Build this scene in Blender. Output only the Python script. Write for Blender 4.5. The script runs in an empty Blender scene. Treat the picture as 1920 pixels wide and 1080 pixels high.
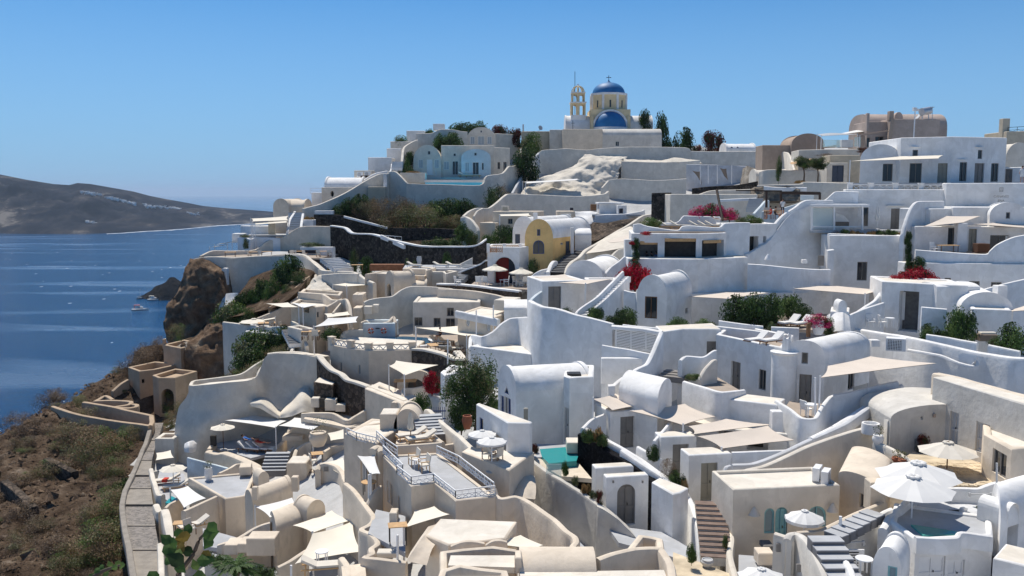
import bpy,bmesh,math,random
import numpy as np
from mathutils import Vector,Matrix,geometry,noise
R=math.radians
rnd=random.Random(7)
SC=bpy.context.scene
COL=SC.collection
F=1663.0
TH=math.atan(178.0/F)
CT,ST=math.cos(TH),math.sin(TH)
cam_d=bpy.data.cameras.new('camera')
cam_d.sensor_width=36.0
cam_d.lens=36.0*F/1920.0
cam_d.clip_start=0.5
cam_d.clip_end=200000.0
cam=bpy.data.objects.new('camera',cam_d)
cam.rotation_euler=(R(90)-TH,0,0)
COL.objects.link(cam)
SC.camera=cam
SUN_AZ,SUN_EL=R(-24),R(60)
SUNV=Vector((math.sin(SUN_AZ)*math.cos(SUN_EL),math.cos(SUN_AZ)*math.cos(SUN_EL),math.sin(SUN_EL)))
world=bpy.data.worlds.new('World')
SC.world=world
world.use_nodes=True
wn=world.node_tree.nodes
wl=world.node_tree.links
sky=wn.new('ShaderNodeTexSky')
sky.sky_type='NISHITA'
sky.sun_disc=False
sky.sun_elevation=SUN_EL
sky.sun_rotation=SUN_AZ
sky.altitude=150
sky.air_density=0.6
sky.dust_density=0.0
sky.ozone_density=3.0
bg=wn['Background']
wb=wn.new('ShaderNodeMixRGB');wb.blend_type='MULTIPLY';wb.inputs['Fac'].default_value=1.0
wb.inputs['Color2'].default_value=(0.37,0.83,1.03,1)
wl.new(sky.outputs[0],wb.inputs['Color1'])
tc=wn.new('ShaderNodeTexCoord');sx=wn.new('ShaderNodeSeparateXYZ');wl.new(tc.outputs['Generated'],sx.inputs[0])
mr=wn.new('ShaderNodeMapRange');mr.inputs['From Max'].default_value=0.23;mr.inputs['To Min'].default_value=1.0;mr.inputs['To Max'].default_value=0.0
wl.new(sx.outputs['Z'],mr.inputs['Value'])
pw=wn.new('ShaderNodeMath');pw.operation='POWER';pw.inputs[1].default_value=0.8;wl.new(mr.outputs[0],pw.inputs[0])
hm=wn.new('ShaderNodeMixRGB');hm.inputs['Color2'].default_value=(2.25,3.85,5.75,1)
wl.new(pw.outputs[0],hm.inputs['Fac']);wl.new(wb.outputs[0],hm.inputs['Color1'])
wl.new(hm.outputs[0],bg.inputs['Color'])
bg.inputs['Strength'].default_value=0.092
sun_d=bpy.data.lights.new('sun','SUN')
sun_d.energy=3.55
sun_d.angle=R(0.5)
sun_d.color=(1.0,0.94,0.84)
sun=bpy.data.objects.new('sun',sun_d)
sun.rotation_euler=(-SUNV).to_track_quat('-Z','Y').to_euler()
sun.location=(-40,60,90)
COL.objects.link(sun)
SC.view_settings.view_transform='Standard'
SC.view_settings.look='None'
SC.view_settings.exposure=0.45
SC.view_settings.gamma=1.0
SC.view_settings.use_curve_mapping=False
SC.cycles.max_bounces=8
SC.cycles.diffuse_bounces=6
SC.cycles.glossy_bounces=2
SC.cycles.transparent_max_bounces=6
SC.cycles.volume_bounces=0
SC.cycles.use_denoising=True
SEA=-150.0
def ray(u,v):
 a,b=(u-960.0)/F,(540.0-v)/F
 return Vector((a,CT+b*ST,-ST+b*CT))
def P(u,v,Y):
 d=ray(u,v)
 return d*(Y/d.y)
def G(u,v,z):
 d=ray(u,v)
 return d*(z/d.z)
def pix(p):
 fwd=p.y*CT-p.z*ST
 up=p.y*ST+p.z*CT
 return 960+F*p.x/fwd,540-F*up/fwd
def lerp(a,b,t):
 return a+(b-a)*t
def fillY(pts):
 """pts: (u,v[,Y]) ; missing Y interpolated along the path"""
 n=len(pts)
 d=[0.0]
 for i in range(1,n):
  d.append(d[-1]+math.hypot(pts[i][0]-pts[i-1][0],pts[i][1]-pts[i-1][1])+1e-6)
 ks=[i for i in range(n)if len(pts[i])>2]
 out=[]
 for i in range(n):
  if len(pts[i])>2:
   Y=pts[i][2]
  else:
   lo=max([k for k in ks if k<i],default=None)
   hi=min([k for k in ks if k>i],default=None)
   if lo is None:Y=pts[hi][2]
   elif hi is None:Y=pts[lo][2]
   else:Y=lerp(pts[lo][2],pts[hi][2],(d[i]-d[lo])/(d[hi]-d[lo]))
  out.append(P(pts[i][0],pts[i][1],Y))
 return out
def catmull(pts,k=6):
 if len(pts)<3:return list(pts)
 out=[]
 n=len(pts)
 for i in range(n-1):
  p1,p2=pts[i],pts[i+1]
  p0=pts[i-1]if i>0 else p1-(p2-p1)
  p3=pts[i+2]if i+2<n else p2+(p2-p1)
  for j in range(k):
   t=j/k
   a=-0.5*p0+1.5*p1-1.5*p2+0.5*p3
   b=p0-2.5*p1+2*p2-0.5*p3
   c=-0.5*p0+0.5*p2
   q=((a*t+b)*t+c)*t+p1
   out.append(q.lerp(p1.lerp(p2,t),0.25))
 out.append(pts[-1].copy())
 return out
MATS={}
def new_mat(name):
 m=bpy.data.materials.new(name)
 m.use_nodes=True
 MATS[name]=m
 nt=m.node_tree
 return m,nt.nodes,nt.links,nt.nodes['Principled BSDF']
def simple(name,rgb,rough=0.7,metal=0.0,spec=0.3,var=0.12,scale=3.0,bump=0.0,bscale=40.0):
 m,n,l,b=new_mat(name)
 b.inputs['Roughness'].default_value=rough
 b.inputs['Metallic'].default_value=metal
 b.inputs['Specular IOR Level'].default_value=spec
 g=n.new('ShaderNodeNewGeometry')
 t=n.new('ShaderNodeTexNoise')
 t.inputs['Scale'].default_value=scale
 t.inputs['Detail'].default_value=4
 l.new(g.outputs['Position'],t.inputs['Vector'])
 r=n.new('ShaderNodeValToRGB')
 r.color_ramp.elements[0].position=0.3
 r.color_ramp.elements[1].position=0.7
 r.color_ramp.elements[0].color=tuple(c*(1-var)for c in rgb)+(1,)
 r.color_ramp.elements[1].color=tuple(min(1,c*(1+var))for c in rgb)+(1,)
 l.new(t.outputs['Fac'],r.inputs['Fac'])
 l.new(r.outputs['Color'],b.inputs['Base Color'])
 if bump>0:
  t2=n.new('ShaderNodeTexNoise')
  t2.inputs['Scale'].default_value=bscale
  t2.inputs['Detail'].default_value=3
  l.new(g.outputs['Position'],t2.inputs['Vector'])
  bp=n.new('ShaderNodeBump')
  bp.inputs['Strength'].default_value=bump
  bp.inputs['Distance'].default_value=0.05
  l.new(t2.outputs['Fac'],bp.inputs['Height'])
  l.new(bp.outputs['Normal'],b.inputs['Normal'])
 return m
def plaster(name,rgb,dirt=(0.42,0.36,0.28),dirt_amt=0.35,bump=0.25):
 """lime-washed wall: brushy tone changes, faint vertical rain streaks, uneven hand-trowelled relief"""
 m,n,l,b=new_mat(name)
 b.inputs['Roughness'].default_value=0.9
 b.inputs['Specular IOR Level'].default_value=0.15
 g=n.new('ShaderNodeNewGeometry')
 t=n.new('ShaderNodeTexNoise');t.inputs['Scale'].default_value=0.55;t.inputs['Detail'].default_value=7;t.inputs['Roughness'].default_value=0.62
 l.new(g.outputs['Position'],t.inputs['Vector'])
 mp=n.new('ShaderNodeMapping');mp.inputs['Scale'].default_value=(1.6,1.6,0.22)
 l.new(g.outputs['Position'],mp.inputs['Vector'])
 s=n.new('ShaderNodeTexNoise');s.inputs['Scale'].default_value=1.7;s.inputs['Detail'].default_value=6;s.inputs['Roughness'].default_value=0.7
 l.new(mp.outputs[0],s.inputs['Vector'])
 r=n.new('ShaderNodeValToRGB')
 r.color_ramp.elements[0].position=0.32;r.color_ramp.elements[1].position=0.66
 r.color_ramp.elements[0].color=tuple(c*0.86 for c in rgb)+(1,)
 r.color_ramp.elements[1].color=tuple(min(0.92,c*1.05)for c in rgb)+(1,)
 l.new(t.outputs['Fac'],r.inputs['Fac'])
 r2=n.new('ShaderNodeValToRGB')
 r2.color_ramp.elements[0].position=0.56;r2.color_ramp.elements[1].position=0.80
 r2.color_ramp.elements[0].color=(0,0,0,1);r2.color_ramp.elements[1].color=(dirt_amt,)*3+(1,)
 l.new(s.outputs['Fac'],r2.inputs['Fac'])
 mx=n.new('ShaderNodeMixRGB')
 mx.inputs['Color2'].default_value=dirt+(1,)
 l.new(r2.outputs['Color'],mx.inputs['Fac'])
 l.new(r.outputs['Color'],mx.inputs['Color1'])
 t3=n.new('ShaderNodeTexNoise');t3.inputs['Scale'].default_value=0.8;t3.inputs['Detail'].default_value=3;t3.inputs['Distortion'].default_value=0.8
 mp3=n.new('ShaderNodeMapping');mp3.inputs['Location'].default_value=(7,3,11);l.new(g.outputs['Position'],mp3.inputs['Vector']);l.new(mp3.outputs[0],t3.inputs['Vector'])
 r3=n.new('ShaderNodeValToRGB');r3.color_ramp.elements[0].position=0.49;r3.color_ramp.elements[1].position=0.53
 r3.color_ramp.elements[0].color=(0.90,0.895,0.885,1);r3.color_ramp.elements[1].color=(1,1,1,1)
 l.new(t3.outputs['Fac'],r3.inputs['Fac'])
 mm=n.new('ShaderNodeMixRGB');mm.blend_type='MULTIPLY';mm.inputs['Fac'].default_value=0.6
 l.new(mx.outputs[0],mm.inputs['Color1']);l.new(r3.outputs['Color'],mm.inputs['Color2'])
 l.new(mm.outputs[0],b.inputs['Base Color'])
 t2=n.new('ShaderNodeTexNoise');t2.inputs['Scale'].default_value=2.6;t2.inputs['Detail'].default_value=8;t2.inputs['Roughness'].default_value=0.55
 l.new(g.outputs['Position'],t2.inputs['Vector'])
 bp=n.new('ShaderNodeBump');bp.inputs['Strength'].default_value=bump;bp.inputs['Distance'].default_value=0.12
 l.new(t2.outputs['Fac'],bp.inputs['Height']);l.new(bp.outputs['Normal'],b.inputs['Normal'])
 return m
def stone(name,c0,c1,mortar,scale=3.0,gap=0.06,bump=0.8):
 m,n,l,b=new_mat(name)
 b.inputs['Roughness'].default_value=0.95
 b.inputs['Specular IOR Level'].default_value=0.1
 g=n.new('ShaderNodeNewGeometry')
 w=n.new('ShaderNodeTexNoise');w.inputs['Scale'].default_value=2.0
 l.new(g.outputs['Position'],w.inputs['Vector'])
 ad=n.new('ShaderNodeMixRGB');ad.blend_type='ADD';ad.inputs['Fac'].default_value=0.25
 l.new(g.outputs['Position'],ad.inputs['Color1']);l.new(w.outputs['Color'],ad.inputs['Color2'])
 v=n.new('ShaderNodeTexVoronoi');v.inputs['Scale'].default_value=scale
 v2=n.new('ShaderNodeTexVoronoi');v2.feature='DISTANCE_TO_EDGE';v2.inputs['Scale'].default_value=scale
 l.new(ad.outputs[0],v.inputs['Vector']);l.new(ad.outputs[0],v2.inputs['Vector'])
 sep=n.new('ShaderNodeSeparateColor');l.new(v.outputs['Color'],sep.inputs[0])
 r=n.new('ShaderNodeValToRGB')
 r.color_ramp.elements[0].color=c0+(1,);r.color_ramp.elements[1].color=c1+(1,)
 l.new(sep.outputs[0],r.inputs['Fac'])
 st=n.new('ShaderNodeMath');st.operation='LESS_THAN';st.inputs[1].default_value=gap
 l.new(v2.outputs['Distance'],st.inputs[0])
 mx=n.new('ShaderNodeMixRGB');mx.inputs['Color2'].default_value=mortar+(1,)
 l.new(st.outputs[0],mx.inputs['Fac']);l.new(r.outputs['Color'],mx.inputs['Color1'])
 l.new(mx.outputs[0],b.inputs['Base Color'])
 bp=n.new('ShaderNodeBump');bp.inputs['Strength'].default_value=bump;bp.inputs['Distance'].default_value=0.15
 mn=n.new('ShaderNodeMath');mn.operation='MINIMUM';mn.inputs[1].default_value=0.25
 l.new(v2.outputs['Distance'],mn.inputs[0]);l.new(mn.outputs[0],bp.inputs['Height'])
 l.new(bp.outputs['Normal'],b.inputs['Normal'])
 return m
def earth(name,cols,scale=0.35,bump=1.0,sq=None,rng=(0.30,0.72)):
 m,n,l,b=new_mat(name)
 b.inputs['Roughness'].default_value=1.0
 b.inputs['Specular IOR Level'].default_value=0.05
 g=n.new('ShaderNodeNewGeometry')
 t=n.new('ShaderNodeTexNoise');t.inputs['Scale'].default_value=scale;t.inputs['Detail'].default_value=10;t.inputs['Roughness'].default_value=0.68
 if sq:
  mp=n.new('ShaderNodeMapping');mp.inputs['Scale'].default_value=sq;l.new(g.outputs['Position'],mp.inputs['Vector']);l.new(mp.outputs[0],t.inputs['Vector'])
 else:l.new(g.outputs['Position'],t.inputs['Vector'])
 r=n.new('ShaderNodeValToRGB')
 els=r.color_ramp.elements
 k=len(cols)
 els[0].position=rng[0];els[0].color=cols[0]+(1,)
 els[1].position=rng[1];els[1].color=cols[-1]+(1,)
 for i in range(1,k-1):
  e=els.new(rng[0]+(rng[1]-rng[0])*i/(k-1));e.color=cols[i]+(1,)
 l.new(t.outputs['Fac'],r.inputs['Fac'])
 l.new(r.outputs['Color'],b.inputs['Base Color'])
 t2=n.new('ShaderNodeTexNoise');t2.inputs['Scale'].default_value=scale*6;t2.inputs['Detail'].default_value=8;t2.inputs['Roughness'].default_value=0.7
 l.new(g.outputs['Position'],t2.inputs['Vector'])
 bp=n.new('ShaderNodeBump');bp.inputs['Strength'].default_value=bump;bp.inputs['Distance'].default_value=0.4/max(scale,.05)*0.35
 l.new(t2.outputs['Fac'],bp.inputs['Height']);l.new(bp.outputs['Normal'],b.inputs['Normal'])
 return m
def glass(name,rgb,rough=0.06):
 m,n,l,b=new_mat(name)
 b.inputs['Base Color'].default_value=rgb+(1,)
 b.inputs['Roughness'].default_value=rough
 b.inputs['Specular IOR Level'].default_value=0.5
 return m
def clear_glass(name,rgb,alpha):
 m,n,l,b=new_mat(name)
 b.inputs['Base Color'].default_value=rgb+(1,)
 b.inputs['Roughness'].default_value=0.05
 b.inputs['Alpha'].default_value=alpha
 return m
def water(name,rgb,rough,bscale,bstr,bdist):
 m,n,l,b=new_mat(name)
 b.inputs['Base Color'].default_value=rgb+(1,)
 b.inputs['Roughness'].default_value=rough
 b.inputs['IOR'].default_value=1.33
 g=n.new('ShaderNodeNewGeometry')
 t=n.new('ShaderNodeTexNoise');t.inputs['Scale'].default_value=bscale;t.inputs['Detail'].default_value=4
 l.new(g.outputs['Position'],t.inputs['Vector'])
 bp=n.new('ShaderNodeBump');bp.inputs['Strength'].default_value=bstr;bp.inputs['Distance'].default_value=bdist
 l.new(t.outputs['Fac'],bp.inputs['Height']);l.new(bp.outputs['Normal'],b.inputs['Normal'])
 return m
def leafmat(name,rgb,var=0.35):
 m,n,l,b=new_mat(name)
 b.inputs['Roughness'].default_value=0.6
 b.inputs['Specular IOR Level'].default_value=0.25
 g=n.new('ShaderNodeNewGeometry')
 oi=n.new('ShaderNodeObjectInfo')
 mp=n.new('ShaderNodeMath');mp.operation='MULTIPLY_ADD';mp.inputs[1].default_value=0.6;
 l.new(oi.outputs['Random'],mp.inputs[0])
 ml=n.new('ShaderNodeMath');ml.operation='MULTIPLY';ml.inputs[1].default_value=0.5
 l.new(g.outputs['Random Per Island'],ml.inputs[0])
 l.new(ml.outputs[0],mp.inputs[2])
 r=n.new('ShaderNodeValToRGB')
 r.color_ramp.elements[0].color=tuple(c*(1-var)for c in rgb)+(1,)
 r.color_ramp.elements[1].color=tuple(c*(1+var)for c in rgb)+(1,)
 l.new(mp.outputs[0],r.inputs['Fac'])
 l.new(r.outputs['Color'],b.inputs['Base Color'])
 tr=n.new('ShaderNodeBsdfTranslucent');l.new(r.outputs['Color'],tr.inputs['Color'])
 ms=n.new('ShaderNodeMixShader');ms.inputs[0].default_value=0.3
 out=n['Material Output']
 l.new(b.outputs[0],ms.inputs[1]);l.new(tr.outputs[0],ms.inputs[2]);l.new(ms.outputs[0],out.inputs['Surface'])
 return m
WHITE=plaster('lime_white',(0.86,0.85,0.835),dirt=(0.50,0.50,0.49),dirt_amt=0.45)
CREAM=plaster('lime_cream',(0.75,0.65,0.53),dirt_amt=0.4)
PALE=plaster('lime_pale',(0.75,0.69,0.60),dirt_amt=0.4)
OLDW=plaster('lime_weathered',(0.66,0.63,0.58),dirt=(0.40,0.37,0.33),dirt_amt=0.6,bump=0.3)
BEIGE=plaster('stucco_beige',(0.60,0.52,0.40),dirt_amt=0.4)
SANDY=plaster('stucco_sand',(0.50,0.38,0.27),dirt=(0.35,0.25,0.16),dirt_amt=0.45)
YELLOW=plaster('stucco_yellow',(0.90,0.59,0.25),dirt_amt=0.2)
OCHRE=plaster('stucco_ochre',(0.80,0.65,0.41),dirt_amt=0.2)
PINK=plaster('stucco_pink',(0.52,0.42,0.36),dirt_amt=0.2)
TERRA=plaster('stucco_terracotta',(0.45,0.35,0.28),dirt_amt=0.2)
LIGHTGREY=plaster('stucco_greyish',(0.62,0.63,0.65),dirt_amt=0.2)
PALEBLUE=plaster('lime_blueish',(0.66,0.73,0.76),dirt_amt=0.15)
GREYF=plaster('cement_screed',(0.47,0.48,0.50),dirt_amt=0.3,bump=0.1)
DGREYF=plaster('cement_dark',(0.20,0.20,0.21),dirt_amt=0.3,bump=0.1)
TANF=plaster('cement_tan',(0.42,0.35,0.29),dirt_amt=0.3,bump=0.1)
ROOFC=plaster('roof_coating',(0.78,0.72,0.63),dirt=(0.52,0.38,0.22),dirt_amt=0.35,bump=0.3)
LAVA=stone('lava_stone',(0.022,0.02,0.019),(0.105,0.088,0.075),(0.036,0.032,0.028),scale=2.6)
LAVAB=stone('lava_brown',(0.05,0.04,0.032),(0.17,0.13,0.10),(0.06,0.05,0.042),scale=2.4)
BLACKW=stone('black_pebble',(0.006,0.006,0.008),(0.022,0.022,0.026),(0.008,0.008,0.009),scale=6.0,bump=0.5)
FIELDST=stone('field_stone',(0.13,0.11,0.09),(0.32,0.27,0.21),(0.20,0.17,0.14),scale=2.2)
PAVE=simple('paving_stone',(0.60,0.50,0.36),0.9,var=0.25,scale=1.3,bump=0.4,bscale=14)
CONC=simple('path_concrete',(0.29,0.26,0.225),0.95,var=0.18,scale=1.5,bump=0.7,bscale=9)
COBBLE=stone('path_cobble',(0.16,0.15,0.14),(0.30,0.27,0.25),(0.30,0.27,0.24),scale=4.0,gap=0.05)
EARTH=earth('hill_earth',[(0.03,0.021,0.015),(0.08,0.055,0.038),(0.14,0.10,0.07),(0.30,0.24,0.185)],scale=0.6)
ROCKB=earth('tuff_rock',[(0.10,0.064,0.042),(0.18,0.12,0.08),(0.26,0.18,0.12),(0.42,0.33,0.24)],scale=0.7,bump=1.0)
ROCKG=earth('tuff_pale',[(0.24,0.20,0.16),(0.38,0.33,0.27),(0.55,0.50,0.43)],scale=0.8)
WROCK=plaster('washed_rock',(0.70,0.645,0.56),dirt=(0.38,0.32,0.25),dirt_amt=0.5,bump=0.7)
ISLAND=earth('island_rock',[(0.004,0.006,0.012),(0.016,0.018,0.026),(0.045,0.042,0.044),(0.20,0.18,0.16)],scale=0.006,bump=1.0,sq=(1,0.4,2.6),rng=(0.40,0.66))  # relief shade and bluish distance haze are painted into the rock tones
ISLET=earth('islet_rock',[(0.006,0.006,0.007),(0.016,0.014,0.013),(0.04,0.033,0.028)],scale=0.06,bump=1.0)
DOMEB=simple('dome_blue',(0.028,0.165,0.38),0.55,spec=0.35,var=0.10,scale=0.8)
BLUEP=simple('blue_paint',(0.03,0.07,0.22),0.5,var=0.1)
TEALP=simple('teal_paint',(0.20,0.42,0.47),0.55,var=0.1)
SLATE=simple('slate_paint',(0.07,0.09,0.13),0.5,var=0.1)
OLIVEP=simple('olive_paint',(0.33,0.31,0.26),0.55,var=0.06)
TAUPE=simple('taupe_paint',(0.23,0.215,0.20),0.55,var=0.08)
WPAINT=simple('white_paint',(0.80,0.80,0.80),0.5,var=0.03)
GREYP=simple('grey_paint',(0.50,0.50,0.50),0.45,var=0.05)
STEEL=simple('galvanised',(0.55,0.57,0.60),0.4,metal=0.6,var=0.06)
BLACKP=simple('black_metal',(0.02,0.02,0.022),0.5,var=0.1)
WOOD=simple('brown_timber',(0.19,0.10,0.05),0.7,var=0.25,scale=6)
DWOOD=simple('dark_timber',(0.05,0.032,0.024),0.7,var=0.25,scale=6)
LWOOD=simple('pale_timber',(0.55,0.34,0.16),0.6,var=0.15,scale=6)
REDP=simple('red_paint',(0.42,0.035,0.03),0.5,var=0.1)
ORANGEP=simple('orange_paint',(0.62,0.12,0.04),0.5,var=0.1)
TERRAP=simple('terracotta_pot',(0.36,0.13,0.07),0.8,var=0.15)
CANVT=simple('sail_tan',(0.66,0.58,0.50),0.9,var=0.04,scale=1.0,bump=0.1,bscale=3)
CANVC=simple('sail_cream',(0.78,0.72,0.61),0.9,var=0.04,scale=1.0,bump=0.1,bscale=3)
CANVW=simple('sail_white',(0.74,0.73,0.71),0.9,var=0.03,scale=1.0,bump=0.1,bscale=3)
CUSH=simple('cushion_cream',(0.68,0.63,0.55),0.95,var=0.05)
CUSHB=simple('cushion_brown',(0.24,0.19,0.15),0.95,var=0.08)
CUSHR=simple('towel_red',(0.55,0.06,0.04),0.95,var=0.08)
TOWELB=simple('towel_blue',(0.05,0.16,0.45),0.95,var=0.1)
PANE=glass('window_glass',(0.03,0.037,0.045))
PANEB=glass('glass_blueish',(0.16,0.25,0.30))
PANEW=glass('glass_curtained',(0.42,0.45,0.47),0.1)
DARK=simple('dim_interior',(0.06,0.055,0.05),0.9,var=0.2)  # near-black colour puts the darkness of unlit rooms into the surface
DIM=simple('dim_grey',(0.16,0.155,0.15),0.9,var=0.2)  # grey colour puts the dimness of open rooms into the surface
CGLASS=clear_glass('clear_glass',(0.62,0.80,0.80),0.38)
POOLT=water('pool_teal',(0.035,0.30,0.31),0.08,3.0,0.25,0.05)
POOLB=water('pool_blue',(0.10,0.50,0.78),0.3,3.0,0.25,0.05)
POOLB.node_tree.nodes['Principled BSDF'].inputs['Specular IOR Level'].default_value=0.08
POOLD=water('pool_deep',(0.02,0.09,0.17),0.08,3.0,0.25,0.05)
POOLG=water('pool_green',(0.10,0.40,0.34),0.08,3.0,0.25,0.05)
SKIN=simple('skin',(0.46,0.24,0.16),0.6,var=0.05)
HAIR=simple('hair',(0.03,0.02,0.015),0.7,var=0.1)
CLOTHD=simple('cloth_dark',(0.03,0.03,0.04),0.9,var=0.1)
CLOTHW=simple('cloth_white',(0.75,0.74,0.72),0.9,var=0.03)
CLOTHB=simple('cloth_blue',(0.12,0.20,0.38),0.9,var=0.05)
L_DARK=leafmat('leaf_dark',(0.03,0.055,0.02))
L_MID=leafmat('leaf_mid',(0.065,0.12,0.03))
L_LIGHT=leafmat('leaf_light',(0.12,0.18,0.05))
L_OLIVE=leafmat('leaf_olive',(0.165,0.165,0.08))
L_DRY=leafmat('leaf_dry',(0.23,0.16,0.09))
L_DRYP=leafmat('leaf_dry_dusky',(0.14,0.10,0.072))
L_STRAW=leafmat('leaf_straw',(0.34,0.20,0.09))
L_RED=leafmat('bract_red',(0.40,0.010,0.03))
L_PINK=leafmat('bract_pink',(0.48,0.03,0.13))
L_RUST=leafmat('leaf_rust',(0.12,0.03,0.025))
L_YEL=leafmat('leaf_yellowing',(0.20,0.14,0.03))
BARK=simple('bark',(0.13,0.095,0.07),0.95,var=0.3,scale=8)
ORG={}
class MB:
 def __init__(s):
  s.V=[];s.F=[];s.M=[]
 def v(s,p):
  s.V.append((p[0],p[1],p[2]));return len(s.V)-1
 def f(s,idx,m=0):
  s.F.append(tuple(idx));s.M.append(m)
 def poly(s,pts,m=0):
  s.f([s.v(p)for p in pts],m)
 def box(s,c,sx,sy,sz,rz=0.0,m=0,rx=0.0):
  M=Matrix.Rotation(rz,3,'Z')@Matrix.Rotation(rx,3,'X')
  c=Vector(c)
  i=[s.v(c+M@Vector((x*sx/2,y*sy/2,z*sz/2)))for z in(-1,1)for y in(-1,1)for x in(-1,1)]
  for q in((0,2,3,1),(4,5,7,6),(0,1,5,4),(1,3,7,5),(3,2,6,7),(2,0,4,6)):
   s.f([i[k]for k in q],m)
 def bar(s,a,b,w,h=None,m=0):
  h=h or w
  a,b=Vector(a),Vector(b)
  d=(b-a)
  if d.length<1e-6:return
  d.normalize()
  up=Vector((0,0,1))if abs(d.z)<0.95 else Vector((1,0,0))
  x=d.cross(up).normalized();y=x.cross(d)
  i=[s.v(p+x*sx*w/2+y*sy*h/2)for p in(a,b)for sx,sy in((-1,-1),(1,-1),(1,1),(-1,1))]
  for q in((0,3,2,1),(4,5,6,7),(0,1,5,4),(1,2,6,5),(2,3,7,6),(3,0,4,7)):
   s.f([i[k]for k in q],m)
 def tube(s,pts,rad,n=6,m=0):
  pts=[Vector(p)for p in pts]
  rad=rad if isinstance(rad,(list,tuple))else[rad]*len(pts)
  rings=[]
  for k,p in enumerate(pts):
   d=(pts[min(k+1,len(pts)-1)]-pts[max(k-1,0)]).normalized()
   up=Vector((0,0,1))if abs(d.z)<0.9 else Vector((1,0,0))
   x=d.cross(up).normalized();y=d.cross(x)
   rings.append([s.v(p+(x*math.cos(2*math.pi*j/n)+y*math.sin(2*math.pi*j/n))*rad[k])for j in range(n)])
  for a,b in zip(rings,rings[1:]):
   for j in range(n):
    s.f((a[j],a[(j+1)%n],b[(j+1)%n],b[j]),m)
  s.f(rings[0][::-1],m);s.f(rings[-1],m)
 def lathe(s,c,prof,n=16,m=0,a0=0.0,a1=2*math.pi):
  c=Vector(c)
  full=abs(a1-a0-2*math.pi)<1e-6
  cnt=n if full else n+1
  rings=[]
  for r,z in prof:
   rings.append([s.v(c+Vector((r*math.cos(a0+(a1-a0)*j/n),r*math.sin(a0+(a1-a0)*j/n),z)))for j in range(cnt)])
  for a,b in zip(rings,rings[1:]):
   for j in range(n):
    k=(j+1)%cnt
    s.f((a[j],a[k],b[k],b[j]),m)
  if full:
   if prof[0][0]>1e-4:s.f(rings[0][::-1],m)
   if prof[-1][0]>1e-4:s.f(rings[-1],m)
 def prism(s,xy,z0,z1,m=0,mt=None):
  n=len(xy)
  a=[s.v((p[0],p[1],z0))for p in xy];b=[s.v((p[0],p[1],z1))for p in xy]
  for i in range(n):
   s.f((a[i],a[(i+1)%n],b[(i+1)%n],b[i]),m)
  s.f(b,m if mt is None else mt);s.f(a[::-1],m)
 def build(s,name,mats,parent=None,loc=None,sharp=38,smooth=True):
  mats=mats if isinstance(mats,(list,tuple))else[mats]
  me=bpy.data.meshes.new(name)
  if parent is not None:org=ORG[parent]
  elif loc is not None:org=Vector(loc)
  else:
   A=np.array(s.V);org=Vector(((A[:,0].min()+A[:,0].max())/2,(A[:,1].min()+A[:,1].max())/2,A[:,2].min()))
  me.from_pydata([(x-org.x,y-org.y,z-org.z)for x,y,z in s.V],[],s.F)
  for m in mats:me.materials.append(m)
  if any(s.M):me.polygons.foreach_set('material_index',s.M)
  if smooth:
   me.polygons.foreach_set('use_smooth',[True]*len(me.polygons))
   try:me.set_sharp_from_angle(angle=R(sharp))
   except Exception:pass
  me.update()
  o=bpy.data.objects.new(name,me)
  COL.objects.link(o)
  if parent is not None:
   o.parent=parent
   ORG[o]=org.copy()
  else:
   o.location=org;ORG[o]=org.copy()
  return o
def tag(o,label=None,cat=None,group=None,kind=None):
 if label:o['label']=label
 if cat:o['category']=cat
 if group:o['group']=group
 if kind:o['kind']=kind
 return o
def thing(name,label,cat,loc,group=None,rz=0.0):
 o=bpy.data.objects.new(name,None)
 o.empty_display_size=0.3
 o.location=loc;o.rotation_euler=(0,0,rz)
 COL.objects.link(o)
 ORG[o]=Vector(loc)
 return tag(o,label,cat,group)
def sub(o):
 """children sit in the parent's own space: sub-part origins coincide with the thing's"""
 return o
def kids(o):return list(o.children)
def copy_tree(o,parent=None):
 c=o.copy();COL.objects.link(c)
 if parent is not None:c.parent=parent
 for ch in kids(o):copy_tree(ch,c)
 return c
def struct(name,mb,mats,**kw):
 o=mb.build(name,mats,**kw);o['kind']='structure';return o
def stuff(name,mb,mats,label=None,cat=None,parent=None,**kw):
 o=mb.build(name,mats,parent=parent,**kw);o['kind']='stuff'
 if label:o['label']=label
 if cat and parent is None:o['category']=cat
 return o
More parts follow.
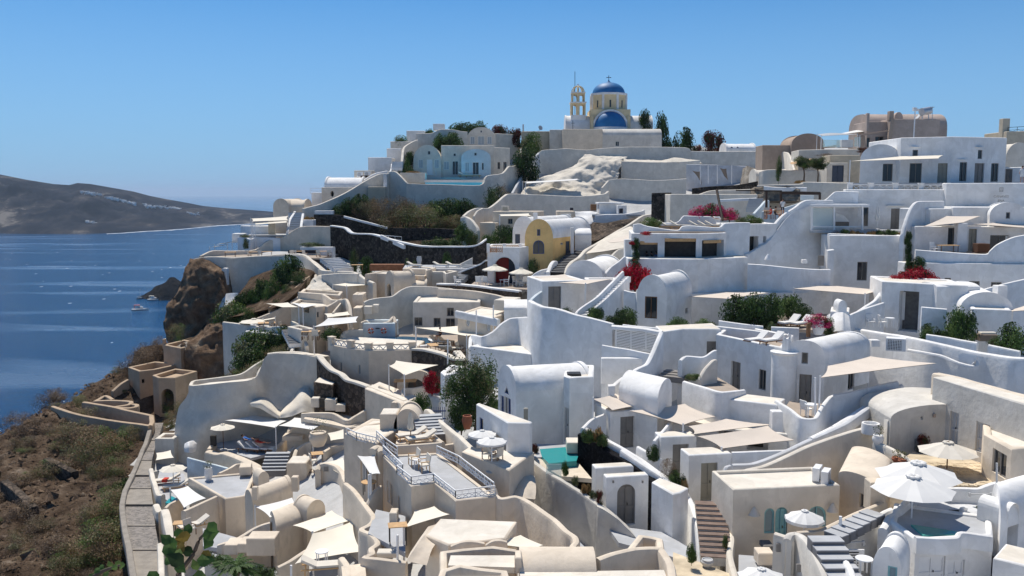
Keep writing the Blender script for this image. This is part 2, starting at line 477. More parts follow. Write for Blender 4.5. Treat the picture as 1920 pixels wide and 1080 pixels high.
GA=[(300,1078,52),(480,1090,47),(620,1095,44),(760,1095,40),(900,1110,37),(1100,1110,37),(1300,1075,40),(1500,1110,35),(1700,1110,33),(1900,1110,33),(270,905,70),(420,965,66),(600,930,58),(770,1010,43),(880,1010,42),(1000,960,47),(1150,985,46),(1330,1000,46),(1450,1045,40),(1600,1055,38),(1790,890,47),(1890,910,45),(560,860,70),(690,800,70),(800,800,63),(890,810,60),(1010,850,54),(1180,890,53),(1280,930,50),(1400,930,50),(1500,830,57),(1640,830,54),(1750,880,48),(1900,800,56),(420,880,78),(640,780,79),(720,735,79),(820,720,76),(900,690,76),(1000,720,66),(1200,740,64),(1330,730,65),(1500,680,69),(1650,660,70),(1850,680,66),(490,665,98),(560,665,92),(700,690,83),(850,665,88),(1000,640,76),(1150,650,72),(1290,620,75),(1430,620,77),(1600,610,80),(1750,580,83),(1900,600,78),(440,600,112),(600,590,103),(720,570,103),(900,550,101),(1020,550,97),(1100,530,94),(1250,540,86),(1450,540,88),(1650,540,88),(1850,520,88),(400,500,128),(560,505,125),(700,510,117),(850,508,111),(950,500,110),(1100,480,106),(1250,460,99),(1450,440,96),(1650,450,94),(1850,430,96),(450,482,138),(560,458,140),(700,460,138),(850,450,136),(950,450,126),(1100,430,120),(1280,410,111),(1450,390,112),(1650,390,100),(1850,380,101),(560,415,150),(700,410,154),(850,400,150),(1000,385,140),(1150,390,138),(1300,380,140),(1480,350,125),(1700,320,120),(1850,320,120),(640,375,162),(800,365,166),(930,360,168),(1050,345,160),(1200,335,163),(1200,380,150),(1330,352,150),(1400,345,148),(1480,300,150),(790,285,184),(1000,283,184),(1200,282,188),(1400,287,180),(1600,285,150),(1850,270,140),(232,1085,53),(235,900,70),(270,800,88),(100,1085,54),(0,1085,55),(-150,1085,56),(120,900,72),(0,900,73),(-120,900,75),(0,800,86),(60,765,92),(100,745,97),(160,712,104),(200,694,108),(240,664,113),(240,668,112),(285,690,108),(300,778,97),(265,768,100),(190,760,98),(420,560,120),(400,725,101)]
GW=[(-52,125,-44),(-50,112,-37),(-52,138,-46),(-50,150,-42),(-56,160,-44),(-58,128,-56),(-58,112,-46),(-45,121,-24),(-62,86,-40),(-75,105,-48),(-68,120,-44),(-66,140,-40),(-66,155,-36),(-90,70,-60),(-85,50,-52),(-120,90,-105),(-120,130,-100),(-110,170,-92),(-130,40,-100),(-170,90,-156),(-170,150,-156),(-170,210,-150),(-170,20,-150),(-70,165,-60),(-75,190,-60),(-40,210,0),(-10,230,4),(30,235,8),(80,230,9),(120,200,10),(150,160,12),(150,110,8),(140,70,-2),(120,40,-12),(0,260,-6),(80,270,0),(-90,230,-70),(-120,280,-140),(0,320,-60),(150,300,-10),(200,180,5),(200,60,-5),(-40,25,-24),(-20,25,-15),(0,22,-13),(20,22,-12.5),(40,25,-13),(-30,8,-12),(0,6,-6.5),(30,6,-7),(0,-15,-2),(60,10,-10),(-60,0,-40),(100,0,-10)]
_ga=[P(*a)for a in GA]
_pts=np.array([(p.x,p.y,p.z-(1.7 if p.x>-34 else 0.9))for p in _ga]+[(x,y,z)for x,y,z in GW])
def _rbf_fit(pts):
 n=len(pts)
 D=np.sqrt(((pts[:,None,:2]-pts[None,:,:2])**2).sum(-1))
 A=np.zeros((n+3,n+3));A[:n,:n]=D+np.eye(n)*-0.25
 Q=np.column_stack([np.ones(n),pts[:,:2]])
 A[:n,n:]=Q;A[n:,:n]=Q.T
 return np.linalg.solve(A,np.concatenate([pts[:,2],np.zeros(3)]))
_w=_rbf_fit(_pts)
def terr_np(X,Y):
 D=np.sqrt((X[:,None]-_pts[None,:,0])**2+(Y[:,None]-_pts[None,:,1])**2)
 return D@_w[:-3]+_w[-3]+_w[-2]*X+_w[-1]*Y
def terr(x,y):
 return float(terr_np(np.array([x]),np.array([y]))[0])
def offs(poly,d,closed=True):
 """offset a CCW polygon inward by d (mitred)"""
 n=len(poly);out=[]
 for i in range(n):
  p=Vector(poly[i][:2])
  a=Vector(poly[i-1][:2]);b=Vector(poly[(i+1)%n][:2])
  e1=(p-a).normalized();e2=(b-p).normalized()
  n1=Vector((-e1.y,e1.x));n2=Vector((-e2.y,e2.x))
  m=n1+n2
  if m.length<1e-4:m=n1
  m.normalize()
  c=max(0.45,m.dot(n1))
  out.append(p+m*(d/c))
 return out
def wobble(p,amp,s=0.35):
 return Vector(p)+noise.noise_vector(Vector(p)*s)*amp
def ribbon(mb,tops,down,t,m=0,rad=None,wob=0.03,floor=True,round_=True):
 n=len(tops)
 r=min(t/2,rad if rad else 0.16)
 if round_:
  prof=[(-t/2,None),(-t/2,-r),(-t/2+r*0.3,-r*0.3),(-t/2+r,0.0),(t/2-r,0.0),(t/2-r*0.3,-r*0.3),(t/2,-r),(t/2,None)]
 else:
  prof=[(-t/2,None),(-t/2,-0.03),(-t/2+.03,0),(t/2-.03,0),(t/2,-0.03),(t/2,None)]
 rows=[]
 for i in range(n):
  p=tops[i]
  e1=Vector((p.x-tops[i-1].x,p.y-tops[i-1].y))if i>0 else None
  e2=Vector((tops[i+1].x-p.x,tops[i+1].y-p.y))if i<n-1 else None
  if e1 is not None and e1.length<1e-5:e1=None
  if e2 is not None and e2.length<1e-5:e2=None
  if e1 is None and e2 is None:e1=Vector((1,0))
  if e1 is None:e1=e2
  if e2 is None:e2=e1
  e1=e1.normalized();e2=e2.normalized()
  nn=Vector((-e1.y,e1.x))+Vector((-e2.y,e2.x))
  if nn.length<0.2:nn=Vector((-e2.y,e2.x))
  nn.normalize()
  nn/=max(0.6,nn.dot(Vector((-e2.y,e2.x))))
  zb=p.z-down
  if floor:
   zb=min(zb,max(terr(p.x,p.y)-0.3,p.z-down-6))
  w=noise.noise_vector(Vector((p.x,p.y,p.z))*0.6)*wob
  row=[]
  for o,z in prof:
   q=Vector((p.x+nn.x*o+w.x,p.y+nn.y*o+w.y,zb if z is None else p.z+z+w.z))
   row.append(mb.v(q))
  rows.append(row)
 k=len(prof)
 for a,b in zip(rows,rows[1:]):
  for j in range(k-1):
   mb.f((a[j],b[j],b[j+1],a[j+1]),m)
 mb.f(rows[0],m);mb.f(rows[-1][::-1],m)
def W(label,pts,down,mat=None,t=0.36,name='parapet_wall',cat='wall',sm=True,group=None,rad=None,cap=None):
 """free-standing wall following a line of pixels with depths; rounded lime-washed top"""
 mat=mat or CREAM
 tops=fillY(pts)
 if sm:tops=catmull(tops,5)
 mb=MB();ribbon(mb,tops,down,t,rad=rad,floor=down>=1.0 and name!='coping')
 c=tops[len(tops)//2]
 if cap is None:
  o=mb.build(name,mat,loc=(c.x,c.y,c.z-down))
  return tag(o,label,cat,group)
 th=thing(name,label,cat,(c.x,c.y,c.z-down),group)
 mb.build('wall',mat,th)
 mc=MB();ribbon(mc,[p+Vector((0,0,0.14))for p in tops],0.2,t+0.14,floor=False,rad=0.09)
 mc.build('coping',cap,th)
 return th
def hit_plane(u,v,A,n):
 d=ray(u,v)
 den=d.x*n.x+d.y*n.y
 return d*((A.x*n.x+A.y*n.y)/den)
def inside(pt,poly):
 x,y=pt;c=False;n=len(poly);j=n-1
 for i in range(n):
  xi,yi=poly[i];xj,yj=poly[j]
  if(yi>y)!=(yj>y)and x<(xj-xi)*(y-yi)/(yj-yi)+xi:c=not c
  j=i
 return c
def facade(mb,A,B,poly,holes,m=0):
 """vertical wall face from A to B (seen from outside A is left); poly and holes in (s, z)"""
 d=Vector((B.x-A.x,B.y-A.y));d.normalize()
 def w(s,z,dep=0.0):
  return(A.x+d.x*s-d.y*dep*-1*-1*-1 if False else A.x+d.x*s+(-d.y)*dep,A.y+d.y*s+d.x*dep,z)
 if not holes:
  mb.poly([w(s,z)for s,z in poly],m);return w
 vs=[Vector(p)for p in poly];es=[(i,(i+1)%len(poly))for i in range(len(poly))]
 for h,dep in holes:
  b=len(vs);vs+=[Vector(p)for p in h];es+=[(b+i,b+(i+1)%len(h))for i in range(len(h))]
 ov,oe,of,*_=geometry.delaunay_2d_cdt(vs,es,[],0,1e-4)
 ids=[mb.v(w(p.x,p.y))for p in ov]
 for f in of:
  c=(sum(ov[i].x for i in f)/len(f),sum(ov[i].y for i in f)/len(f))
  if not inside(c,poly):continue
  if any(inside(c,h)for h,_ in holes):continue
  a,b,cc=[ov[i]for i in f[:3]]
  if(b.x-a.x)*(cc.y-a.y)-(b.y-a.y)*(cc.x-a.x)<0:f=f[::-1]
  mb.f([ids[i]for i in f],m)
 for h,dep in holes:
  n=len(h)
  for i in range(n):
   p,q=h[i],h[(i+1)%n]
   mb.poly([w(*p),w(*p,dep),w(*q,dep),w(*q)],m)
 return w
def hole_shape(kind,s0,s1,z0,z1):
 if 'arch' in kind:
  r=(s1-s0)/2;zc=max(z0+0.05,z1-r);k=10;hh=z1-zc
  return[(s0,z0),(s1,z0)]+[((s0+s1)/2+r*math.cos(math.pi*i/k),zc+hh*math.sin(math.pi*i/k))for i in range(k+1)]
 if 'round' in kind:
  r=(s1-s0)/2;k=14;hh=(z1-z0)/2
  return[((s0+s1)/2+r*math.cos(2*math.pi*i/k),(z0+z1)/2+hh*math.sin(2*math.pi*i/k))for i in range(k)]
 if 'tri' in kind:
  return[(s0,z0),(s1,z0),((s0+s1)/2,z1)]
 return[(s0,z0),(s1,z0),(s1,z1),(s0,z1)]
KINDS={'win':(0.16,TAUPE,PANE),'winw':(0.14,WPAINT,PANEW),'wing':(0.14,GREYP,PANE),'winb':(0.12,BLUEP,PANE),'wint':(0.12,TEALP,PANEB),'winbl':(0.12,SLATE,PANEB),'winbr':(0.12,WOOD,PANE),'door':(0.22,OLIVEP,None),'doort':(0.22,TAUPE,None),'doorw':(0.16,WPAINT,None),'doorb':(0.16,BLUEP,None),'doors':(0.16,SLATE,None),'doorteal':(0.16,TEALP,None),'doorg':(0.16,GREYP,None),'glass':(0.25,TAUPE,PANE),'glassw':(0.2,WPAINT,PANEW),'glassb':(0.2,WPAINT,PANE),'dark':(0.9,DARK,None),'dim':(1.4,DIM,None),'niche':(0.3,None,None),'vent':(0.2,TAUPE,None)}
def opening(parent,w,shape,kind,s0,s1,z0,z1,near):
 base=kind.split(':')[0]
 dep,fm,pm=KINDS[base]
 if base=='niche':
  return
 arch=shape
 cx,cz=(s0+s1)/2,(z0+z1)/2
 def inset(k):
  out=[]
  for s,z in arch:
   ds,dz=s-cx,z-cz
   L=math.hypot(ds,dz)+1e-6
   out.append((s-math.copysign(min(k,abs(ds)*0.6),ds)if abs(ds)>1e-4 else s,z-math.copysign(min(k,abs(dz)*0.6),dz)if abs(dz)>1e-4 else z))
  return out
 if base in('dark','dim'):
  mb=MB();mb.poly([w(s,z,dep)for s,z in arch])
  mb.build('recess',fm,parent);return  # dark sheet closing the hole, the room's shade is in its colour
 if pm is None:
  mb=MB()
  d0=dep-0.03
  fr=inset(0.0);
  mb.poly([w(s,z,d0)for s,z in fr])
  Wd,Hd=s1-s0,z1-z0
  if base=='vent':
   k=max(3,int(Hd/0.12))
   for i in range(k):
    z=z0+Hd*(i+0.5)/k
    a,b=Vector(w(s0+.03,z,dep-.08)),Vector(w(s1-.03,z,dep-.08))
    mb.bar(a,b,0.05,0.04)
   mb.build('louvre_panel',fm,parent);return
  zt=z1-((s1-s0)/2*0.3 if 'arch' in kind else 0)
  for s in(s0+0.06,(s0+s1)/2,s1-0.06):
   mb.bar(w(s,z0+0.02,d0-0.02),w(s,zt-0.02,d0-0.02),0.1,0.04)
  for z in(z0+0.08,z0+Hd*0.42,zt-0.08):
   mb.bar(w(s0+.02,z,d0-0.024),w(s1-.02,z,d0-0.024),0.04,0.12)
  o=mb.build('door',fm,parent,smooth=False)
  if near:
   mh=MB();mh.bar(w((s0+s1)/2+0.09,z0+Hd*0.47,d0-0.08),w((s0+s1)/2+0.09,z0+Hd*0.53,d0-0.08),0.04)
   mh.build('handle',BLACKP,o)
  return
 k=0.07
 inn=inset(k)
 mb=MB()
 n=len(arch)
 d0=dep-0.06
 for i in range(n):
  j=(i+1)%n
  mb.poly([w(*arch[i],d0),w(*arch[j],d0),w(*inn[j],d0),w(*inn[i],d0)])
  mb.poly([w(*inn[i],d0),w(*inn[j],d0),w(*inn[j],dep),w(*inn[i],dep)])
 Wd,Hd=s1-s0,z1-z0
 if Wd>0.7 and 'round' not in kind and 'tri' not in kind:
  cnt=1 if Wd<2.2 else int(Wd/1.1)
  for c in range(1,cnt+1):
   s=s0+Wd*c/(cnt+1)
   mb.bar(w(s,z0+.03,d0-.004),w(s,z1-.03,d0-.004),0.07,0.05)
 if Hd>1.7 and near:
  mb.bar(w(s0+.04,z0+Hd*0.3,d0-.008),w(s1-.04,z0+Hd*0.3,d0-.008),0.05,0.06)
 nm='glazed_door' if Hd>1.75 else 'window'
 o=mb.build(nm,fm,parent,smooth=False)
 mp=MB();mp.poly([w(s,z,dep-0.02)for s,z in inn]);mp.build('pane',pm,o,smooth=False)
def _ops_for(face,ops,A,B,zt=None):
 """turn pixel openings into (shape, kind, s0,s1,z0,z1)"""
 d=Vector((B.x-A.x,B.y-A.y));L=d.length;d.normalize();n=Vector((d.y,-d.x))
 res=[]
 for o in ops:
  if o[0]!=face:continue
  _,kind,u0,v0,u1,v1=o[:6]
  um,vm=(u0+u1)/2,(v0+v1)/2
  pa,pb=hit_plane(u0,vm,A,n),hit_plane(u1,vm,A,n)
  s0=(pa.x-A.x)*d.x+(pa.y-A.y)*d.y;s1=(pb.x-A.x)*d.x+(pb.y-A.y)*d.y
  if s0>s1:s0,s1=s1,s0
  zt_,zb_=hit_plane(um,v0,A,n).z,hit_plane(um,v1,A,n).z
  s0=max(s0,0.06);s1=min(s1,L-0.06)
  if s1-s0<0.12 or zt_-zb_<0.12:continue
  res.append((hole_shape(kind,s0,s1,zb_,zt_),kind,s0,s1,zb_,zt_))
 return res
def H(label,front,back=6.0,down=4.0,mat=None,roof=None,par=0.35,ops=(),name='house',cat='house',t=0.35,group=None,backdir=None,poly=None,near=None,trim=None):
 """flat-roofed house. front: visible top edge pixels left to right; first has depth, the rest lie level with it"""
 mat=mat or CREAM;roof=roof or ROOFC
 p0=P(*front[0])if len(front[0])>2 else None
 z1=p0.z
 pts=[]
 for q in front:
  p=P(*q)if len(q)>2 else G(q[0],q[1],z1)
  pts.append(Vector((p.x,p.y,z1)))
 if not poly:
  if backdir is None:
   d=Vector((pts[-1].x-pts[0].x,pts[-1].y-pts[0].y)).normalized()
   bd=Vector((-d.y,d.x))
  else:bd=Vector(backdir).normalized()
  L=pts[0]+Vector((bd.x,bd.y,0))*back;Rr=pts[-1]+Vector((bd.x,bd.y,0))*back
  ring=pts+[Rr,L]
 else:ring=pts
 ar=sum(ring[i-1].x*ring[i].y-ring[i].x*ring[i-1].y for i in range(len(ring)))
 if ar<0:
  raise ValueError('clockwise footprint: '+label)
 zb=min(min(z1-down,max(terr(p.x,p.y)-0.3,z1-down-5))for p in ring)
 c=sum(ring,Vector())/len(ring)
 th=thing(name,label,cat,(c.x,c.y,zb),group)
 mb=MB();n=len(ring)
 nr=near if near is not None else c.y<72
 todo=[]
 for i in range(n):
  A,B=ring[i],ring[(i+1)%n]
  L=math.hypot(B.x-A.x,B.y-A.y)
  if L<0.02:continue
  oo=_ops_for(i,ops,A,B)
  oo=[o for o in oo if o[5]<z1-0.1]
  w=facade(mb,A,B,[(0,zb),(L,zb),(L,z1-0.07),(0,z1-0.07)],[(o[0],KINDS[o[1].split(':')[0]][0])for o in oo])
  for o in oo:todo.append((w,o))
 rows=[[Vector((p.x,p.y))for p in ring],offs(ring,0.035),offs(ring,0.10)]
 zs=[z1-0.07,z1-0.02,z1]
 if par>0.02:
  rows+=[offs(ring,t-0.08),offs(ring,t),offs(ring,t)];zs+=[z1,z1-0.06,z1-par]
 ids=[[mb.v((p.x,p.y,z))for p in r]for r,z in zip(rows,zs)]
 for a,b in zip(ids,ids[1:]):
  for i in range(n):mb.f((a[i],a[(i+1)%n],b[(i+1)%n],b[i]))
 mb.build('wall',mat,th)
 mr=MB();mr.poly([(p.x,p.y,z1-(par if par>0.02 else 0))for p in rows[-1]])
 mr.build('roof',roof,th)
 for w,o in todo:opening(th,w,*o,nr)
 th['_ring']=0;del th['_ring']
 return th
def V(label,A,B,C=None,back=8.0,rise=1.5,down=3.5,mat=None,roof=None,ops=(),name='vaulted_house',cat='house',lip=0.12,group=None,flat=2.0,near=None):
 """barrel-vaulted house. A,B: spring-line corners of the front gable (u,v,Y); C: pixel of the spring corner behind B"""
 mat=mat or WHITE;roof=roof or mat
 A=P(*A);z1=A.z
 B=P(*B)if len(B)>2 else G(B[0],B[1],z1);B=Vector((B.x,B.y,z1))
 d=Vector((B.x-A.x,B.y-A.y,0));w_=d.length;d.normalize()
 if C is not None:
  Cp=P(*C)if len(C)>2 else G(C[0],C[1],z1)
  ax=Vector((Cp.x-B.x,Cp.y-B.y,0))
 else:ax=Vector((-d.y,d.x,0))*back
 Lx=ax.length;axn=ax.normalized()
 ring=[A,B,B+ax,A+ax]
 zb=min(min(z1-down,max(terr(p.x,p.y)-0.3,z1-down-5))for p in ring)
 c=sum(ring,Vector())/4
 th=thing(name,label,cat,(c.x,c.y,zb),group)
 nr=near if near is not None else c.y<72
 N=18
 def prof(k):
  out=[]
  for i in range(N+1):
   a=math.pi*(1-i/N)
   cx,sx=math.cos(a),math.sin(a)
   out.append((w_/2+(w_/2)*math.copysign(abs(cx)**(2/flat),cx),(rise+k)*abs(sx)**(2/flat)))
  return out
 mb=MB();todo=[]
 pf=prof(lip)
 for i in range(4):
  a,b=ring[i],ring[(i+1)%4]
  L=(b-a).length
  if i in(0,2):
   poly=[(0,zb),(L,zb),(L,z1)]+[(s,z1+z)for s,z in reversed(pf)][1:-1]+[(0,z1)]
  else:poly=[(0,zb),(L,zb),(L,z1),(0,z1)]
  oo=_ops_for(i,ops,a,b)
  w=facade(mb,a,b,poly,[(o[0],KINDS[o[1].split(':')[0]][0])for o in oo])
  for o in oo:todo.append((w,o))
 mb.build('wall',mat,th,sharp=30)
 mr=MB()
 e=min(0.28,Lx*0.1)
 segs=[(0,lip),(e,lip),(e,0),(Lx-e,0),(Lx-e,lip),(Lx,lip)]if lip>0 else[(0,0),(Lx,0)]
 segs2=[]
 for q,r_ in zip(segs,segs[1:]):
  segs2.append(q)
  if r_[0]-q[0]>2:
   kk=int((r_[0]-q[0])/1.0)
   for j in range(1,kk):segs2.append((lerp(q[0],r_[0],j/kk),q[1]))
 segs2.append(segs[-1])
 rows=[]
 for x,k in segs2:
  row=[]
  for s,z in prof(k):
   p=A+d*s+axn*x+Vector((0,0,z))
   if 0.5<x<Lx-0.5 and z>0.1:p=wobble(p,0.03,0.8)
   row.append(mr.v(p))
  rows.append(row)
 for a,b in zip(rows,rows[1:]):
  for j in range(N):mr.f((a[j],a[j+1],b[j+1],b[j]))
 mr.build('roof',roof,th,sharp=50)
 for w,o in todo:opening(th,w,*o,nr)
 return th
def Bx(label,u0,v0,u1,v1,Y,depth,mat,name='block',cat='block',yaw=0.0,group=None,bevel=0.04):
 """box whose front face spans the pixel rectangle at depth Y"""
 a=P(u0,(v0+v1)/2,Y);b=P(u1,(v0+v1)/2,Y);um=(u0+u1)/2
 zt,zb=P(um,v0,Y).z,P(um,v1,Y).z
 c=(a+b)/2;w=(b-a).length
 M=Matrix.Rotation(yaw,3,'Z')
 mb=MB()
 ring=[c+M@Vector(q)for q in((-w/2,0,0),(w/2,0,0),(w/2,depth,0),(-w/2,depth,0))]
 bv=min(bevel,w*0.2)
 r1=offs(ring,bv)
 ids=[[mb.v((p.x,p.y,z))for p in r]for r,z in((ring,zb),(ring,zt-bv),(r1,zt))]
 for A,B in zip(ids,ids[1:]):
  for i in range(4):mb.f((A[i],A[(i+1)%4],B[(i+1)%4],B[i]))
 mb.f(ids[-1]);mb.f(ids[0][::-1])
 o=mb.build(name,mat)
 return tag(o,label,cat,group)
def floor(pts,mat,name='terrace',z=None,thick=0.25,kind=True):
 """level paved surface; first point carries the depth"""
 if z is None:z=P(*pts[0]).z
 ps=[G(q[0],q[1],z)if len(q)<3 else P(*q)for q in pts]
 ps=[Vector((p.x,p.y))for p in ps]
 if sum(ps[i-1].x*ps[i].y-ps[i].x*ps[i-1].y for i in range(len(ps)))<0:ps.reverse()
 mb=MB();mb.prism(ps,z-thick,z)
 o=mb.build(name,mat,smooth=False);o['kind']='structure'
 return z
def Sail(label,cs,mat,posts=(),sag=0.25,pull=0.10,name='shade_sail',post_h=2.4,group='',floorz=None,postm=None):
 """tensioned shade cloth between corners (u,v,Y)"""
 q=[P(*c)for c in cs]
 if len(q)==3:q=[q[0],q[1],q[2],q[2]]
 c=sum(q,Vector())/4
 zb=floorz if floorz is not None else min(p.z for p in q)-post_h
 th=thing(name,label,'shade sail',(c.x,c.y,zb),group or None)
 mb=MB();n=12
 for off in(0.0,-0.025):
  ids=[]
  for i in range(n+1):
   row=[]
   for j in range(n+1):
    s,t=i/n,j/n
    s2=s+pull*(0.5-s)*4*t*(1-t);t2=t+pull*(0.5-t)*4*s*(1-s)
    p=q[0].lerp(q[1],s2).lerp(q[3].lerp(q[2],s2),t2)
    p=p+Vector((0,0,-sag*16*s*(1-s)*t*(1-t)*0.5-sag*0.4*(s*(1-s)+t*(1-t))+off))
    row.append(mb.v(p))
   ids.append(row)
  for i in range(n):
   for j in range(n):
    f=(ids[i][j],ids[i+1][j],ids[i+1][j+1],ids[i][j+1])
    mb.f(f if off<0 else f[::-1])
 mb.build('canopy',mat,th)
 for k in posts:
  p=q[k];zz=min(zb,max(terr(p.x,p.y),zb-1.0))
  m2=MB();m2.tube([(p.x,p.y,zz),(p.x,p.y,p.z+0.12)],0.055,8)
  m2.build('post',postm or WPAINT,th)
 return th
def Parasol(label,u,v,Y,Rr,hpole,mat,rise=None,sides=8,pole=None,val=0.0,group=None,zfloor=None,vent=True):
 """open parasol; (u,v) is the top of the canopy"""
 top=P(u,v,Y);rise=rise or Rr*0.33
 zf=zfloor if zfloor is not None else top.z-hpole
 th=thing('parasol',label,'parasol',(top.x,top.y,zf),group)
 mb=MB();ze=top.z-rise;k=sides;a0=rnd.random()
 for s in range(k):
  a,b=a0+2*math.pi*s/k,a0+2*math.pi*(s+1)/k
  n=5;rows=[]
  for i in range(n+1):
   f=i/n;z=top.z-rise*(f**1.12)
   r=Rr*f
   pa=Vector((top.x+r*math.cos(a),top.y+r*math.sin(a),z));pb=Vector((top.x+r*math.cos(b),top.y+r*math.sin(b),z))
   mid=pa.lerp(pb,0.5);mid.z-=0.05*f*Rr/1.5
   mid=mid.lerp(Vector((top.x,top.y,mid.z)),0.03*(i==n))
   rows.append((pa,mid,pb))
  for r0,r1 in zip(rows,rows[1:]):
   mb.poly([r0[0],r1[0],r1[1],r0[1]]);mb.poly([r0[1],r1[1],r1[2],r0[2]])
  if val>0:
   q=rows[-1];dn=Vector((0,0,-val))
   mb.poly([q[0],q[0]+dn,q[1]+dn,q[1]]);mb.poly([q[1],q[1]+dn,q[2]+dn,q[2]])
 mb.build('canopy',mat,th,sharp=12)
 m2=MB();m2.tube([(top.x,top.y,zf),(top.x,top.y,top.z+0.05)],0.035,8);m2.build('pole',pole or WPAINT,th)
 m3=MB()
 for s in range(k):
  a=a0+2*math.pi*s/k
  m3.bar((top.x,top.y,top.z-rise*0.5),(top.x+Rr*0.96*math.cos(a),top.y+Rr*0.96*math.sin(a),ze-0.02),0.025)
 m3.build('ribs',pole or WPAINT,th)
 m4=MB();m4.lathe((top.x,top.y,zf),[(0.32,0),(0.32,0.08),(0.06,0.14)],12);m4.build('base',GREYP,th)
 if vent:
  m5=MB()
  for s in range(k):
   a=a0+2*math.pi*(s+.5)/k
   r=0.16*Rr
   m5.lathe((top.x+r*.75*math.cos(a),top.y+r*.75*math.sin(a),top.z-rise*.10),[(r*.45,0),(r*.42,r*.25),(r*.2,r*.38),(0.0,r*.4)],6)
  m5.build('vent_cap',mat,th)
 return th
def Closed(label,u,v,Y,h,mat,zf=None,pole=None):
 top=P(u,v,Y);zf=zf if zf is not None else top.z-h
 h=top.z-zf
 th=thing('closed_parasol',label,'parasol',(top.x,top.y,zf))
 mb=MB();c=(top.x,top.y,zf);n=16;rings=[]
 for r,z in((.10,.38),(.22,.42),(.26,.5),(.16,.64),(.19,.74),(.13,.9),(.03,1.0)):
  rings.append([mb.v((top.x+r*h/2.6*(1+.22*(-1)**j)*math.cos(2*math.pi*j/n),top.y+r*h/2.6*(1+.22*(-1)**j)*math.sin(2*math.pi*j/n),zf+z*h))for j in range(n)])
 for a,b in zip(rings,rings[1:]):
  for j in range(n):mb.f((a[j],a[(j+1)%n],b[(j+1)%n],b[j]))
 mb.f(rings[0][::-1]);mb.f(rings[-1])
 mb.build('folded_canopy',mat,th)
 m2=MB();m2.tube([(top.x,top.y,zf),(top.x,top.y,top.z)],0.03,8);m2.build('pole',pole or WPAINT,th)
 m4=MB();m4.lathe((top.x,top.y,zf),[(0.28,0),(0.28,0.08),(0.06,0.13)],12);m4.build('base',GREYP,th)
 return th
def Stairs(label,a,b,w,n,mat,riser=None,name='staircase',yaw_dir=None,group=None):
 """flight of steps from bottom centre a to top centre b (u,v,Y)"""
 a,b=P(*a),P(*b)
 if b.z-a.z<.08*n:print('LOWSTAIRS',label,round(b.z-a.z,2),n)
 d=Vector((b.x-a.x,b.y-a.y,0));L=d.length;d.normalize();s=Vector((-d.y,d.x,0))
 th=thing(name,label,'stairs',a,group)
 for i in range(n):
  z=lerp(a.z,b.z,(i+1)/n);x0=L*i/n;x1=L*(i+1)/n+0.12
  mb=MB()
  p0,p1=a+d*x0,a+d*x1
  zb=lerp(a.z,b.z,i/n)-0.35
  q=[p0+s*w/2,p0-s*w/2,p1-s*w/2,p1+s*w/2]
  ids=[[mb.v((p.x,p.y,zz))for p in q]for zz in(zb,z-0.04)]
  for k in range(4):mb.f((ids[0][k],ids[0][(k+1)%4],ids[1][(k+1)%4],ids[1][k]),0)
  q2=[p0-d*0.03+s*w/2,p0-d*0.03-s*w/2,p1-s*w/2,p1+s*w/2]
  t0=[mb.v((p.x,p.y,z-0.04))for p in q2];t1=[mb.v((p.x,p.y,z))for p in q2]
  for k in range(4):mb.f((t0[k],t0[(k+1)%4],t1[(k+1)%4],t1[k]),1)
  mb.f(t1,1);mb.f(t0[::-1],1)
  mb.build('step',[riser or mat,mat],th,smooth=False)
 return th
def Railing(label,pts,h,n_per,mat,style='x',zdrop=0.0,name='railing',group=None,closed=False):
 """metal railing with crossed infill; pts: top rail pixels with depth"""
 tops=fillY(pts)
 c=tops[0]
 th=thing(name,label,'railing',(c.x,c.y,c.z-h),group)
 m1=MB();m2=MB();m3=MB()
 for a,b in zip(tops,tops[1:]):
  L=(b-a).length;k=max(1,int(round(L/n_per)))
  dn=Vector((0,0,-h))
  m1.bar(a,b,0.06);m1.bar(a+dn*0.42,b+dn*0.42,0.035);m1.bar(a+dn*0.86,b+dn*0.86,0.045)
  for i in range(k+1):
   p=a.lerp(b,i/k)
   m2=MB();m2.bar(p,p+dn,0.05);m2.build('post',mat,th,smooth=False)
  kk=k*(3 if style=='x' else 1)
  for i in range(kk):
   p,q=a.lerp(b,i/kk),a.lerp(b,(i+1)/kk)
   m3.bar(p+dn*0.42,q+dn*0.86,0.03);m3.bar(p+dn*0.86,q+dn*0.42,0.03)
   m3.bar(p+dn*0.0,p+dn*0.42,0.02)
 m1.build('rail',mat,th,smooth=False);m3.build('lattice',mat,th,smooth=False)
 return th
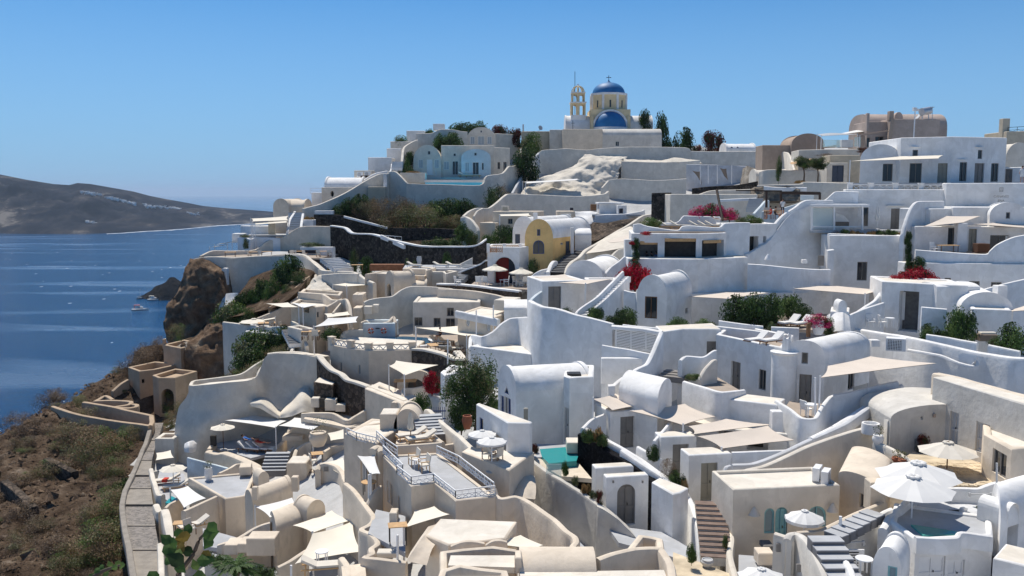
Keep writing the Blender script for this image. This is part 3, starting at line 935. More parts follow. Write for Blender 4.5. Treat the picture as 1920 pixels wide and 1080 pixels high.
def Balustrade(label,pts,h,mat,lmat,pier_w=0.5,panels=None,name='balustrade'):
 """masonry piers with crossed lattice panels between"""
 tops=fillY(pts)
 th=thing(name,label,'balustrade',(tops[0].x,tops[0].y,tops[0].z-h))
 for i,p in enumerate(tops):
  mb=MB();d=(tops[min(i+1,len(tops)-1)]-tops[max(i-1,0)]);yaw=math.atan2(d.y,d.x)
  mb.box((p.x,p.y,p.z-h/2+0.02),pier_w,pier_w*0.8,h+0.16,yaw);mb.box((p.x,p.y,p.z+0.13),pier_w+0.1,pier_w*0.8+0.1,0.08,yaw)
  mb.build('pier',mat,th,smooth=False)
 for a,b in zip(tops,tops[1:]):
  d=(b-a).normalized();a2,b2=a+d*pier_w*.45,b-d*pier_w*.45
  dn=Vector((0,0,-h))
  m=MB();m.bar(a2+dn*0.05,b2+dn*0.05,0.2,0.12);m.bar(a2+dn*0.86,b2+dn*0.86,0.3,h*0.28);m.build('rail',mat,th,smooth=False)
  m=MB();L=(b2-a2).length;k=max(2,int(round(L/0.75)))
  for i in range(k):
   p,q=a2.lerp(b2,i/k),a2.lerp(b2,(i+1)/k)
   m.bar(p+dn*.1,q+dn*.72,0.07);m.bar(p+dn*.72,q+dn*.1,0.07);m.bar(p+dn*.1,p+dn*.72,0.05)
  m.build('lattice',lmat,th,smooth=False)
 return th
def patch(rows,nu=3,nv=3):
 """rows of (u,v,Y) control points -> smooth grid of world points"""
 g=[catmull([P(*q)for q in r],nu)for r in rows]
 cols=list(zip(*g))
 out=[catmull(list(c),nv)for c in cols]
 return[list(r)for r in zip(*out)]
def Blob(label,rows,mat,name='rock',cat='rock',amp=0.3,nscale=0.3,back=4.0,nu=5,nv=5,seed=0,kind=None,group=None,mats=None,turb=3):
 """free-form mass: a sculpted front surface, closed by a skirt running back into the hill"""
 g=patch(rows,nu,nv)
 mb=MB();sv=Vector((seed*13.7,seed*5.1,0));ids=[]
 nr,nc=len(g),len(g[0])
 for i,r in enumerate(g):
  row=[]
  for j,p in enumerate(r):
   k=noise.fractal(p*nscale+sv,0.8,2.1,turb)*amp
   dirv=Vector((noise.noise(p*nscale*0.7+sv)*0.5,-1,0.35)).normalized()
   row.append(p+dirv*k)
  ids.append(row)
 vi=[[mb.v(p)for p in r]for r in ids]
 for i in range(nr-1):
  for j in range(nc-1):
   mb.f((vi[i][j],vi[i+1][j],vi[i+1][j+1],vi[i][j+1]))
 bk=Vector((0,back,0))
 edge=[(0,j)for j in range(nc)]+[(i,nc-1)for i in range(1,nr)]+[(nr-1,j)for j in range(nc-2,-1,-1)]+[(i,0)for i in range(nr-2,0,-1)]
 bi=[mb.v(ids[i][j]+bk+Vector((0,0,-0.15*back)))for i,j in edge]
 for k in range(len(edge)):
  k2=(k+1)%len(edge)
  a,b=edge[k],edge[k2]
  mb.f((vi[a[0]][a[1]],vi[b[0]][b[1]],bi[k2],bi[k]))
 mb.f(bi[::-1])
 o=mb.build(name,mats or mat,sharp=60)
 if kind:tag(o,kind=kind)
 else:tag(o,label,cat,group)
 return o
def put(proto,p,rz=0.0,label=None,s=1.0,group=None,first=set()):
 if proto.name not in first:
  first.add(proto.name);o=proto
 else:o=copy_tree(proto)
 o.location=p;o.rotation_euler=(0,0,rz);o.scale=(s,s,s)
 if label:o['label']=label
 if group:o['group']=group
 return o
def proto_sunbed(mat_c,mat_f,label,recl=0.5,name='sunbed'):
 th=thing(name,label,'sunbed',(0,0,0))
 m=MB();m.box((0,-.97,.26),.66,.05,.06);m.box((-.32,0,.26),.05,1.95,.06);m.box((.32,0,.26),.05,1.95,.06);m.build('frame',mat_f,th,smooth=False)
 for x in(-.3,.3):
  for y in(-.85,.8):
   m=MB();m.box((x,y,.115),.06,.06,.23);m.build('leg',mat_f,th,smooth=False)
 m=MB();m.box((0,-.3,.35),.62,1.3,.11);m.build('seat_cushion',mat_c,th)
 m=MB();m.box((0,.62,.35+.33*recl*1.1),.62,.75,.11,0,0,recl);m.build('backrest',mat_c,th)
 return th
def proto_chair(mat_f,mat_c,label,name='chair',arms=True,w=.58):
 th=thing(name,label,'chair',(0,0,0))
 m=MB();m.box((0,0,.44),w,.52,.07);m.build('seat',mat_c,th)
 m=MB();m.box((0,.27,.74),w,.06,.5,0,0,-.18);m.build('backrest',mat_c,th)
 for x in(-w/2+.03,w/2-.03):
  for y in(-.22,.24):
   m=MB();m.box((x,y,.21),.045,.045,.42);m.build('leg',mat_f,th,smooth=False)
  if arms:
   m=MB();m.box((x,0,.64),.05,.52,.04);m.box((x,-.22,.53),.04,.04,.2);m.build('armrest',mat_f,th,smooth=False)
 return th
def proto_table(mat_t,mat_l,label,w=.8,d=.8,h=.73,rnd_=False,name='table'):
 th=thing(name,label,'table',(0,0,0))
 m=MB()
 if rnd_:m.lathe((0,0,h-.04),[(w/2,0),(w/2,.04)],18)
 else:m.box((0,0,h-.02),w,d,.04)
 m.build('tabletop',mat_t,th,smooth=not rnd_)
 for x in(-1,1):
  for y in(-1,1):
   m=MB();k=.32 if rnd_ else .43
   m.bar((x*w*k,y*d*k,0),(x*w*k,y*d*k,h-.04),.045);m.build('leg',mat_l,th,smooth=False)
 return th
def proto_pot(mat,leaf,label,r=.26,h=.5,name='plant_pot',plant=True):
 th=thing(name,label,'plant pot',(0,0,0))
 m=MB();m.lathe((0,0,0),[(r*.6,0),(r*.95,h*.45),(r,h*.7),(r*.8,h*.93),(r*.86,h),(r*.7,h),(r*.66,h*.9),(0,h*.9)],16);m.build('pot',mat,th)
 if plant:
  m=MB();leaf_cloud(m,(0,0,h+r*.7),(r*1.2,r*1.2,r*.9),120,.09,1);m.build('plant',leaf,th,smooth=False)
 return th
def proto_ac(label,name='air_conditioner'):
 th=thing(name,label,'air conditioner',(0,0,0))
 m=MB();m.box((0,0,.42),.85,.34,.66);m.build('casing',WPAINT,th)
 m=MB();m.lathe((0,0,0),[(.24,0),(.24,.03),(.2,.03),(.2,.01)],18)
 m.V=[(x-.12,-.17-z,y+.42)for x,y,z in m.V];m.F=[f[::-1]for f in m.F];m.build('fan_ring',GREYP,th)
 m=MB();m.box((-.12,-.172,.42),.36,.006,.36);m.build('fan_recess',BLACKP,th)
 for x in(-.3,.3):
  m=MB();m.box((x,0,.045),.08,.36,.09);m.build('foot',GREYP,th)
 return th
def leaf_cloud(mb,c,r,n,size,seed,mi=(0,),clumps=14,shell=0.55,flat=0.6,zmin=None):
 rg=random.Random(seed);c=Vector(c);r=Vector(r)
 cl=[]
 for _ in range(clumps):
  a,z=rg.uniform(0,2*math.pi),rg.uniform(-.9,1)
  q=math.sqrt(max(0,1-z*z));k=rg.uniform(.45,1.0)
  cl.append((Vector((q*math.cos(a)*k,q*math.sin(a)*k,z*k)),rg.uniform(.22,.42),rg.choice(mi)))
 for i in range(n):
  q,rad,m_=rg.choice(cl)
  g=Vector((rg.gauss(0,1),rg.gauss(0,1),rg.gauss(0,1)))*rad*.62
  p=q+g
  if p.length>1.15:p*=1.15/p.length
  w=Vector((c.x+p.x*r.x,c.y+p.y*r.y,c.z+p.z*r.z))
  if zmin is not None and w.z<zmin:w.z=zmin+rg.random()*.1*r.z
  nrm=(Vector((p.x,p.y,p.z+.4)).normalized()+Vector((rg.gauss(0,1),rg.gauss(0,1),rg.gauss(0,1)))*flat).normalized()
  x=nrm.orthogonal().normalized();x=Matrix.Rotation(rg.uniform(0,6.28),3,nrm)@x;y=nrm.cross(x)
  s=size*rg.uniform(.6,1.3)
  mb.poly([w-x*s*.5,w+y*s*.3,w+x*s*.6,w-y*s*.3],m_ if rg.random()>.12 else rg.choice(mi))
def bush_mesh(name,mats,n=1500,size=.085,seed=1,clumps=22,mi=None):
 mb=MB();leaf_cloud(mb,(0,0,.48),(.95,.95,.62),int(n*2.2),size*1.25,seed,mi or tuple(range(len(mats))),clumps+8,zmin=0.02)
 me=bpy.data.meshes.new(name)
 me.from_pydata(mb.V,[],mb.F)
 for m in mats:me.materials.append(m)
 me.polygons.foreach_set('material_index',mb.M);me.update()
 return me
def dry_mesh(name,mats,n=1600,seed=1):
 """broom-like round dry shrub of thin upright stalks"""
 rg=random.Random(seed);mb=MB()
 subs=[(rg.uniform(-.6,.6),rg.uniform(-.6,.6),rg.uniform(.55,1.0))for _ in range(9)]
 for i in range(n):
  sx,sy,sh=rg.choice(subs)
  a=rg.uniform(0,6.28);t=math.acos(rg.uniform(.05,1))
  d=Vector((math.sin(t)*math.cos(a),math.sin(t)*math.sin(a),math.cos(t)))
  b=Vector((sx,sy,0))+d*rg.uniform(.05,.3)*sh
  e=Vector((sx,sy,0))+Vector((d.x*.55,d.y*.55,d.z*.95))*sh*rg.uniform(.7,1.05)
  x=d.orthogonal().normalized();x=Matrix.Rotation(rg.uniform(0,6.28),3,d)@x
  w=rg.uniform(.016,.036)
  mb.poly([b-x*w*.6,b+x*w*.6,e+x*w,e-x*w],rg.randrange(len(mats)))
 me=bpy.data.meshes.new(name);me.from_pydata(mb.V,[],mb.F)
 for m in mats:me.materials.append(m)
 me.polygons.foreach_set('material_index',mb.M);me.update()
 return me
def stem_mesh(seed=1,n=7):
 rg=random.Random(seed);mb=MB()
 for _ in range(n):
  a=rg.uniform(0,6.28);d=Vector((math.cos(a)*.5,math.sin(a)*.5,.75))
  mb.tube([(0,0,-.25),d*.35+Vector((0,0,.05)),d*.85],[.05,.03,.012],5)
 me=bpy.data.meshes.new('stems');me.from_pydata(mb.V,[],mb.F);me.materials.append(BARK);me.update()
 return me
BM={'dark':[bush_mesh('foliage_dark',[L_DARK,L_DARK,L_MID],seed=s,n=1900)for s in(1,2,3)],'mid':[bush_mesh('foliage_mid',[L_MID,L_DARK,L_LIGHT],seed=s,n=1900)for s in(4,5,6)],'light':[bush_mesh('foliage_light',[L_LIGHT,L_MID,L_OLIVE],seed=s,n=1700)for s in(7,8)],'olive':[bush_mesh('foliage_olive',[L_OLIVE,L_MID,L_DARK],seed=s,n=2000,size=.065)for s in(9,10)],'red':[bush_mesh('blossom_red',[L_RED,L_RED,L_RED,L_DARK],seed=s,n=1900,size=.09)for s in(11,12)],'pink':[bush_mesh('blossom_pink',[L_PINK,L_PINK,L_MID],seed=s,n=1500)for s in(13,14)],'rust':[bush_mesh('foliage_rust',[L_RUST,L_RUST,L_DARK],seed=s,n=1900)for s in(15,)],'dry':[bush_mesh('foliage_dry',[L_DRY,L_DRYP,L_OLIVE],seed=s,n=1700,size=.045,clumps=14)for s in(16,17,18)],'dryp':[bush_mesh('foliage_dusky',[L_DRYP,L_DRYP,L_DRY],seed=s,n=1500,size=.045,clumps=12)for s in(19,20,21)],'broom':[bush_mesh('foliage_broom',[L_OLIVE,L_OLIVE,L_LIGHT,L_DRY],seed=s,n=1900,size=.045,clumps=10)for s in(22,23)],'straw':[dry_mesh('foliage_straw',[L_STRAW,L_STRAW,L_OLIVE],seed=s,n=1200)for s in(24,)],}
STEM=[stem_mesh(s)for s in(1,2)]
def Bush(label,u,v,Y,w,h,kind='dark',name='bush',cat='bush',group=None,seed=None,sink=0.05,stems=True,z=None,depth=None):
 """(u,v): foot of the plant; w,h: size in pixels at that depth"""
 p=P(u,v,Y)if z is None else Vector((*P(u,v,Y).xy,z))
 k=Y/F
 gap=min(1.6 if Y>105 else .3,max(0.0,p.z-terr(p.x,p.y)))if z is None and stems and name!='bougainvillea' else 0.0
 p.z-=gap
 sx,sz=w*k/2,(h*k+gap)/1.15
 sd=seed if seed is not None else int(u*7+v*13)
 me=BM[kind][sd%len(BM[kind])]
 th=thing(name,label,cat,(p.x,p.y,p.z-sink),group,rz=(sd*1.7)%6.28)
 o=bpy.data.objects.new('foliage',me);COL.objects.link(o);o.parent=th;o.scale=(sx,(depth*k/2 if depth else sx),sz)
 if stems:
  s=bpy.data.objects.new('stems',STEM[sd%2]);COL.objects.link(s);s.parent=th;s.scale=(sx*.9,sx*.9,sz*.9)
 return th
def Tree(label,u,v,Y,h,crown_w,crown_h,kind='olive',name='tree',trunk=None,group=None,cy=None):
 """tree with a tapered trunk, limbs and several leafy masses; (u,v) foot, sizes in pixels"""
 p=P(u,v,Y);k=Y/F
 H_,cw,ch=h*k,crown_w*k/2,crown_h*k
 th=thing(name,label,'tree',p,group)
 rg=random.Random(int(u*3+v))
 mb=MB();zc=H_-ch*.6
 mb.tube([p+Vector((0,0,-2.2)),p+Vector((.1*cw,0,zc*.5)),p+Vector((0,0,zc))],[H_*.045,H_*.032,H_*.025],8)
 lim=[]
 for i in range(6):
  a=i*1.05+rg.random()*.5;q=p+Vector((math.cos(a)*cw*.55,math.sin(a)*cw*.55,zc+ch*rg.uniform(.1,.45)))
  mb.tube([p+Vector((0,0,zc*.8)),q.lerp(p+Vector((0,0,zc)),.5),q],[H_*.022,H_*.015,H_*.006],6);lim.append(q)
 mb.build('trunk',BARK,th)
 mats=BM[kind][0].materials
 mc=MB()
 for i,q in enumerate(lim+[p+Vector((0,0,H_-ch*.35))]):
  r=cw*rg.uniform(.45,.6)
  leaf_cloud(mc,q,(r*1.1,r*1.1,ch*.38),1700,max(.1,cw*.075),rg.randrange(9999),tuple(range(len(mats))),12)
 mc.build('crown',list(mats),th,smooth=False)
 return th
def build_terrain():
 xs=np.concatenate([np.arange(-175,-80,3.0),np.arange(-80,60,0.9),np.arange(60,162,3.0)])
 ys=np.concatenate([np.arange(-14,34,2.0),np.arange(34,160,0.9),np.arange(160,322,2.5)])
 X,Y=np.meshgrid(xs,ys)
 Z=terr_np(X.ravel(),Y.ravel()).reshape(X.shape)
 ny,nx=X.shape
 V=[];nat=np.zeros(X.shape,bool);plot=np.zeros(X.shape,bool)
 BL=[(0,640),(300,640),(330,560),(360,470),(420,430),(560,330)]
 for j in range(ny):
  for i in range(nx):
   x,y,z=X[j,i],Y[j,i],Z[j,i]
   u,v=pix(Vector((x,y,z)))if y>5 else(960,900)
   if v>860:lim=232+(1080-v)*0.02
   elif v>725:lim=310
   elif v>575:lim=505
   elif v>420:lim=330+(640-v)*0.25
   else:lim=380+(420-v)*1.2
   n_=u<lim or y>200 or x<-64
   nat[j,i]=n_;plot[j,i]=590<u<905 and 366<v<478 and y>112
   if n_:
    q=Vector((x,y,0))
    k=1.0 if y<160 else 2.0
    z+=noise.fractal(q*0.16,0.9,2.0,4)*0.8*k+abs(noise.noise(q*0.9))*0.45
    if z<-60:z+=noise.fractal(q*0.05,0.8,2.0,4)*9
   V.append((x,y,z))
 Fc=[];M=[]
 for j in range(ny-1):
  for i in range(nx-1):
   a=j*nx+i
   Fc.append((a,a+1,a+nx+1,a+nx));M.append(0 if nat[j,i]or plot[j,i]else 1)
 me=bpy.data.meshes.new('hillside');me.from_pydata(V,[],Fc)
 me.materials.append(EARTH);me.materials.append(GROUNDM)
 me.polygons.foreach_set('material_index',M);me.polygons.foreach_set('use_smooth',[True]*len(Fc));me.update()
 o=bpy.data.objects.new('hillside',me);COL.objects.link(o);o['kind']='structure'
 return np.array(V),nat.ravel()
GROUNDM=plaster('town_ground',(0.5,0.5,0.5),dirt_amt=0.5,bump=0.4)
TV,TN=build_terrain()
def build_hill_block():
 pass
m,n,l,b=new_mat('sea_water')
b.inputs['Base Color'].default_value=(0.002,0.056,0.160,1)
b.inputs['IOR'].default_value=1.33
b.inputs['Specular IOR Level'].default_value=0.16
g=n.new('ShaderNodeNewGeometry')
mp=n.new('ShaderNodeMapping');mp.inputs['Scale'].default_value=(0.0016,0.0075,1);mp.inputs['Rotation'].default_value=(0,0,R(-6))
l.new(g.outputs['Position'],mp.inputs['Vector'])
tw=n.new('ShaderNodeTexNoise');tw.inputs['Scale'].default_value=1.0;tw.inputs['Detail'].default_value=6;tw.inputs['Distortion'].default_value=0.6
l.new(mp.outputs[0],tw.inputs['Vector'])
cr=n.new('ShaderNodeValToRGB');cr.color_ramp.elements[0].position=0.55;cr.color_ramp.elements[1].position=0.74
l.new(tw.outputs['Fac'],cr.inputs['Fac'])
mr=n.new('ShaderNodeMapRange');mr.inputs['To Min'].default_value=0.10;mr.inputs['To Max'].default_value=0.5
l.new(cr.outputs['Color'],mr.inputs['Value']);l.new(mr.outputs[0],b.inputs['Roughness'])
vo=n.new('ShaderNodeTexVoronoi');vo.inputs['Scale'].default_value=1.0
mp2=n.new('ShaderNodeMapping');mp2.inputs['Scale'].default_value=(0.045,0.022,1);l.new(g.outputs['Position'],mp2.inputs['Vector']);l.new(mp2.outputs[0],vo.inputs['Vector'])
sp=n.new('ShaderNodeSeparateColor');l.new(vo.outputs['Color'],sp.inputs[0])
m1=n.new('ShaderNodeMath');m1.operation='GREATER_THAN';m1.inputs[1].default_value=0.72;l.new(sp.outputs[0],m1.inputs[0])
m2=n.new('ShaderNodeMath');m2.operation='LESS_THAN';m2.inputs[1].default_value=0.10;l.new(vo.outputs['Distance'],m2.inputs[0])
m3=n.new('ShaderNodeMath');m3.operation='MULTIPLY';l.new(m1.outputs[0],m3.inputs[0]);l.new(m2.outputs[0],m3.inputs[1])
cb=n.new('ShaderNodeMixRGB');cb.inputs['Color1'].default_value=b.inputs['Base Color'].default_value;cb.inputs['Color2'].default_value=(0.11,0.175,0.27,1)
cs=n.new('ShaderNodeMath');cs.operation='MULTIPLY';cs.inputs[1].default_value=1.0;l.new(cr.outputs['Color'],cs.inputs[0]);l.new(cs.outputs[0],cb.inputs['Fac'])
cm=n.new('ShaderNodeMixRGB');cm.inputs['Color2'].default_value=(0.7,0.75,0.8,1);l.new(m3.outputs[0],cm.inputs['Fac']);l.new(cb.outputs[0],cm.inputs['Color1']);l.new(cm.outputs[0],b.inputs['Base Color'])  # white specks in the colour stand for whitecaps and sun sparkle
t1=n.new('ShaderNodeTexNoise');t1.inputs['Scale'].default_value=0.11;t1.inputs['Detail'].default_value=9;t1.inputs['Roughness'].default_value=0.7
l.new(g.outputs['Position'],t1.inputs['Vector'])
bp=n.new('ShaderNodeBump');bp.inputs['Strength'].default_value=1.0;bp.inputs['Distance'].default_value=2.2
l.new(t1.outputs['Fac'],bp.inputs['Height']);l.new(bp.outputs['Normal'],b.inputs['Normal'])
mb=MB()
rr=[0,150,400,900,2000,4500,10000,22000,45000]
rings=[[mb.v((r*math.cos(2*math.pi*j/48),300+r*math.sin(2*math.pi*j/48),SEA))for j in range(48)]for r in rr[1:]]
for a,b_ in zip(rings,rings[1:]):
 for j in range(48):mb.f((a[j],b_[j],b_[(j+1)%48],a[(j+1)%48]))
mb.f(rings[0])
so=struct('sea',mb,m,smooth=False)
bmq=bmesh.new();bmq.from_mesh(so.data);bmesh.ops.recalc_face_normals(bmq,faces=bmq.faces)
if sum(f.normal.z for f in bmq.faces)<0:bmesh.ops.reverse_faces(bmq,faces=bmq.faces)
bmq.to_mesh(so.data);bmq.free()
def island():
 """far volcanic island: its crest and shore follow the sight lines, with a real depth of two kilometres"""
 crest=[(-500,285),(-250,305),(-60,318),(0,327),(50,337),(100,345),(130,347),(145,343),(170,345),(210,352),(250,359),(280,367),(310,373),(350,380),(380,386),(420,390),(460,393),(500,396),(540,400),(560,403)]
 shore=[(-500,436),(-250,438),(-60,439),(0,439),(60,440),(120,440),(190,439),(230,437),(270,434),(310,432),(350,429),(380,426),(410,423),(440,421.5),(470,420),(500,419.5),(520,419),(540,418.5),(560,418)]
 def itp(tab,u):
  for(a,va),(b_,vb)in zip(tab,tab[1:]):
   if a<=u<=b_:return lerp(va,vb,(u-a)/(b_-a))
  return tab[-1][1]
 us=np.linspace(-500,560,330);nrow=64
 mb=MB();rows=[]
 for i in range(nrow):
  t=i/(nrow-1);row=[]
  for u in us:
   sp=G(u,itp(shore,u),SEA-2);Ys=sp.y
   Yc=Ys+1100 if u<300 else Ys+1100-(u-300)*1.5
   ct=P(u,itp(crest,u),Yc)
   f=t**0.8
   p=Vector((lerp(sp.x,ct.x,t),lerp(sp.y,ct.y,t),lerp(SEA-2,ct.z,f)))
   hgt=(ct.z-SEA)
   q=Vector((p.x*.0022,p.y*.0022,p.z*.006))
   e=math.sin(math.pi*min(1,t*1.02))*min(1,t*5)
   q2=Vector((p.x*.006+p.z*.004,p.y*.0015,p.z*.003));p.z+=noise.fractal(q,0.9,2.1,6)*hgt*0.30*e+(noise.ridged_multi_fractal(q2,0.8,2.0,5,1.0,2.0)-1.2)*hgt*.2*e
   p.z=max(p.z,SEA-3)
   row.append(mb.v(p))
  rows.append(row)
 back=[]
 for u in us:
  ct=P(u,itp(crest,u),(G(u,itp(shore,u),SEA).y+(1100 if u<300 else 1100-(u-300)*1.5)))
  back.append(mb.v((ct.x*1.25,ct.y*1.25,SEA-3)))
 rows.append(back)
 for a,b_ in zip(rows,rows[1:]):
  for j in range(len(us)-1):mb.f((a[j],a[j+1],b_[j+1],b_[j]))
 io=struct('island',mb,ISLAND,sharp=80)
 from mathutils.bvhtree import BVHTree
 bv=BVHTree.FromPolygons(mb.V,mb.F);rg=random.Random(4);mv=MB()
 for u0,u1,v0,v1,cnt in((150,188,360,364,26),(194,252,369,382,40),(268,336,385,392,46),(345,372,400,402,14),(160,178,416,419,6)):
  for i in range(cnt):
   f=rg.random();d=ray(lerp(u0,u1,f),lerp(v0,v1,f)+rg.gauss(0,1.1)).normalized();h=bv.ray_cast(Vector((0,0,0)),d)[0]
   if h is not None:mv.box(h+Vector((0,6,-1)),rg.uniform(6,20),14,rg.uniform(6,11),rg.uniform(-.3,.3))
 so_=mv.build('pale_cliff_boxes',WHITE,smooth=False);so_['kind']='stuff'  # white boxes standing in for pale cliff bands on the far slope
 ms=MB();pr=None
 for u in np.linspace(200,480,240):
  v=itp(shore,u)
  wv=max(0.02,0.15+0.9*noise.noise(Vector((u*.07,3,0))))*(1.0 if u>180 else(u-120)/60+.01)
  a,b_=G(u,v+.15+wv,SEA+.3),G(u,v-.3,SEA+.3)
  cu=(ms.v(a),ms.v(b_))
  if pr:ms.f((pr[0],cu[0],cu[1],pr[1]))
  pr=cu
 struct('surf',ms,simple('foam',(0.72,0.74,0.75),0.9,var=.1,scale=.05))
island()
def islet():
 us=[255,262,270,280,290,298,306,312,318,324,330,338,350,370]
 top=[557,556,553,547,537,534,531,526,521,520,522,526,534,545]
 bot=[559,561,562,563,564,565,565,565,565,565,565,565,565,565]
 mb=MB();g_=[]
 n_=7
 for k in range(n_):
  t=k/(n_-1);row=[]
  for u,a,b_ in zip(us,top,bot):
   sp=G(u,b_,SEA-1);ct=P(u,a,sp.y+30)
   row.append(Vector((lerp(sp.x,ct.x,t),lerp(sp.y,ct.y,t),lerp(sp.z,ct.z,t**.7))))
  g_.append(catmull(row,4))
 g2=[list(r)for r in zip(*[catmull(list(c),3)for c in zip(*g_)])]
 for r in g2:
  for p in r:
   p+=noise.noise_vector(p*.08)*2.2+noise.noise_vector(p*.25)*1.2
 vi=[[mb.v(p)for p in r]for r in g2]
 bk=[mb.v(p+Vector((0,45,-40)))for p in g2[-1]]
 vi.append(bk)
 for a,b_ in zip(vi,vi[1:]):
  for j in range(len(a)-1):mb.f((a[j],a[j+1],b_[j+1],b_[j]))
 struct('islet',mb,ISLET,sharp=30)
islet()
def boat(label,u,v,L,hull,cabin,canopy=None,yaw=0.0,mast=False,name='motor_boat',cat='boat'):
 p=G(u,v,SEA)
 th=thing(name,label,cat,p)
 M=Matrix.Rotation(yaw,3,'Z');w=L*.3
 mb=MB();rows=[]
 for i in range(9):
  t=i/8;x=(t-.5)*L;hw=w/2*(1-max(0,(t-.55)/.45)**2)*(0.85+.15*min(1,t*4));sh=L*.09+max(0,t-.5)*L*.10
  rows.append([mb.v(p+M@Vector(q))for q in((x,-hw,sh),(x,-hw*.8,sh*.3),(x,0,-L*.02),(x,hw*.8,sh*.3),(x,hw,sh),(x,hw*.8,sh*.85),(x,-hw*.8,sh*.85))])
 for a,b_ in zip(rows,rows[1:]):
  for j in range(7):mb.f((a[j],b_[j],b_[(j+1)%7],a[(j+1)%7]))
 mb.f(rows[0]);mb.f(rows[-1][::-1])
 mb.build('hull',hull,th)
 mb=MB()
 for x,y,z,sx,sy,sz in((-.05,0,.16,.42,.2,.10),(-.1,0,.24,.22,.17,.08)):
  mb.box(p+M@Vector((x*L,y*L,z*L)),sx*L,sy*L,sz*L,yaw)
 mb.build('cabin',cabin,th)
 mb=MB();mb.box(p+M@Vector((.02*L,0,.165*L)),.30*L,.204*L,.04*L,yaw);mb.build('windows',PANE,th)
 if canopy:
  mb=MB();mb.box(p+M@Vector((-.18*L,0,.33*L)),.34*L,.2*L,.02*L,yaw)
  for x in(-.33,-.04):
   for y in(-.08,.08):mb.bar(p+M@Vector((x*L,y*L,.1*L)),p+M@Vector((x*L,y*L,.33*L)),.015*L)
  mb.build('canopy',canopy,th)
 if mast:
  mb=MB();mb.tube([p+Vector((0,0,.1*L)),p+Vector((0,0,L*1.25))],.014*L,6);mb.bar(p+M@Vector((0,0,.28*L)),p+M@Vector((-.42*L,0,.28*L)),.03*L);mb.build('mast',GREYP,th)
 return th
boat('white motor boat with a dark hull band and red canopy on open water',263,582,21,CLOTHW,CLOTHW,ORANGEP,yaw=R(12))
boat('white yacht with a raised pale canopy moored before the dark islet',289,563,19,CLOTHW,CLOTHW,CANVC,yaw=R(4))
boat('small sailing boat with a bare mast beside the tip of the islet',263,560.5,11,CLOTHD,CLOTHW,None,yaw=R(20),mast=True,name='sailing_boat')
boat('small white boat moored right of the yacht under the islet',307,560,11,CLOTHW,CLOTHW,None,yaw=R(10))
boat('long low white boat at the right end of the islet cove',320,561.5,10,CLOTHW,CLOTHW,None,yaw=R(-5))
hz,hn,hl,hb=new_mat('haze_air')
hn.remove(hb)
pv=hn.new('ShaderNodeVolumePrincipled')
pv.inputs['Color'].default_value=(0.62,0.78,1.0,1)
pv.inputs['Density'].default_value=0.00004
pv.inputs['Anisotropy'].default_value=0.25
hl.new(pv.outputs[0],hn['Material Output'].inputs['Volume'])
mb=MB();mb.box((0,300,(SEA-30+190)/2),96000,96000,190-(SEA-30))
ho=mb.build('haze',hz,smooth=False);ho['kind']='stuff'
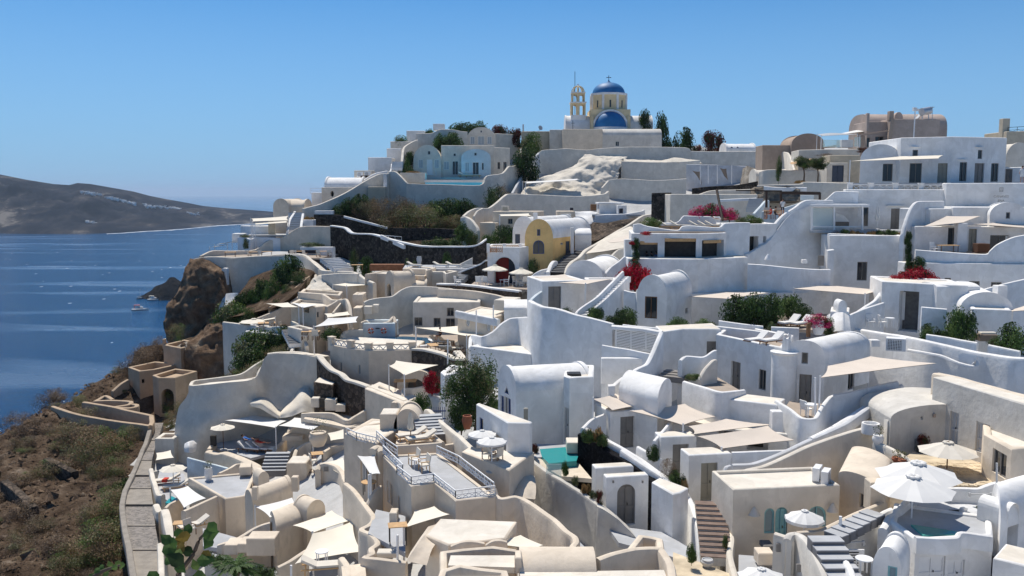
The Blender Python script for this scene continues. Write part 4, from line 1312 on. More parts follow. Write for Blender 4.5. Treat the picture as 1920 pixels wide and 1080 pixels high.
# ================================================================== BACK: church hill and pool villa
def church():
 Y=186.0;k=Y/F
 def X(u):return P(u,230,Y).x
 def Z(v):return P(1140,v,Y).z
 base=Z(285)
 th=thing('church','blue domed church with yellow drum and white barrel nave on the hilltop','church',(X(1144),Y+3,base))
 cx=X(1144.5);hw=(X(1181)-X(1106))/2;cy=Y+hw
 m=MB()
 ring=[Vector((cx-hw,cy-hw)),Vector((cx+hw,cy-hw)),Vector((cx+hw,cy+hw)),Vector((cx-hw,cy+hw))]
 m.prism(ring,base,Z(205));m.build('crossing',OCHRE,th)
 x0,x1=X(1061),X(1226);rz=Z(214)-Z(238);rw=3.2
 m=MB();rows=[]
 for x in(x0,x0+.25,x0+.25,x1-.25,x1-.25,x1):
  e=.12 if x in(x0,x1,x0+.25)and len(rows)in(0,1,4,5)else 0
  rows.append([m.v((x,cy+math.cos(math.pi*i/20)*(rw+e)*-1,Z(238)+math.sin(math.pi*i/20)*(rz+e)))for i in range(21)])
 for a,b in zip(rows,rows[1:]):
  for j in range(20):m.f((a[j],a[j+1],b[j+1],b[j]))
 m.f(rows[0]);m.f(rows[-1][::-1])
 m.build('nave_roof',WHITE,th)
 m=MB();m.prism([Vector((x0,cy-rw)),Vector((x1,cy-rw)),Vector((x1,cy+rw)),Vector((x0,cy+rw))],base,Z(238)+.01);m.build('nave_wall',WHITE,th)
 ac=Vector((cx-.05,cy-hw-.02,Z(239)));ar=(X(1173)-X(1113))/2;ah=Z(209)-Z(239)
 m=MB();rows=[]
 for r,y in((1.0,0),(1.0,-.5),(1.12,-.5),(1.12,0)):
  rows.append([m.v((ac.x+math.cos(math.pi*i/24)*ar*r,ac.y+y,ac.z+math.sin(math.pi*i/24)*ah*r))for i in range(25)])
 for a,b in zip(rows,rows[1:]):
  for j in range(24):m.f((a[j],a[j+1],b[j+1],b[j]))
 m.build('apse_arch',WHITE,th)
 m=MB();rows=[]
 for j in range(13):
  q=math.pi/2*j/12
  rows.append([m.v((ac.x+math.cos(math.pi*i/24)*ar*.985*math.cos(q)**.5 if False else ac.x+math.cos(math.pi*i/24)*ar*.985,ac.y-.3-math.sin(math.pi*i/24)*0-math.sin(q)*math.sin(math.pi*i/24)*2.2,ac.z+math.sin(math.pi*i/24)*ah*.985*math.cos(q)))for i in range(25)])
 for a,b in zip(rows,rows[1:]):
  for j in range(24):m.f((a[j],b[j],b[j+1],a[j+1]))
 m.build('apse_dome',DOMEB,th)
 m=MB();rows=[]
 for z in(base,ac.z):
  rows.append([m.v((ac.x+math.cos(math.pi*i/24)*ar*1.08,ac.y-.2-math.sin(math.pi*i/24)*2.35,z))for i in range(25)])
 for j in range(24):m.f((rows[0][j],rows[1][j],rows[1][j+1],rows[0][j+1]))
 m.f(rows[1]);m.build('apse_wall',WHITE,th)
 for s in(-1,1):
  m=MB();x=ac.x+s*ar*1.22
  m.bar((x,ac.y-1.4,base),(x-s*.35,ac.y-.1,Z(218)),.45,.5);m.build('buttress',OCHRE,th)
 r=(X(1177)-X(1112))/2/math.cos(math.pi/8)*.985;z0,z1=Z(206),Z(174)
 ang=[math.pi/8+math.pi/4*i for i in range(8)]
 m=MB();m.prism([Vector((cx+r*math.cos(a),cy+r*math.sin(a)))for a in ang],z0,z1);m.build('drum',OCHRE,th,smooth=False)
 for a in ang:
  m=MB();m.box((cx+r*math.cos(a),cy+r*math.sin(a),(z0+z1)/2),.42,.42,z1-z0,a);m.build('pilaster',WHITE,th,smooth=False)
 m=MB();m.prism([Vector((cx+(r+.22)*math.cos(a),cy+(r+.22)*math.sin(a)))for a in ang],z1-.25,z1+.18);m.build('cornice',WHITE,th,smooth=False)
 ap=r*math.cos(math.pi/8)
 for i in range(8):
  a=math.pi/4*i;c=Vector((cx+(ap+.01)*math.cos(a),cy+(ap+.01)*math.sin(a),(Z(187)+Z(200))/2));hh=Z(185.5)-Z(199)
  m=MB();m.box(c,.10,.50,hh+.1,a);w=m.build('window',OCHRE,th,smooth=False)
  m=MB();m.box(c,.13,.34,hh,a);m.build('pane',PANE,w,smooth=False)
 dr=(X(1175.5)-X(1113.5))/2;dh=Z(150)-z1
 m=MB();m.lathe((cx,cy,z1+.18),[(dr,0)]+[(dr*math.cos(t)**.92,(dh-.18)*math.sin(t))for t in[math.pi/2*i/16 for i in range(1,16)]]+[(0.0,dh-.18)],40)
 m.build('dome',DOMEB,th,sharp=60)
 zt=Z(150)
 m=MB();m.lathe((cx,cy,zt-.12),[(.62,0),(.5,.18),(.22,.3),(.12,.62),(0,.65)],14);m.build('finial',DOMEB,th)
 m=MB();m.bar((cx,cy,zt+.3),(cx,cy,Z(137)),.10);zc=Z(140.5);m.bar((cx-.42,cy,zc),(cx+.42,cy,zc),.10)
 for q in((-.42,0),(.42,0),(0,.32)):m.box((cx+q[0],cy,zc+q[1]),.16,.12,.16)
 m.build('cross',BLACKP,th,smooth=False)
def bell_tower():
 Y=187.5
 def X(u):return P(u,200,Y).x
 def Z(v):return P(1085,v,Y).z
 cx=X(1084.5);base=Z(290)
 th=thing('bell_tower','open two tier bell tower of yellow arches beside the blue dome','bell tower',(cx,Y+1.5,base))
 hw=(X(1098.5)-X(1071))/2
 def arcade(z0,z1,hw,cols,name,mat,tt=.42,zb=None):
  cy=Y+1.55
  for i in range(4):
   a=i*math.pi/2;d=Vector((math.cos(a),math.sin(a)));nn=Vector((-d.y,d.x))*-1
   A=Vector((cx,cy))+nn*hw-d*hw;B=Vector((cx,cy))+nn*hw+d*hw
   m=MB();L=2*hw;hol=[]
   for c in range(cols):
    s0=L*(c+.5)/cols-L/cols*.32;s1=L*(c+.5)/cols+L/cols*.32
    hol.append((hole_shape('arch',s0,s1,(zb if zb else z0+.02),z1-.3),tt))
   A3,B3=Vector((A.x,A.y,0)),Vector((B.x,B.y,0))
   facade(m,A3,B3,[(0,z0),(L,z0),(L,z1),(0,z1)],hol)
   off=Vector((-(B-A).normalized().y,(B-A).normalized().x,0))*tt
   n0=len(m.F);facade(m,A3+off,B3+off,[(0,z0),(L,z0),(L,z1),(0,z1)],[(h,0.0)for h,_ in hol])
   m.build(name,mat,th,smooth=False)
 arcade(Z(216),Z(193),hw,2,'lower_arcade',OCHRE)
 m=MB();m.box((cx,Y+1.55,Z(191.8)),hw*2+.3,hw*2+.3,.28);m.build('ledge',WHITE,th,smooth=False)
 arcade(Z(190.5),Z(174),hw*.9,2,'upper_arcade',OCHRE,.35)
 m=MB();m.box((cx,Y+1.55,Z(173.2)),hw*1.95,hw*1.95,.22);m.build('ledge',WHITE,th,smooth=False)
 m=MB();m.box((cx,Y+1.55,(base+Z(215.5))/2),hw*2+.02,hw*2+.02,Z(215.5)-base);m.build('shaft',WHITE,th,smooth=False)
 z0,z1=Z(172.5),Z(160)
 for i in range(8):
  a=i*math.pi/4;pts=[]
  for j in range(7):
   t=math.pi/2*j/6
   pts.append((cx+math.cos(a)*hw*.85*math.cos(t)**.8,Y+1.55+math.sin(a)*hw*.85*math.cos(t)**.8,z0+(z1-z0)*math.sin(t)))
  m=MB();m.tube(pts,.13,6);m.build('crown_rib',OCHRE,th)
 m=MB();m.lathe((cx,Y+1.55,z1-.15),[(.3,0),(.34,.2),(.12,.4),(.05,.55),(0,.56)],10);m.build('finial',WHITE,th)
 m=MB();m.bar((cx,Y+1.55,z1+.3),(cx,Y+1.55,Z(155)),.09);m.bar((cx-.25,Y+1.55,Z(157)),(cx+.25,Y+1.55,Z(157)),.09);m.build('cross',WPAINT,th,smooth=False)
 m=MB();m.lathe((cx,Y+1.55,Z(183)),[(.32,0),(.3,.1),(.2,.5),(.05,.6),(0,.62)],10);m.build('bell',BLACKP,th)
church();bell_tower()
p=P(1078,250,189);mb=MB();mb.tube([p,P(1078,134,189)],.06,6);tag(mb.build('antenna_mast',BLACKP),'thin tall antenna mast just left of the bell tower','antenna')
H('plain pale wall house with weathered plaster in front of the left nave',[(1055,242,180),(1130,242,180)],5,5,CREAM,par=.2)
V('low weathered vault building with a small dark window in front of the apse',(1241,258,182),(1241.5,258,187),(1130,258,187),rise=1.7,down=4,mat=OLDW,roof=OLDW,name='vaulted_store')if False else None
def side_vault(label,u0,u1,vs,vt,Y,depth,down,mat,roof=None,ops=(),name='vaulted_house',lip=0.0,near=None,flat=2.0):
 """vault whose long side faces the camera: spring line from u0 to u1 at v=vs, crown at v=vt"""
 a,b=P(u0,vs,Y),P(u1,vs,Y)
 rise=P(u0,vt,Y+depth/2).z-a.z
 if rise<.4:print('LOWRISE',label,rise)
 z1=a.z
 d=(b-a);d.z=0;nrm=Vector((-d.y,d.x,0)).normalized()
 Ap=a+nrm*depth
 def toq(p):
  uu,vv=pix(p);return(uu,vv,p.y)
 A2=Vector((Ap.x,Ap.y,z1));B2=Vector((a.x,a.y,z1));C2=Vector((b.x,b.y,z1))
 return V(label,toq(A2),toq(B2),toq(C2),rise=rise,down=down,mat=mat,roof=roof,ops=ops,name=name,lip=lip,near=near,flat=flat)
side_vault('low weathered vault building with a small dark window in front of the apse',1130,1241,254,242,180,5.5,4,OLDW,ops=[(1,'wing',1154,265,1161,274)])
H('stained old plaster block left of the plain wall below the church',[(1031,243,182),(1054,242,182)],5,5,OLDW,par=.2)
H('long low beige wall building at the left foot of the church',[(978,246,184),(1031,245,184)],5,4,BEIGE,par=.25)
Bx('slim white chimney post on the beige wall',979.5,233,982.5,246,183,.4,WHITE,'chimney','chimney')
mb=MB();c=P(1013,240,183);mb.lathe(c,[(0,-.1),(.3,-.05),(.5,.1)],14);M_=Matrix.Rotation(R(70),3,'X')@Matrix.Rotation(R(30),3,'Y')
mb.V=[tuple(c+M_@(Vector(q)-c))for q in mb.V];mb.bar(c,P(1010,246,183),.08)
tag(mb.build('satellite_dish',GREYP),'small grey satellite dish above the beige wall','satellite dish')
mb=MB();mb.bar(P(1074,243,180.2),P(1074,226,180.2),.08);mb.bar(P(1071,231,180.2),P(1077,231,180.2),.07)
tag(mb.build('iron_cross',BLACKP,smooth=False),'thin iron cross on the pale wall before the left nave','cross')
for(u,v,w,h,kd,lb)in((1209,240,24,36,'dark','dark dense tree crown behind the right end of the nave'),(1238,283,36,72,'dark','tall dark narrow tree at the right end of the church'),(1252,285,20,28,'dark','low dark shrub at the foot of the narrow tree'),(1283,284,48,44,'mid','round green tree right of the church on the wall top'),(1336,286,50,43,'rust','dark red leaved round tree right of the green tree'),(1308,285,18,16,'rust','low reddish shrub between the green and dark red trees')):
 Bush(lb,u,v,187,w,h,kd,'tree','tree',sink=.2,depth=26)
side_vault('white low vault house at the right end of the long wall',1362,1418,280,270,172,6,3,WHITE,ops=[(1,'winb:round',1370,275,1374,280),(1,'winb:round',1381,275,1385,280)],lip=.2)
W('long grey white retaining wall under the church',[(1005,292,176),(1016,282,176),(1045,280,175),(1062,278.5,174.5),(1100,281,174),(1128,278,173.5),(1180,275.5,173),(1283,276.5,171),(1296,283,171),(1340,284,170),(1420,284,166),(1478,285.5,162)],8,PALE,t=.6)
side_vault('small white vault roof peeping over the wall left of the hotel',1418,1478,332,319,128,4,3,PALE,lip=.15)
Blob('lumpy whitewashed rock slope below the church wall',[[(1098,290,172),(1130,289,172),(1160,292,172),(1175,296,171)],[(1085,303,168),(1115,296,168),(1145,300,168),(1172,303,168)],[(1062,316,165),(1100,312,163),(1140,315,164),(1160,318,166)],[(1020,330,163),(1070,332,160),(1120,335,161),(1160,330,164)],[(990,350,160),(1050,350,156),(1100,350,157),(1150,345,161)],[(975,366,156),(1040,368,152),(1090,370,152),(1140,366,157)]],WROCK,'whitewashed_rock',amp=1.7,nscale=.17,back=5,nu=12,nv=9,seed=3,turb=4)
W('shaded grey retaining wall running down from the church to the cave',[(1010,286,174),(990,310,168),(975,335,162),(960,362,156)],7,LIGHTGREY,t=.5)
W('upper ledge wall with rough rocky top below the long retaining wall',[(1165,302,167),(1220,304,166),(1280,303,165),(1312,300,165)],7,PALE,t=.6)
Blob('rough white rock crest on the ledge wall',[[(1170,297,168.5),(1210,300,167.5),(1240,300,167),(1270,296,166.5),(1310,300,166)],[(1170,306,167),(1210,306,166),(1240,306,165.6),(1270,305,165),(1316,305,165)]],WROCK,'rock_crest',amp=.7,nscale=.5,back=2,nu=6,nv=3,seed=5)
W('lower ledge wall between the rock slope and the ruin',[(1138,338,158),(1165,335,157),(1230,338,155),(1287,335,154)],9,PALE,t=.5)
W('big pale wall face above the cave terrace',[(1128,352,154),(1140,339,155)],7,PALE,t=.5)
W('grey back wall of the open ruin right of the ledge',[(1287,308,158),(1340,309,157),(1405,312,155)],7,LIGHTGREY,t=.4)
for i,(u,lb)in enumerate(((1313,'leftmost slim white post in the open ruin'),(1328,'second slim white post in the open ruin'),(1345,'third slim white post in the open ruin'),(1372,'fourth slim white post in the open ruin'))):
 mb=MB();mb.bar(P(u,345,153),P(u,309,153),.10);tag(mb.build('post',WPAINT,smooth=False),lb,'post','posts of the open ruin')
mb=MB();mb.bar(P(1287,309,153),P(1412,311,153),.09);mb.bar(P(1412,311,153),P(1413,330,153),.09);tag(mb.build('crossbeam',GREYP,smooth=False),'thin rusty rail along the top of the open ruin','beam')
Sail('torn brown cloth hanging in the left of the ruin',[(1298,320,154),(1313,321,153.5),(1316,348,153.4),(1310,332,153.8)],CUSHB,sag=.2,name='torn_cloth')
Sail('torn brown cloth hanging in the right of the ruin',[(1350,315,154),(1362,316,153.5),(1365,338,153.4),(1358,330,153.8)],CUSHB,sag=.2,name='torn_cloth')
Blob('broken brown rock face beside the ruin',[[(1400,312,152),(1425,318,150),(1445,325,147)],[(1398,328,151),(1422,332,149),(1444,338,146)],[(1395,345,150),(1420,348,148),(1444,350,145)]],ROCKG,amp=.5,back=3,seed=8)
V('upper villa wing with a broad curved gable and three pale doors',(875,262,181),(930,262,181),back=9,rise=2.4,down=4,mat=PALE,roof=PALE,ops=[(0,'winw',882,256,890,270),(0,'glassw',896,255,908,271),(0,'winw',914,256,922,270),(0,'wing',900.5,244.5,904,248.5)],flat=2.0)
H('upper villa side wing right of the broad gable',[(929,250,182),(975,250,186)],5,5,PALE,par=.3)
H('upper villa left wing with a white door below the roof garden',[(783,250,180),(826,250,180)],6,4,PALE,ops=[(0,'doorw',789,254,800,273)])
W('wavy parapet joining the two upper villa wings',[(780,250,179.6),(806,250,179.5),(815,247,179.5),(826,242.5,179.5),(850,243,180),(865,246,180.5),(876,247,181)],7,PALE)
Bx('white square chimney block above the wavy parapet',812,232,833,244,181,2,WHITE,'chimney','chimney')
H('square middle wing of the pool villa',[(827,272.5,171),(926,271.5,171)],7,6,PALE,ops=[(0,'wing',850,287.5,855,293),(0,'winw',832,303,842,318),(0,'glassb',848,302,859,328)],par=.3)
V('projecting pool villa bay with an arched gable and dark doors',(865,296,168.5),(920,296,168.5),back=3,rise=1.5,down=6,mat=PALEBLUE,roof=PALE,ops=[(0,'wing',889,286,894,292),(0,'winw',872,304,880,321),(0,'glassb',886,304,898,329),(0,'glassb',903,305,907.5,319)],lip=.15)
V('left pool villa wing with a half gable sloping to the left',(775,302,170),(827,302,170),back=6,rise=2.9,down=6,mat=PALE,roof=PALE,ops=[(0,'wing',802,283,807,290),(0,'winw',785,299,793,315),(0,'doorw',800,299,811,328),(0,'winw',815,299,823,315)],lip=.15)
H('shaded recess wing with dark door right of the arched bay',[(926,276,172),(956,275,175)],5,7,PALE,ops=[(0,'win',933,304,938,317),(0,'glassb',944,303,951,322)])
zp=floor([(745,333,167.5),(930,333,167.5),(945,327,171),(760,327,171)],GREYF,'pool_terrace')
mb=MB();zz=P(800,333,161).z
a,b,c,d=P(797,337,160),P(906,337,160),P(908,330,167),P(800,330,167)
mb.prism([Vector(q[:2])for q in(a,b,c,d)],a.z-1.2,a.z+.02);struct('infinity_pool',mb,POOLB,smooth=False)
mb=MB();mb.bar(P(796,339.5,159.3),P(907,339.5,159.3),.5,.45);tag(mb.build('pool_edge',WHITE,smooth=False),'white overflow edge below the long blue pool','pool edge')
Bx('pale block under the left end of the pool',750,324,797,343,160.5,3,PALE,'planter_wall','wall')
mb=MB();q=P(812,329,163.5);mb.tube([q,q+Vector((0,0,.8)),q+Vector((.2,0,1.0)),q+Vector((.5,0,.9)),q+Vector((.6,-.1,0))],.05,6);tag(mb.build('pool_ladder',STEEL),'curved steel pool ladder at the left of the long pool','pool ladder')
W('curving outer wall of the pool villa garden',[(727,322,161),(743,322,160),(763,342,158),(768,344,158),(830,345.5,157),(900,347,157),(912,330,158),(941,325,159),(953,312,161),(962,311,162),(985,303,166),(1003,291,172)],6.5,PALE,t=.5)
W('tall swooping stair wall left of the pool villa',[(783,262,177),(772,266,176),(757,277,173),(754,300,168),(752,308,167),(743,319,164)],7,PALE,t=.5)
Stairs('upper flight of grey steps beside the swooping stair wall',(744,316,164),(746,303,168),2.0,6,GREYF,WHITE)
W('low stair parapet left of the upper steps',[(722,325,163),(733,319,164),(735,307,167)],3,WHITE,t=.4)
for q in(('cube house with plants on its roof left of the swooping wall',[(732,265,178),(777,264,178)],5,4),('higher cube house behind the roof garden',[(762,245,183),(796,245,183)],5,5),('small cube house at the stair foot above the air conditioners',[(690,295,170),(734,294,170)],5,4)):
 H(q[0],q[1],q[2],q[3],PALE if 'cube house with' in q[0]else WHITE,par=.25)
H('narrow shaded house beside the cube house',[(725,278,176),(752,279,176)],4,6,WHITE)
H('low white block holding the air conditioners',[(664,319.5,166),(698,318,166)],3,3,PALE,par=.1)
AC0=proto_ac('white air conditioner on the left of the pair above the stair ramp')
put(AC0,P(675,333,165),R(10),'left air conditioner of the pair above the stair ramp',1.35,'air conditioners above the stair ramp')
put(AC0,P(689,332,165.3),R(10),'right air conditioner of the pair above the stair ramp',1.35,'air conditioners above the stair ramp')
Bush('green shrubs spilling over the cube house roof',752,265,179,30,12,'light',sink=.1,depth=20)
Bush('dark hedge clump at the top right of the villa roof',872,247,188,66,20,'dark',sink=.3,depth=30)
Bush('green bushy hedge crown above the villa gable',902,247,188,44,22,'mid',sink=.3,depth=30)
Bush('reddish hedge at the right end of the villa roof',938,250,189,50,19,'rust',sink=.3,depth=30)
Bush('small round shrub beside the chimney block',806,249,181,18,11,'mid')
Bush('bright green shrub on the villa terrace',826,272,177,30,22,'mid')
Bush('dark spreading shrub covering the villa terrace wall',848,273,177,40,24,'dark')
Bush('dark shrub behind the swooping wall',769,293,171,20,10,'dark')
Bush('tall leafy shrub behind the swooping wall',762,312,168,16,16,'mid')
Bush('low dark shrub at the left end of the pool terrace',767,320,165,24,9,'dark')
Bush('row of rust coloured plants at the pool terrace edge',775,324.5,162,36,6,'straw',stems=False)
Bush('round dark tree at the right end of the pool wall',985,320,163,52,44,'dark','tree','tree',sink=.3)
Bush('flowering oleander at the right of the villa',998,276,180,40,30,'light',sink=.2)
Bush('dusky red shrub behind the oleander',966,262,186,30,22,'rust')
SB1=proto_sunbed(CUSH,LWOOD,'cream sunbed by the long pool',.5)
put(SB1,Vector((*P(874,329,168.4).xy,zp)),R(80),'left cream sunbed beside the long pool',1.5,'sunbeds by the long pool')
put(SB1,Vector((*P(887,329,168.4).xy,zp)),R(80),'right cream sunbed beside the long pool',1.5,'sunbeds by the long pool')
W('long white ramp wall sloping down from the pool villa',[(729,325,160.5),(712,326,160),(690,336,158),(655,357,155),(625,372,152),(595,384,150),(567,391,148)],6,PALE,t=.5)
W('white parapet behind the ramp wall',[(726,320,163.5),(700,326,161.5),(676,341,159.5),(652,352,158)],3.5,WHITE,t=.4)
Bx('dark stone panel behind the ramp',676,329,712,345,162.5,.4,LAVAB,'stone_wall','wall')
H('shaded cave room with a dark doorway under the ramp',[(690,350,156),(722,349,156)],3,5,BEIGE,ops=[(0,'dark',712,345.5,718,374)],par=.1)
W('white end pier of the ramp wall',[(722,326,158),(723,326,161)],6,WHITE,t=.6)
side_vault('white vaulted house with a round window left of the ramp',608,678,350,333,158,7,5,WHITE,ops=[(1,'winb:round',619,359,626,369)],lip=.2)
H('low white annex left of the vaulted house',[(584,361,157),(606,360,157)],4,4,WHITE)
H('grey white base wall under the vaulted house',[(603,351,156.8),(675,351,156.8)],2,6,PALE,par=.02,ops=[(0,'dark:round',619.5,358,626,369)])
V('cream vault roofed house at the left edge of the terraces',(512,388,148),(541,388,148),(572,385.5,156),rise=1.3,down=5,mat=CREAM,roof=CREAM,lip=.1)
side_vault('cream barrel roof running right from the left edge house',514,570,388,374.5,149,6,4,CREAM,lip=.15)
Railing('thin white rail on the annex roof',[(582,353,156),(603,353,156)],1.0,1.5,WPAINT,'n')
Stairs('white stepped flight with dark treads at the left terraces',(553,434,139),(556,398,147),2.6,11,DGREYF,WHITE)
W('left parapet of the dark treaded stairs',[(539,433,138.5),(541,420,141),(544,410,143),(553,396,147)],3,WHITE,t=.45)
W('right parapet of the dark treaded stairs',[(565,432,139),(565,420,141),(568,400,146)],3,WHITE,t=.45)
H('small white planter block right of the stairs',[(568,412,142),(587,412,142)],2,4,WHITE,par=.15)
Bush('orange flowers in the planter right of the stairs',578,412,143,20,9,'straw',stems=False)
Bx('small white parapet block at the top of the stone wall',590,395,624,402,146,1.2,WHITE,'parapet_block','wall')
zt=floor([(465,441,140),(560,441,141),(560,430,147),(472,430,147)],GREYF)
H('white terrace room with a beige curtain at the left edge',[(477,424,143),(503,424,143),(516,416,146)],4,4,WHITE,ops=[(0,'doort',504,417,515,440)],poly=None)
Bx('beige curtain panel beside the terrace room',503,415,516,442,142.5,.2,BEIGE,'curtain','curtain')
Sail('upper pale canopy over the left terrace',[(470,410,141),(541,405,143),(541,413,140),(472,415,138)],CANVC,(0,1,2,3),sag=.1,post_h=3)
Sail('lower pale canopy below the first on the left terrace',[(474,418,138.5),(540,414,140),(540,417,138),(478,421,136.5)],CANVC,(0,3),sag=.1,post_h=2.6)
W('white planter wall with grass at the terrace tip',[(447,445,139),(455,442.5,138.5),(470,448,136.5),(482,444,138)],3,WHITE,t=.4)
W('white low wall under the canopies',[(477,444.5,137.5),(505,445,137),(525,446,137.5)],3,WHITE,t=.4)
Bx('white end wall of the terrace tip',435,438,456,455,140,2,WHITE,'terrace_wall','wall')
for i,(u,v,lb)in enumerate(((418,461,'front pale beach parasol edge over the cliff terrace'),(427,456,'back pale beach parasol over the cliff terrace'))):
 Sail(lb,[(u-25,v+3,137),(u+8,v-3,138.5),(u+16,v-4,141),(u-16,v+1,141)],CANVC,(0,1),sag=.08,name='flat_canopy',post_h=2.2)
Bush('grass in the white planter at the terrace tip',460,445,138,20,6,'olive',stems=False)
Bush('slim green plant at the terrace wall',462,466,135,12,22,'olive',stems=False)
# ================================================================== MIDDLE LEFT: stone walls, bushes, terraces
W('upper dark lava stone wall below the brown bushes',[(589,402,146),(645,404,146),(725,426,145),(790,427,144),(860,430,142),(905,436,138)],6,LAVA,t=.6,cap=None,rad=.1)
W('thin white coping on the sloping middle of the upper stone wall',[(645,404.5,145.6),(690,416,145.3),(727,425.5,144.8)],.35,WHITE,t=.5,name='coping',cat='wall')
W('pale beige terrace wall below the left stairs',[(375,480,128),(398,470,130),(440,470,133),(478,468,135),(500,452,136.5),(530,445,138),(565,425,138),(622,424,136)],6,CREAM,t=.5)
W('lower dark lava stone wall with a wavy white coping',[(622,424,136),(648,428,134),(662,438,132.5),(700,440,131),(742,452,127),(790,462,124),(840,463,121),(890,462,117),(912,449,117)],6,LAVA,t=.6,cap=WHITE)
W('small white curved parapet splitting from the stone wall',[(715,440,129),(735,448,127.5),(758,459,125)],.6,WHITE,t=.4,name='coping')
Railing('white railing panel on the lower stone wall',[(716,441,130),(753,444,128)],1.0,1.4,WPAINT,'n')
W('dark stone wall at the right of the green shrubs',[(850,440,134),(900,437,130),(935,440,126)],5,LAVA,t=.5)
bl=[('dry',690,400,50,26),('dry',720,408,62,38),('dry',745,398,60,30),('broom',760,418,66,36),('dry',780,404,56,34),('broom',800,428,74,46),('dry',735,424,60,28),('dry',700,416,54,22),('broom',855,428,44,26),('dry',675,398,40,22),('dry',702,380,36,14),('broom',830,426,40,22),('dry',765,394,50,22)]
for i,(kd,u,v,w,h)in enumerate(bl):
 Bush('round tawny broom bush in the walled plot below the pool villa',u,v,152-(v-380)*.12,w,h,kd,'broom_bush','bush','tawny bushes in the walled plot')
for(u,v,w,h)in((640,400,34,18),(655,392,34,22),(675,382,38,18),(628,404,20,14)):
 Bush('dark prickly pear clump along the ramp wall',u,v,151,w,h,'dark','cactus_clump','bush','dark clumps along the ramp')
for(u,v,w,h)in((820,398,44,24),(845,402,46,30),(870,396,40,24),(885,406,34,22),(860,412,40,20)):
 Bush('dark green cactus thicket under the pool wall',u,v,150,w,h,'dark','cactus_clump','bush','cactus thicket under the pool wall')
Bush('loose grey green shrub at the right end of the pool wall',930,384,152,46,40,'olive')
Bush('dusky shrub on the rocks right of the pool wall',945,372,154,36,28,'dryp')
for(u,v,w,h,Y_,kd,lb)in((825,458,50,18,128,'mid','green vine patch between the stone walls'),(850,462,40,16,126,'mid','second green vine patch between the stone walls'),(800,460,36,10,128,'dark','low dark ground plants between the stone walls'),(868,436,36,12,138,'light','green shrub beside the white steps'),(885,458,24,12,122,'mid','small leafy shrub near the right of the stone wall')):
 Bush(lb,u,v,Y_,w,h,kd)
zt1=floor([(375,484,126),(600,484,126),(640,470,136),(470,468,138)],TANF)
W('smooth white retaining wall curving above the cliff',[(362,486,122),(372,483.5,122),(392,481,122.5),(440,482,123),(480,480,124),(520,477,124),(558,476,123),(575,479,121),(592,495,117),(606,506,113),(640,508,111),(665,510,109),(685,522,107),(702,530,105)],5,PALE,t=.5)
Blob('smooth lime washed slope under the curving retaining wall',[[(425,486,122.2),(480,482,122.6),(530,480,122.6),(570,482,120.4),(600,505,113.4)],[(422,510,122),(475,510,122.4),(520,505,122.4),(560,506,120.2),(600,525,113.2)],[(428,535,121.8),(460,540,122),(490,530,122),(530,525,120),(590,540,113)],[(440,558,121.4),(450,566,121.4),(470,562,121.4),(510,555,119.6),(585,565,112.8)]],PALE,'whitewashed_slope','wall',amp=.35,nscale=.25,back=5,seed=2)
W('white stub parapet jutting from the cliff edge',[(420,503,120),(424,502,121)],1.2,WHITE,t=.7,name='parapet_stub')
Blob('white bulge of plastered rock at the foot of the slope',[[(412,552,119),(428,550,118),(446,549,117)],[(411,568,118),(424,566,117),(444,557,116.5)],[(409,582,117),(416,577,116.5),(430,568,116)]],WHITE,'plastered_rock',amp=.3,back=2,seed=4)
TB1=proto_table(LWOOD,WOOD,'wooden table',1.6,.9,.74)
CH1=proto_chair(WOOD,CUSH,'wooden chair with cream seat')
for u,v,lb in((432,479.5,'low brown table at the left end of the cliff terrace'),(477,478,'second brown table on the cliff terrace'),(500,475.5,'third brown table on the cliff terrace'),(560,473,'brown dining table before the dark bench'),(607,473,'brown dining table at the right of the dark bench')):
 put(TB1,Vector((*P(u,v+2,128+(480-v)*.3).xy,zt1)),rnd.random()*.6,lb,1.0,'tables on the cliff terrace')
for i,(u,v)in enumerate(((468,478),(487,478),(548,473),(552,476),(572,476),(597,476),(618,474))):
 put(CH1,Vector((*P(u,v+2,128).xy,zt1)),rnd.random()*6,'wooden chair at a table on the cliff terrace',1.0,'chairs on the cliff terrace')
W('white built bench against the terrace back wall',[(565,462.5,134),(626,462.5,131)],2,WHITE,t=.6,name='bench',cat='bench')
Bx('dark cushions along the built bench',540,469,622,475,132,.5,CLOTHD,'cushion_row','cushion')
Bush('dark trailing plant on the bench back',585,462,134.5,44,8,'dark',stems=False)
Stairs('wide white steps descending from the cliff terrace',(645,505,112),(618,484,115.5),2.6,7,GREYF,WHITE)
Bush('clipped pale column bush before the dark stone wall',664,492,121,18,31,'olive')
Bush('round dark shrub beside the column bush',688,502,117,28,22,'dark')
Bush('brown dry plant on the white steps',621,506,113,20,9,'straw',stems=False)
Bx('rusty brown corten planter wall on the terrace',693,496,756,508,112,1.2,simple('rusty_steel',(.26,.12,.065),.9,var=.25,scale=2),'planter','planter')
put(TB1,P(670,506,112),.2,'small brown table right of the wide steps',.9)
for(u,w_,lb)in((763,10,'left round shrub before the dark terrace wall'),(776,10,'right round shrub before the dark terrace wall')):
 Bush(lb,u,494,114,w_,10,'olive')
PT1=proto_pot(GREYP,L_MID,'tall grey amphora pot by the terrace wall',.35,1.0,plant=False)
put(PT1,P(786,495,114),0,'tall grey amphora pot by the dark terrace wall',1.0)
Bush('dark shrub at the right end of the terrace wall',838,490,114,18,18,'dark')
zt2=floor([(755,504,108),(880,500,108),(900,490,114),(760,492,114)],GREYF)
SB2=proto_sunbed(CUSH,WPAINT,'white sunbed',.45)
